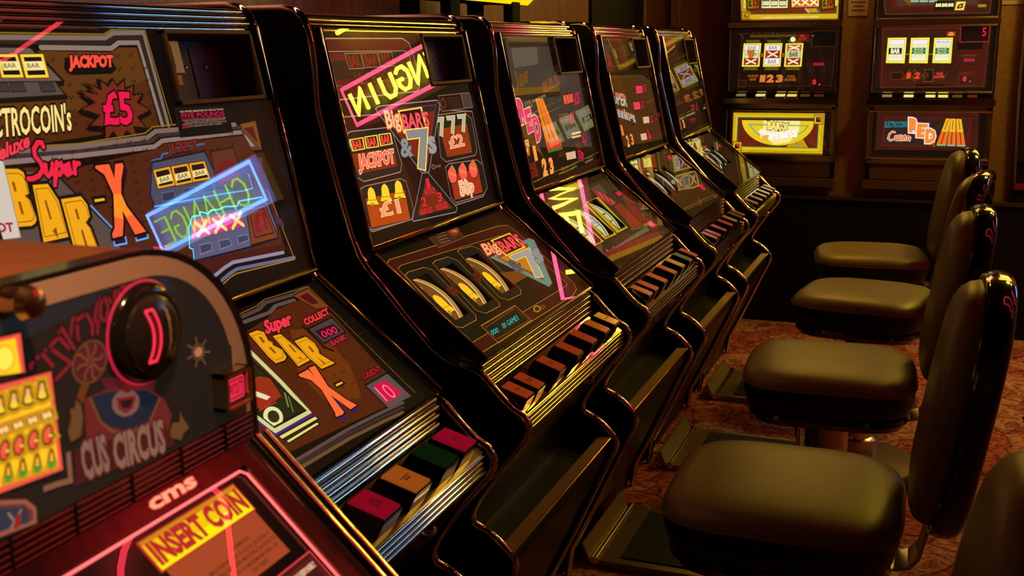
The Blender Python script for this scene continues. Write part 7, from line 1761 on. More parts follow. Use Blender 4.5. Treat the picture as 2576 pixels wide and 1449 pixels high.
def reel_brown(b, sec, fn, h, i, wl, wr):
    sec(wl, wr, ink('#7a4a18')); w = wr-wl; sec(wr-w*.20, wr, ink('#b8863c'), .1); sec(wr-w*.24, wr-w*.20, ink('#ffeec0'), .15); sec(wl, wl+w*.05, ink('#5a3410'), .1)  # cream and tan edge stripes paint in the lit arc along the reel
    ops = []; cs = (wl+wr)/2-w*.10; ct = (h[2]+h[3])/2
    def bell(cx, cy, s):
        P = [(-.5,-.5),(-.46,-.36),(-.34,-.2),(-.3,.2),(-.2,.4),(-.05,.47),(.05,.47),(.2,.4),(.3,.2),(.34,-.2),(.46,-.36),(.5,-.5)]
        q = sum([[cx+x*s, cy+y*s] for x, y in P], [])
        ops.append(['l','#3a2004',1.6,1]+q); ops.append(['p','#ffc81e']+q); ops.append(['l','#a86a06',.9,0,cx-.36*s,cy-.22*s,cx+.36*s,cy-.22*s]); ops.append(['e','#c08008',0,cx,cy-.5*s,cx+.14*s,cy-.5*s,cx,cy-.38*s])
    bell(cs, ct-10, 44); bell(cs, ct-72, 30)
    ops.append(['e','#ff4a44',0,wl+w*.22,ct+38,wl+w*.42,ct+38,wl+w*.22,ct+46])
    art_mesh(b, ops, fn, .03, .3)
def reel_pale(b, sec, fn, h, i, wl, wr):
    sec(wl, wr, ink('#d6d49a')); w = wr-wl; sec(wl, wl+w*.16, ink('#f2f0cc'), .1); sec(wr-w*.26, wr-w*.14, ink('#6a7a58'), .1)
    cs = (wl+wr)/2-w*.04; ct = (h[2]+h[3])/2; ops = []
    if i == 1:
        for j in range(3):
            y = ct+16-j*15; ops.append(['p','#7a8cae' if j else '#b07a80',cs-w*.30,y,cs+w*.26,y,cs+w*.26,y+13,cs-w*.30,y+13]); ops.append(['t','#e8ecd0','BAR',.05,0,0,cs-w*.24,y+3,cs+w*.20,y+3,cs-w*.24,y+10])
    else:
        ops.append(['p','#3a4030',cs-w*.3,ct-22,cs+w*.22,ct-22,cs+w*.22,ct+8,cs-w*.3,ct+8]); ops.append(['p','#c8c890',cs-w*.2,ct-17,cs+w*.12,ct-17,cs+w*.12,ct+3,cs-w*.2,ct+3]); ops.append(['p','#6a7890',cs-w*.3,ct-52,cs+w*.22,ct-52,cs+w*.22,ct-42,cs-w*.3,ct-42])
    art_mesh(b, ops, fn, .03, .3)
def reel_white(b, sec, fn, h, i, wl, wr):
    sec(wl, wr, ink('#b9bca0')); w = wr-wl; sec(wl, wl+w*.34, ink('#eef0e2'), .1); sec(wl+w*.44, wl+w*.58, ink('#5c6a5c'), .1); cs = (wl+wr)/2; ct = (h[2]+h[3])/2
    art_mesh(b, [['t','#c05a4a','X',.03,0,0,cs-w*.3,ct+14,cs+w*.2,ct+14,cs-w*.3,ct+38],['t','#4a5a60','BAR',.05,0,0,cs-w*.35,ct-30,cs+w*.3,ct-30,cs-w*.35,ct-20]], fn, .03, .3)
OR, RD = '#b8481a', '#a01a16'
capsB = [(-283,OR,.32,('START',)),(-227,OR,.30,('EXCHANGE','NUDGE')),(-114,OR,.28,('HOLD','CANCEL')),(-8,OR,.26,('HOLD',)),(84,OR,.26,('HOLD',)),(174,'#c86a1c',.30,()),(243,'#d89a18',.45,('COLLECT',))]
capsA = [(-20,'#9a0c2c',.42,('HOLD','2P OR','NUDGE')),(68,'#b8631c',.45,('COLLECT','BANK')),(160,'#0c3416',.20,()),(226,'#a80c30',.42,('START',))]
capsC = [(-258,'#a84a14',.25,()),(-200,'#a02818',.28,()),(-106,'#b04c16',.25,()),(2,'#a83014',.28,()),(96,'#b8861a',.28,()),(184,'#4a5a14',.2,()),(254,'#a01c16',.3,())]
capsD = [(-240,'#9a4014',.22,()),(-190,RD,.26,()),(-92,RD,.26,()),(18,RD,.26,()),(106,'#a07014',.25,()),(196,'#12501c',.2,()),(250,RD,.26,())]
capsE = [(-236,'#8a3a14',.22,()),(-134,'#8a3a14',.22,()),(-34,'#9a5a14',.25,()),(52,'#a88a1c',.25,()),(140,'#6a5c14',.22,()),(206,'#a01c16',.26,())]
small = (34,50,15,25)
make_machine('A',.844,1.464,'nearest tall black slot machine, orange display with big yellow letters and £5 starburst','',None,4,(1,1,1,1),GLASS) if 0 else None
mA = make_machine('A',.844,1.464,'tall black slot machine with orange display, big yellow letters and a £5 starburst',capsA,reel_pale,4,(44,54,17,31),GLASS)
mB = make_machine('B',1.601,2.248,'black slot machine with dark red display, three bell reels and cyan digits',capsB,reel_brown,2,small,GLASS)
mC = make_machine('C',2.401,3.034,'black slot machine with grey display, tall orange letters and a boxed sign on its top',capsC,reel_pale,3,small,GLASSW)
mD = make_machine('D',3.213,3.808,'black slot machine with brown wood-grain display and three white drum reels',capsD,reel_white,3,small,GLASSW)
mE = make_machine('E',3.992,4.589,'farthest black slot machine of the left row, beside the back wall',capsE,reel_pale,3,small,GLASSW)
# ---------------------------------------------------------------- cabinet with the rounded corner in the foreground
F0, F1, FX = .14, .74, -.521; ZT = H-.138
root = thing('slot_machine','low slot machine with rounded corner, round black coin dial and lit prize chart','slot machine',(FX,.44,0))
def corner(y1, zt, r, n=12): return [(y1-r+r*math.cos(PI/2*k/n), zt-r+r*math.sin(PI/2*k/n)) for k in range(n+1)]
def yz_slab(mb, outline, x0, x1, m, smooth=False):
    n = len(outline); vs = [(x0,y,z) for y,z in outline]+[(x1,y,z) for y,z in outline]
    mb.add(vs, [(i,(i+1)%n,n+(i+1)%n,n+i) for i in range(n)], m, smooth)
    tri = tessellate_polygon([[Vector((y,z,0)) for y,z in outline]]); mb.add(vs, [t for t in tri]+[tuple(n+k for k in t[::-1]) for t in tri], m)
FBASE = H-.36
out = corner(F1,ZT,.135)+[(F0,ZT),(F0,0.02),(F1,0.02)]
TOPM = noise_mat('brown_hardboard','#53301a','#5f381e',30,.7,bump=.05)
b = MB(); yz_slab(b,out,-1.15,FX-.016,TOPM); b.build('cabinet',root)
out = corner(F1,ZT+.001,.135)+[(F0,ZT+.001),(F0,FBASE),(F1,FBASE)]
b = MB(); yz_slab(b,out,FX-.02,FX-.001,GLOSS); b.build('edge_band',root)['label'] = 'black edge band around the rounded front'
out2 = corner(F1-.011,ZT-.003,.128)+[(F0,ZT-.003),(F0,FBASE),(F1-.011,FBASE)]
b = MB(); yz_slab(b,out2,FX-.004,FX,mat('brown_bezel',(.27,.20,.165),.5,0,spec=.3)); b.build('bezel',root)
U = Plane((FX,.44,-.312+H),(0,1,0),(0,0,1)); off = Vector(root.location)
out3 = corner(.44+.2685,H-.312+.1555,.098)+[(F0,H-.1565),(F0,H-.312),(.7085,H-.312)]
b = MB(); yz_slab(b,out3,FX,FX+.0006,ink('#12110e')); art_mesh(b,ART['F_up'],Plane((FX+.0006,.44,-.312+H),(0,1,0),(0,0,1)))
def clipF(bm):
    clip_fn(U,-300,268,20,155.5,off)(bm); dead = []
    for f in bm.faces:
        p = f.calc_center_median()+off; dy, dz = p.y-(.7085-.098), p.z-(H-.1565-.098)
        if dy > 0 and dz > 0 and math.hypot(dy,dz) > .098: dead.append(f)
    bmesh.ops.delete(bm,geom=dead,context='FACES')
b.build('upper_display',root,bm_fn=clipF)
AX = Matrix(((0,0,1),(1,0,0),(0,1,0)))   # lathe axis -> +X
dc = U(163.5,117.5,0)
b = MB(); b.lathe([(.0350,0),(.0365,.003),(.0362,.007),(.0335,.010),(.0290,.011)],GLOSS,48,dc,AX)
b.lathe([(.0285,.009),(.0268,.013),(.0210,.0158),(.0110,.0178),(.0,.018)],mat('dial_dome',(.012,.011,.010),.22,0,spec=.5),48,dc,AX); cd = b.build('coin_dial',root)
b = MB(); b.tube([dc+Vector((.004,.0370*math.cos(a),.0370*math.sin(a))) for a in [2*PI*i/48 for i in range(48)]],.0009,mat('lit_red_ring',(.1,.01,.02),.3,0,(1,.02,.08),.55),8,True); b.build('lit_ring',cd)['label']='red lit ring'
RS = mat('red_slot_light',(.1,.01,.01),.3,0,(1,.03,.07),1.1)
def dome(y,z): 
    r = math.hypot(y,z); return .0182-.0062*(min(r,.0275)/.0275)**2.6
b = MB(); P1 = []; P2 = []
for i in range(9):
    z = .0185-.037*i/8; bow = .004*math.cos((z)/.0185*PI/2); P1.append((-.011+bow,z)); P2.append((-.004+bow,z))
for q in (P1,P2): b.tube([dc+Vector((dome(y,z)+.0005,y,z)) for y,z in q],.0009,RS,6)
for e in (0,8): b.tube([dc+Vector((dome(*P1[e])+.0005,*P1[e])),dc+Vector((dome(*P2[e])+.0005,*P2[e]))],.0012,RS,6)
b.add([dc+Vector((dome(*p)+.0003,*p)) for a in zip(P1,P2) for p in a],[(2*i,2*i+1,2*i+3,2*i+2) for i in range(8)],mat('slot_red',(.05,.004,.006),.3,0,(.25,.01,.02),.25)); b.build('coin_slot',cd)['label']='red lit coin slot'
b = MB(); pts = [(.006+.0195*math.cos(a),.0205*math.sin(a)) for a in [-PI/2.2+PI/1.1*i/10 for i in range(11)]]+[(.006+.004*math.cos(a),.0185*math.sin(a)) for a in [PI/2.4-PI/1.2*i/6 for i in range(7)]]
b.add([dc+Vector((dome(y,z)+.0006,y,z)) for y,z in pts],[t for t in tessellate_polygon([[Vector((y,z,0)) for y,z in pts]])],mat('dial_plate',(.28,.20,.16),.4,.2)); b.build('cover_plate',cd)
q = (239.6,273.5,33.5,64); b = MB(); PFR = mat('payout_frame',(.75,.55,.28),.2,1)
for s0,s1,t0,t1 in ((q[0],q[1],q[2],q[2]+3.4),(q[0],q[1],q[3]-3.4,q[3]),(q[0],q[0]+3.4,q[2],q[3]),(q[1]-3.4,q[1],q[2],q[3])):
    v=[U(a,c_,n) for n in (0,13) for a,c_ in ((s0,t0),(s1,t0),(s1,t1),(s0,t1))]; w_=[U(a,c_,15) for a,c_ in ((s0+.8,t0+.8),(s1-.8,t0+.8),(s1-.8,t1-.8),(s0+.8,t1-.8))]; b.hexa(v[:4],v[4:],PFR); b.hexa(v[4:],w_,PFR)
pay = b.build('payout_button',root); b = MB(); v=[U(a,c_,n) for n in (0,10) for a,c_ in ((q[0]+3,q[2]+3),(q[1]-3,q[2]+3),(q[1]-3,q[3]-3),(q[0]+3,q[3]-3))]; b.hexa(v[:4],v[4:],ink('#300408'))
PB = [['l','#ff3a58',1.1,1,247,40,266.5,40,268,42,268,55,266.5,57,247,57,245.5,55,245.5,42],['p','#f02848',247.5,42,265.8,42,265.8,55,247.5,55],['t','#3c0408','PAYOUT',.03,0,0,249,43.8,264.6,43.8,249,53.4]]
art_mesh(b,PB,lambda s,t,n: U(s,t,n+10)); b.build('button_cap',pay)['label']='red lit cap reading PAYOUT'
b = MB(); b.lathe([(.0,.0),(.009,0),(.009,.012),(.011,.016),(.009,.022),(.004,.025)],mat('bronze',(.45,.28,.14),.25,1),20,U(50,165,0),AX); b.build('lock',root)
# ledge of ribbed chrome between the two displays
b = MB(); b.strip(arc_rib(-.5205,H-.293,-.5205,H-.3165,5,.0022),F0,F1-.012,mat('red_chrome',(.34,.25,.20),.16,1)); b.build('rib_strip',root)
for i in range(9):
    yy = F1-.05-i*.055; b = MB(); b.prism([(-.5205,H-.293),(-.5176,H-.293),(-.5176,H-.3165),(-.5205,H-.3165)],yy-.0007,yy+.0007,GLOSS); b.build('rib_joint',root)
FLp = Plane((-.404,.44,-.428+H),(0,1,0),(-.100,0,.095)); NF = FLp.N
BL = noise_mat('dark_bezel','#1a0c08','#2a120c',40,.3,spec=.6)
b = MB(); v=[FLp(a,t,n) for n in (-20,0) for a,t in ((-300,-160),(290,-160),(290,161),(-300,161))]; b.hexa(v[:4],v[4:],GLOSS); lowp=b.build('lower_panel',root)
b = MB(); MR = mat('polished_band',(.17,.09,.07),.20,1,bump=(40,.12,.002))
for s0,s1,t0,t1 in ((-300,252,143,160),(252,272,-160,160)):
    v=[FLp(a,t,n) for n in (-6,6) for a,t in ((s0,t0),(s1,t0),(s1,t1),(s0,t1))]; b.hexa(v[:4],v[4:],MR)
b.build('polished_frame',root)
b = MB()
for s,r in ((280,.0095),(293,.0085)): b.tube([FLp(s,-170,4),FLp(s,158,4)],r,CHROME,14)
b.build('edge_trim',root)['label']='chrome edge trim'
b = MB(); RT = neon('red_tube_lens',(1,.13,.13),1.9)
b.tube([FLp(-300,141,3),FLp(246,141,3),FLp(250.5,136,3),FLp(250.5,-160,3)],.0011,RT,6); b.build('lit_piping',root)['label']='thin red lit piping around the glass'
b = MB(); v=[FLp(a,t,n) for n in (0,1) for a,t in ((120,108.3),(233,108.3),(233,136),(120,136))]; b.hexa(v[:4],v[4:],ink('#c02a20'))
art_mesh(b,[['p','#f2c400',121.5,109.5,231.5,109.5,231.5,134.8,121.5,134.8],['p','#ffe800',121.5,109.5,231.5,109.5,231.5,121,121.5,116],['p','#c8860c',121.5,134.8,231.5,134.8,231.5,130.5,121.5,131.5],['t','#b81c24','INSERT COIN',.055,0,0,125,113.5,229,113.5,125,131]],lambda s,t,n: FLp(s,t,n+1)); b.build('insert_sign',root)['label']='yellow lit sign reading INSERT COIN'
b = MB(); v=[FLp(a,t,n) for n in (0,.8) for a,t in ((125,66),(231,66),(231,108),(125,108))]; b.hexa(v[:4],v[4:],ink('#a24222'))
art_mesh(b,[['t','#5a2010',s,.02,0,0,a,t,c_,t,a,t+3.2] for s,a,c_,t in (('"INFORMATION"',182,208,92),('MACHINE HAS A £2.50 JACKPOT',152,228,86),('POSSIBLE TO WIN MULTIPLE JACKPOTS',148,229,80.5),('GIVING YOU A MAXIMUM WIN OF',152,226,75),('ON HERE',186,206,69.5))],lambda s,t,n: FLp(s,t,n+.8)); b.build('information_plate',root)['label']='terracotta plate with small print'
b = MB(); v=[FLp(a,t,n) for n in (0,3) for a,t in ((199,12),(246,12),(246,57),(199,57))]; b.hexa(v[:4],v[4:],ink('#3a0c10'))
art_mesh(b,[['l','#e83a44',1.2,1,200,13,245,13,245,56,200,56],['l','#8a1c20',.6,1,205,18,241,18,241,51,205,51],['t','#e8b090','GAMBLE RESPONSIBLY',.05,0,0,206,44,240,44,206,48.5]],lambda s,t,n: FLp(s,t,n+3)); b.build('notice_badge',root)['label']='red outlined badge'
b = MB(); art_mesh(b,[['t','#ff9c74','cms',.06,'#c81c28',.13,146,148.5,196,148.5,149,160]],lambda s,t,n: FLp(s,t,n+6.2)); b.build('emblem',root)['label']='maker emblem with its red reflection painted in'  # metal emblem, the red it reflects is put into glowing ink
b = MB(); v=[FLp(a,t,n) for n in (9,11) for a,t in ((-290,-150),(249,-150),(249,139),(-290,139))]; b.hexa(v[:4],v[4:],GLASS); b.build('glass_pane',lowp)
# ---------------------------------------------------------------- upright machines let into the back wall
YP = 5.22
def wall_machine(k, xc, hw, label, kickmat, framecol):
    root = thing('wall_slot_machine',label,'slot machine',(xc,YB,0),None)
    P = Plane((xc,YP,H),(1,0,0),(0,0,1)); off = Vector(root.location); FR = framecol
    def bar(mb,s0,s1,t0,t1,n0,n1,m): v=[P(a,t,n) for n in (n0,n1) for a,t in ((s0,t0),(s1,t0),(s1,t1),(s0,t1))]; mb.hexa(v[:4],v[4:],m)
    b = MB(); bar(b,-hw,hw,-600,700,-48,-3,BLACK); b.build('cabinet',root)
    for nm,key,t0,t1,wi in (('top_display','_top',108,640,hw-12),('reel_display','_mid',-208,76,hw-10),('lower_display','_bot',-500,-292,hw-6)):
        b = MB(); bar(b,-wi,wi,t0,t1,-3,-1,ink('#140a06')); art_mesh(b,ART[k+key],lambda s,t,n: P(s,t,n-1))
        d = b.build(nm,root,bm_fn=clip_fn(P,-wi,wi,t0,t1,off))
        b = MB(); bar(b,-wi,wi,t0,t1,8,10,GLASS); b.build('glass_pane',d)
        b = MB()
        for q in ([(-wi,t0),(wi,t0),(wi,t1),(-wi,t1)],): b.tube([P(x,y,9) for x,y in q],.006,FR,8,True)
        if key == '_bot':
            for s0,s1,a,c_ in ((-wi-6,-wi+18,t0-12,t1+16),(wi-18,wi+6,t0-12,t1+16),(-wi,wi,t1,t1+26),(-wi,wi,t0-26,t0)): bar(b,s0,s1,a,c_,-4,12,FR)
        b.build('frame',d)
    b = MB(); bar(b,-hw-2,hw+2,80,104,-10,16,FR); b.build('divider_rail',root)
    b = MB(); pr=[(0,-226),(62,-238),(66,-262),(0,-268)]
    vs=[P(s,t,n) for s in (-hw-6,hw+6) for n,t in pr]; b.hexa(vs[:4],vs[4:],mat('shelf_chrome',(.60,.55,.42),.16,1)); sh=b.build('button_shelf',root)
    for s,col,g in ((-180,'#a8a068',.35),(-90,'#d8d890',.9),(0,'#e0d888',.9),(52,'#e8d860',.8),(110,'#6a5c20',.3),(170,'#6a3420',.3)):
        b = MB(); bar(b,s-21,s+21,-248,-228,10,46,GLOSS); 
        v=[P(a,t,n) for a,n,t in ((s-20,11,-226),(s+20,11,-226),(s+20,47,-230),(s-20,47,-230))]; w_=[p+Vector((0,0,.006)) for p in v]; b.hexa(v,w_,mat('wcap_'+col.lstrip('#'),col,.2,0,col,g)); b.build('push_button',root)
    b = MB(); bar(b,-hw+20,hw-20,-600,-512,-3,4,kickmat); b.build('kick_panel',root)
    b = MB(); bar(b,-hw-4,hw+4,-640,-604,-48,30,mat('ledge_brown',(.10,.05,.03),.45)); b.build('ledge',root)
    return root
FRD = mat('dark_chrome',(.40,.33,.22),.22,1)
wall_machine('G',-.70,252,'upright slot machine in the back wall with yellow half-moon display',mat('kick_brown',(.10,.045,.03),.25,0,spec=.6),FRD)
wall_machine('H',-.055,258,'upright slot machine in the back wall with dark red display, behind the stool backs',mat('kick_red',(.12,.05,.04),.3,0,spec=.5),CHROME2)
root = thing('wall_slot_machine','dark wall machine cut off by the right edge of the photo','slot machine',(.56,YB,0))
b = MB(); b.box((.30,YP+.003,.62),(.82,YB-.002,2.0),BLACK); b.build('cabinet',root)
b = MB(); b.box((.315,YP-.01,.80),(.80,YP+.003,1.06),mat('dim_panel',(.02,.012,.01),.3)); b.build('lower_display',root)
b = MB(); b.tube([(.312,YP-.012,.70),(.300,YP-.012,1.10),(.300,YP-.012,1.95)],.006,CHROME2,8); b.build('edge_trim',root)
b = MB(); b.box((.31,YP-.008,.675),(.81,YP+.003,.70),mat('red_trim',(.4,.03,.03),.3,.5)); b.build('trim_rail',root)
def notice(x, z, w_, h_, label, red=False):
    b = MB(); b.box((x-w_/2,YB-.0035,z-h_/2),(x+w_/2,YB-.001,z+h_/2),mat('notice_paper',(.46,.36,.27),.7)); o=b.build('paper_notice'); 
    b = MB(); 
    for i in range(7): ww=w_*(.8,.7,.75,.6,.74,.5,.66)[i]; zz=z+h_*.38-i*h_*.12; b.box((x-ww/2,YB-.0042,zz-.004),(x+ww/2,YB-.0036,zz+.004),mat('notice_ink',(.12,.09,.07),.7))
    p=b.build('print',o); p['label']='grey printed lines'
    tag(o,label,'notice'); return o
notice(-.385,1.50,.085,.15,'small paper notice taped to the wall between the two upright machines')
notice(.245,1.53,.095,.14,'paper notice with a red reflection on the wall at the upper right corner')
# ---------------------------------------------------------------- boxed sign standing on the third machine
root = thing('sign_box','yellow lit box sign with red dot display on black legs above the machines','sign',(-1.19,2.75,H+.066))
for yy in (2.515,2.93):
    b = MB()
    for xx in (-1.14,-1.25): b.bbox((xx-.014,yy-.03,H+.067),(xx+.014,yy+.03,H+.19),MATTE,.003)
    b.box((-1.26,yy-.045,H+.12),(-1.13,yy+.045,H+.127),MATTE); b.build('leg',root)
b = MB(); b.prism([(-1.30,H+.125),(-1.14,H+.118),(-1.10,H+.16),(-1.12,H+.36),(-1.30,H+.36)],2.56,3.05,MATTE); b.build('housing',root)
b = MB(); b.hexa([(-1.138,2.58,H+.124),(-1.138,3.035,H+.124),(-1.102,3.035,H+.158),(-1.102,2.58,H+.158)],[(-1.132,2.58,H+.118),(-1.132,3.035,H+.118),(-1.094,3.05,H+.156),(-1.094,2.57,H+.156)],neon('yellow_light',(1,.68,.0),1.1)); b.build('yellow_panel',root)['label']='yellow lit panel'
b = MB(); b.hexa([(-1.104,2.60,H+.166),(-1.104,3.02,H+.166),(-1.12,3.02,H+.35),(-1.12,2.60,H+.35)],[(-1.098,2.60,H+.166),(-1.098,3.02,H+.166),(-1.114,3.02,H+.35),(-1.114,2.60,H+.35)],mat('red_dots',(.1,.01,.02),.3,0,(.6,.01,.05),.8)); b.build('dot_display',root)['label']='red dot display'
# ---------------------------------------------------------------- stools
SX, SYS = -.205, (1.00,1.785,2.555,3.345,4.035)
def make_stool(label, yc):
    root = thing('stool',label,'stool',(SX,yc,.0245),'padded stools with backrests along the machines')
    def P(mb,name,par=root): return mb.build(name,par,off=(0,0,0))
    b = MB(); z0 = .4655
    b.slab([(z0,.168,.170,4,0,0),(z0+.012,.182,.184,4,0,0),(z0+.04,.189,.191,4.2,0,0),(z0+.062,.190,.192,4.2,0,0),(z0+.066,.1925,.1945,4.2,0,0)],VINYL_SHADED,64); b.slab([(z0+.066,.1925,.1945,4.2,0,0),(z0+.070,.1915,.1935,4.2,0,0),(z0+.080,.187,.189,4,0,0),(z0+.089,.176,.178,3.8,0,0),(z0+.095,.155,.157,3.5,0,0),(z0+.0985,.122,.124,3.1,0,0),(z0+.1000,.07,.07,2.6,0,0),(z0+.1003,.01,.01,2,0,0)],VINYL,64); seat=P(b,'seat')
    b = MB(); n=64; e=4.2; b.tube([(.1915*math.copysign(abs(math.cos(a))**(2/e),math.cos(a)),.1935*math.copysign(abs(math.sin(a))**(2/e),math.sin(a)),z0+.066) for a in [2*PI*i/n for i in range(n)]],.0022,VINYL,6,True); P(b,'piping',seat)
    b = MB(); b.slab([(z0-.026,.150,.152,4,0,0),(z0-.022,.172,.174,4,0,0),(z0-.008,.180,.182,4,0,0),(z0+.002,.176,.178,4,0,0)],SHELL,64); P(b,'seat_shell')['label']='glossy black seat shell'
    b = MB(); b.lathe([(.050,.055),(.050,.442)],CHROME2,28); b.lathe([(.062,.02),(.062,.10),(.050,.11)],CHROME2,28); P(b,'post')
    b = MB(); b.lathe([(.19,.0),(.19,.022),(.185,.028),(.07,.034)],mat('base_plate',(.20,.15,.11),.42,.8),40); P(b,'base_plate')
    b = MB(); b.tube([(-.16,-.06,.03),(-.165,-.06,.12),(-.15,-.055,.135),(-.06,-.045,.14),(-.03,-.03,.14)],.010,CHROME,10); b.tube([(-.165,-.06,.12),(-.165,.06,.12)],.010,CHROME,10); b.tube([(-.16,.06,.03),(-.165,.06,.12),(-.15,.055,.135),(-.06,.045,.14),(-.03,.03,.14)],.010,CHROME,10); P(b,'foot_loop')
    b = MB(); pr=[(.10,z0-.030),(.186,z0-.030),(.206,z0-.024),(.220,z0-.006),(.232,z0+.05),(.254,z0+.16)]; th=.006
    o2=[(x-th*.7,z+th*.8) for x,z in pr]; poly_=pr+o2[::-1]; b.prism(poly_,-.036,.036,mat('bracket_steel',(.70,.60,.38),.26,1,bump=(180,.15,.001))); P(b,'back_bracket')['label']='bent steel bracket'
    # backrest: padded front and glossy rear shell, tall with a rounded top
    def ring(w_,h0,h1,x,n=56,sc=1.):
        cy=(h0+h1)/2; hh=(h1-h0)/2; pts=[]
        for i in range(n):
            a=2*PI*i/n; c,s=math.cos(a),math.sin(a); e=2.6 if s>0 else 3.6
            y=w_*sc*math.copysign(abs(c)**(2/e),c); z=cy+hh*sc*math.copysign(abs(s)**(2/e),s); pts.append((x+(z-.535)*.15,y,z))
        return pts
    def skin(mb,rings,m):
        n=len(rings[0]); N=len(rings); mb.add([p for r in rings for p in r],[(i*n+j,i*n+(j+1)%n,(i+1)*n+(j+1)%n,(i+1)*n+j) for i in range(N-1) for j in range(n)]+[tuple(range(n))[::-1],tuple((N-1)*n+j for j in range(n))],m,True)
    w_,h0,h1=.172,.5235,.9305
    b = MB(); skin(b,[ring(w_,h0,h1,x,sc=s) for x,s in ((.236,.90),(.228,.945),(.230,.985),(.238,1.0),(.255,1.0),(.264,.985),(.270,.95),(.273,.85),(.274,.4))],SHELL); sh=P(b,'backrest_shell'); sh['label']='glossy dark backrest shell'
    b = MB(); skin(b,[ring(w_-.014,h0+.016,h1-.016,x,sc=s) for x,s in ((.240,.985),(.222,1.0),(.210,.985),(.199,.945),(.191,.87),(.187,.76),(.185,.55),(.1845,.25),(.1845,.05))],VINYL); P(b,'backrest_pad')
    b = MB(); b.tube(ring(w_,h0,h1,.2285,sc=.965),.0028,SHELL,6,True); P(b,'piping',sh)
    b = MB(); b.lathe([(.006,0),(.006,.008),(.004,.010)],CHROME,12,(.232,-.02,.575),AX); P(b,'bolt')
    return root
labs = ('stool at the lower right corner showing only its dark backrest','padded stool with the largest seat, its backrest bottom above the carpet','padded stool next behind the one with the largest seat','padded stool whose seat is second smallest in the row of stools','farthest padded stool of the row, before the back wall')
first = make_stool(labs[1],SYS[1]); first.rotation_euler = (0,0,math.radians(1))
for i in (0,2,3,4):
    c = copy_tree(first); c.location = ((-.178,SX,SX,SX+.025,SX)[i],SYS[i],.0245); c['label'] = labs[i]
    c.rotation_euler = (0,0,math.radians((0,0,3,-8,7)[i]))
# ---------------------------------------------------------------- foot platforms under the machines
def make_plate(yc, label):
    root = thing('foot_platform',label,'footrest',(-.80,yc,0),'metal foot platforms on the carpet'); y0,y1=yc-.18,yc+.18
    b = MB(); b.bbox((-.745,y0,.0),(-.20,y1,.020),mat('platform_metal',(.28,.21,.12),.42,.85,bump=(200,.2,.001)),.003); b.build('base_plate',root)
    b = MB(); b.bbox((-.69,y0+.03,.020),(-.235,y1-.03,.024),noise_mat('rubber_tread','#141614','#22241f',160,.7,(1,.12,1),bump=.6),.002); b.build('tread_mat',root)
    b = MB(); b.tube([(-.752,y0,.016),(-.752,y1,.016)],.012,CHROME2,12); b.build('front_bar',root)
    b = MB(); b.hexa([(-.760,y0,.012),(-.760,y1,.012),(-.782,y1,.060),(-.782,y0,.060)],[(-.765,y0,.010),(-.765,y1,.010),(-.787,y1,.058),(-.787,y0,.058)],mat('kick_strip',(.34,.26,.10),.45,.7)); b.build('kick_plate',root)
    return root
p1 = make_plate(2.655,'metal foot platform with rubber tread behind the largest seat')
for y,l in ((1.12,'foot platform below the nearest corner stool'),(1.90,'foot platform hidden below the nearest seats'),(3.36,'metal foot platform seen left of the second stool'),(4.10,'small far metal foot platform beside the third stool')):
    c = copy_tree(p1); c.location = (-.80+(.03 if y > 3 else 0),y,0); c['label'] = l
b = MB(); b.tube([(.34+.10*t,4.05-.02*t-.05*math.sin(t*3),.012) for t in [i/10 for i in range(14)]]+[(.60,4.1,.012),(.8,4.3,.012)],.007,MATTE,8); tag(b.build('cable'),'black cable lying on the carpet behind the stool backs','cable')
# ---------------------------------------------------------------- neon signs on the back wall, high above the upright machines
STROKES = {'P':[[(0,0),(0,1),(.7,1),(1,.78),(.7,.5),(0,.5)]],'E':[[(1,0),(0,0),(0,1),(1,1)],[(0,.52),(.8,.52)]],'N':[[(0,0),(0,1),(1,0),(1,1)]],'G':[[(1,.82),(.7,1),(.3,1),(0,.7),(0,.3),(.3,0),(.75,0),(1,.25),(1,.48),(.55,.48)]],'U':[[(0,1),(0,.28),(.28,0),(.72,0),(1,.28),(1,1)]],'I':[[(.5,0),(.5,1)]],
 'W':[[(0,1),(.26,0),(.5,1),(.74,0),(1,1)]],'L':[[(0,1),(0,0),(1,0)]],'C':[[(1,.8),(.7,1),(.3,1),(0,.7),(0,.3),(.3,0),(.7,0),(1,.2)]],'O':[[(.5,1),(.1,.75),(0,.5),(.1,.25),(.5,0),(.9,.25),(1,.5),(.9,.75),(.5,1)]],'M':[[(0,0),(0,1),(.5,.3),(1,1),(1,0)]],'H':[[(0,0),(0,1)],[(1,0),(1,1)],[(0,.5),(1,.5)]],'A':[[(0,0),(.5,1),(1,0)],[(.2,.4),(.8,.4)]]}
YEL = neon('yellow_neon',(1,.80,.03),38); PINK = neon('pink_neon',(1,.06,.16),16); BLU = neon('blue_neon',(.10,.28,1),30); GRN = neon('green_neon',(.35,1,.05),9); REDN = neon('red_neon',(1,.04,.07),13)
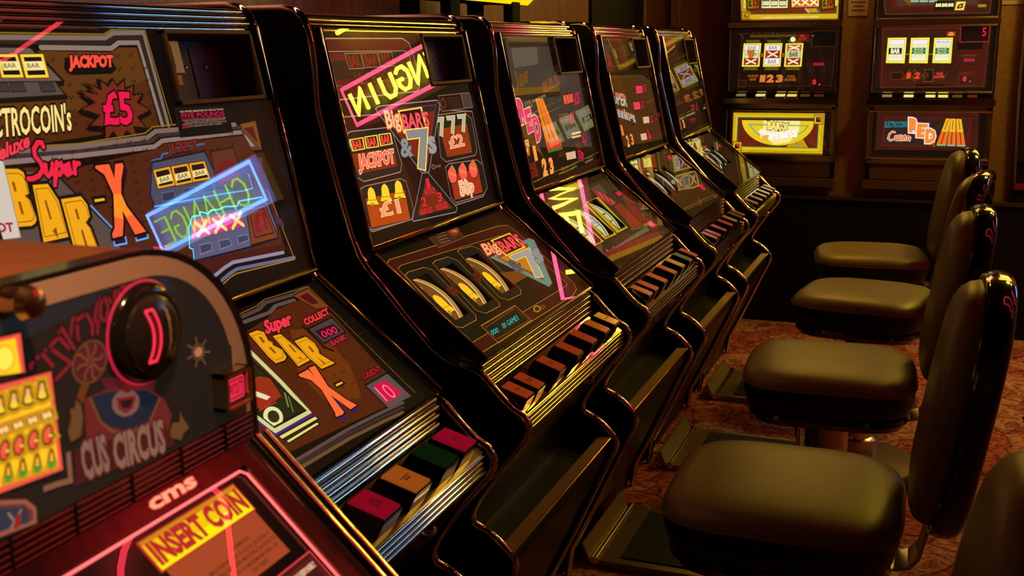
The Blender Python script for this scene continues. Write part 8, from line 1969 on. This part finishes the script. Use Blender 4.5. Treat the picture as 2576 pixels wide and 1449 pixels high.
def neon_sign(word, x0, x1, z0, z1, fr, tm, fm, label, bd, rl=.0105, y=5.15):
    root = thing('neon_sign',label,'neon sign',((fr[0]+fr[1])/2,YB-.03,H+(fr[2]+fr[3])/2))
    b = MB(); b.box((fr[0]-.03,y+.045,H+fr[2]-.03),(fr[1]+.03,YB-.002,H+fr[3]+.03),bd); b.build('backboard',root)
    pit=(x1-x0)/len(word); b = MB()
    for i,ch in enumerate(word):
        for st_ in STROKES[ch]: b.tube([(x0+pit*i+pit*.12+p[0]*pit*(.72),y,H+z0+p[1]*(z1-z0)) for p in st_],rl,tm,8)
    b.build('lettering',root)
    b = MB(); b.tube([(fr[0],y,H+fr[2]),(fr[1],y,H+fr[2]),(fr[1],y,H+fr[3]),(fr[0],y,H+fr[3])],.0095,fm,8,True); b.build('tube_border',root)
neon_sign('PENGUIN',.245,.925,.50,.615,(.20,.945,.453,.655),YEL,PINK,'yellow neon sign in a pink border mirrored in the dark red machine',mat('sign_board',(.03,.02,.01),.4))
neon_sign('WELL',-.765,-.185,.51,.635,(-.79,-.18,.468,.684),YEL,PINK,'yellow neon sign in a pink border mirrored in the reel glass of the grey machine',mat('sign_board',(.03,.02,.01),.4))
neon_sign('CHANGE',1.74,2.46,.345,.50,(1.66,2.47,.325,.552),GRN,BLU,'green neon sign in a blue border mirrored in the orange display',mat('pale_acrylic',(.75,.72,.85),.5),.006)
root = thing('neon_tube','red neon tube loops on the ceiling above the aisle','neon light',(.7,2.5,CEIL))

for q in ((.30,2.3,2.02,2.47),(1.05,2.3,3.22,3.55)):
    b = MB(); x0,x1,a,c_ = q; r = (c_-a)/2*.6; P=[]
    for cx,cy,s in ((x0+r,a+r,PI),(x1-r,a+r,1.5*PI),(x1-r,c_-r,0),(x0+r,c_-r,.5*PI)): P += [(cx+r*math.cos(s+PI/2*k/5),cy+r*math.sin(s+PI/2*k/5),2.40) for k in range(6)]
    b.tube(P,.009,REDN,8,True); b.build('tube_loop',root)
b = MB(); b.tube([(.10,5.20,H+.94),(.86,5.20,H+.94)],.012,YEL,8); tag(b.build('neon_tube'),'unseen yellow tube added near the top of the back wall for chrome highlights','neon light')  # added unseen tube, draws long yellow highlights on the chrome trim
for p in ((.6,2.02),(.6,2.47),(2.0,2.02),(2.0,2.47),(1.4,3.22),(1.4,3.55)): b = MB(); b.box((p[0]-.01,p[1]-.01,2.40),(p[0]+.01,p[1]+.01,CEIL),MATTE); b.build('clip',root)
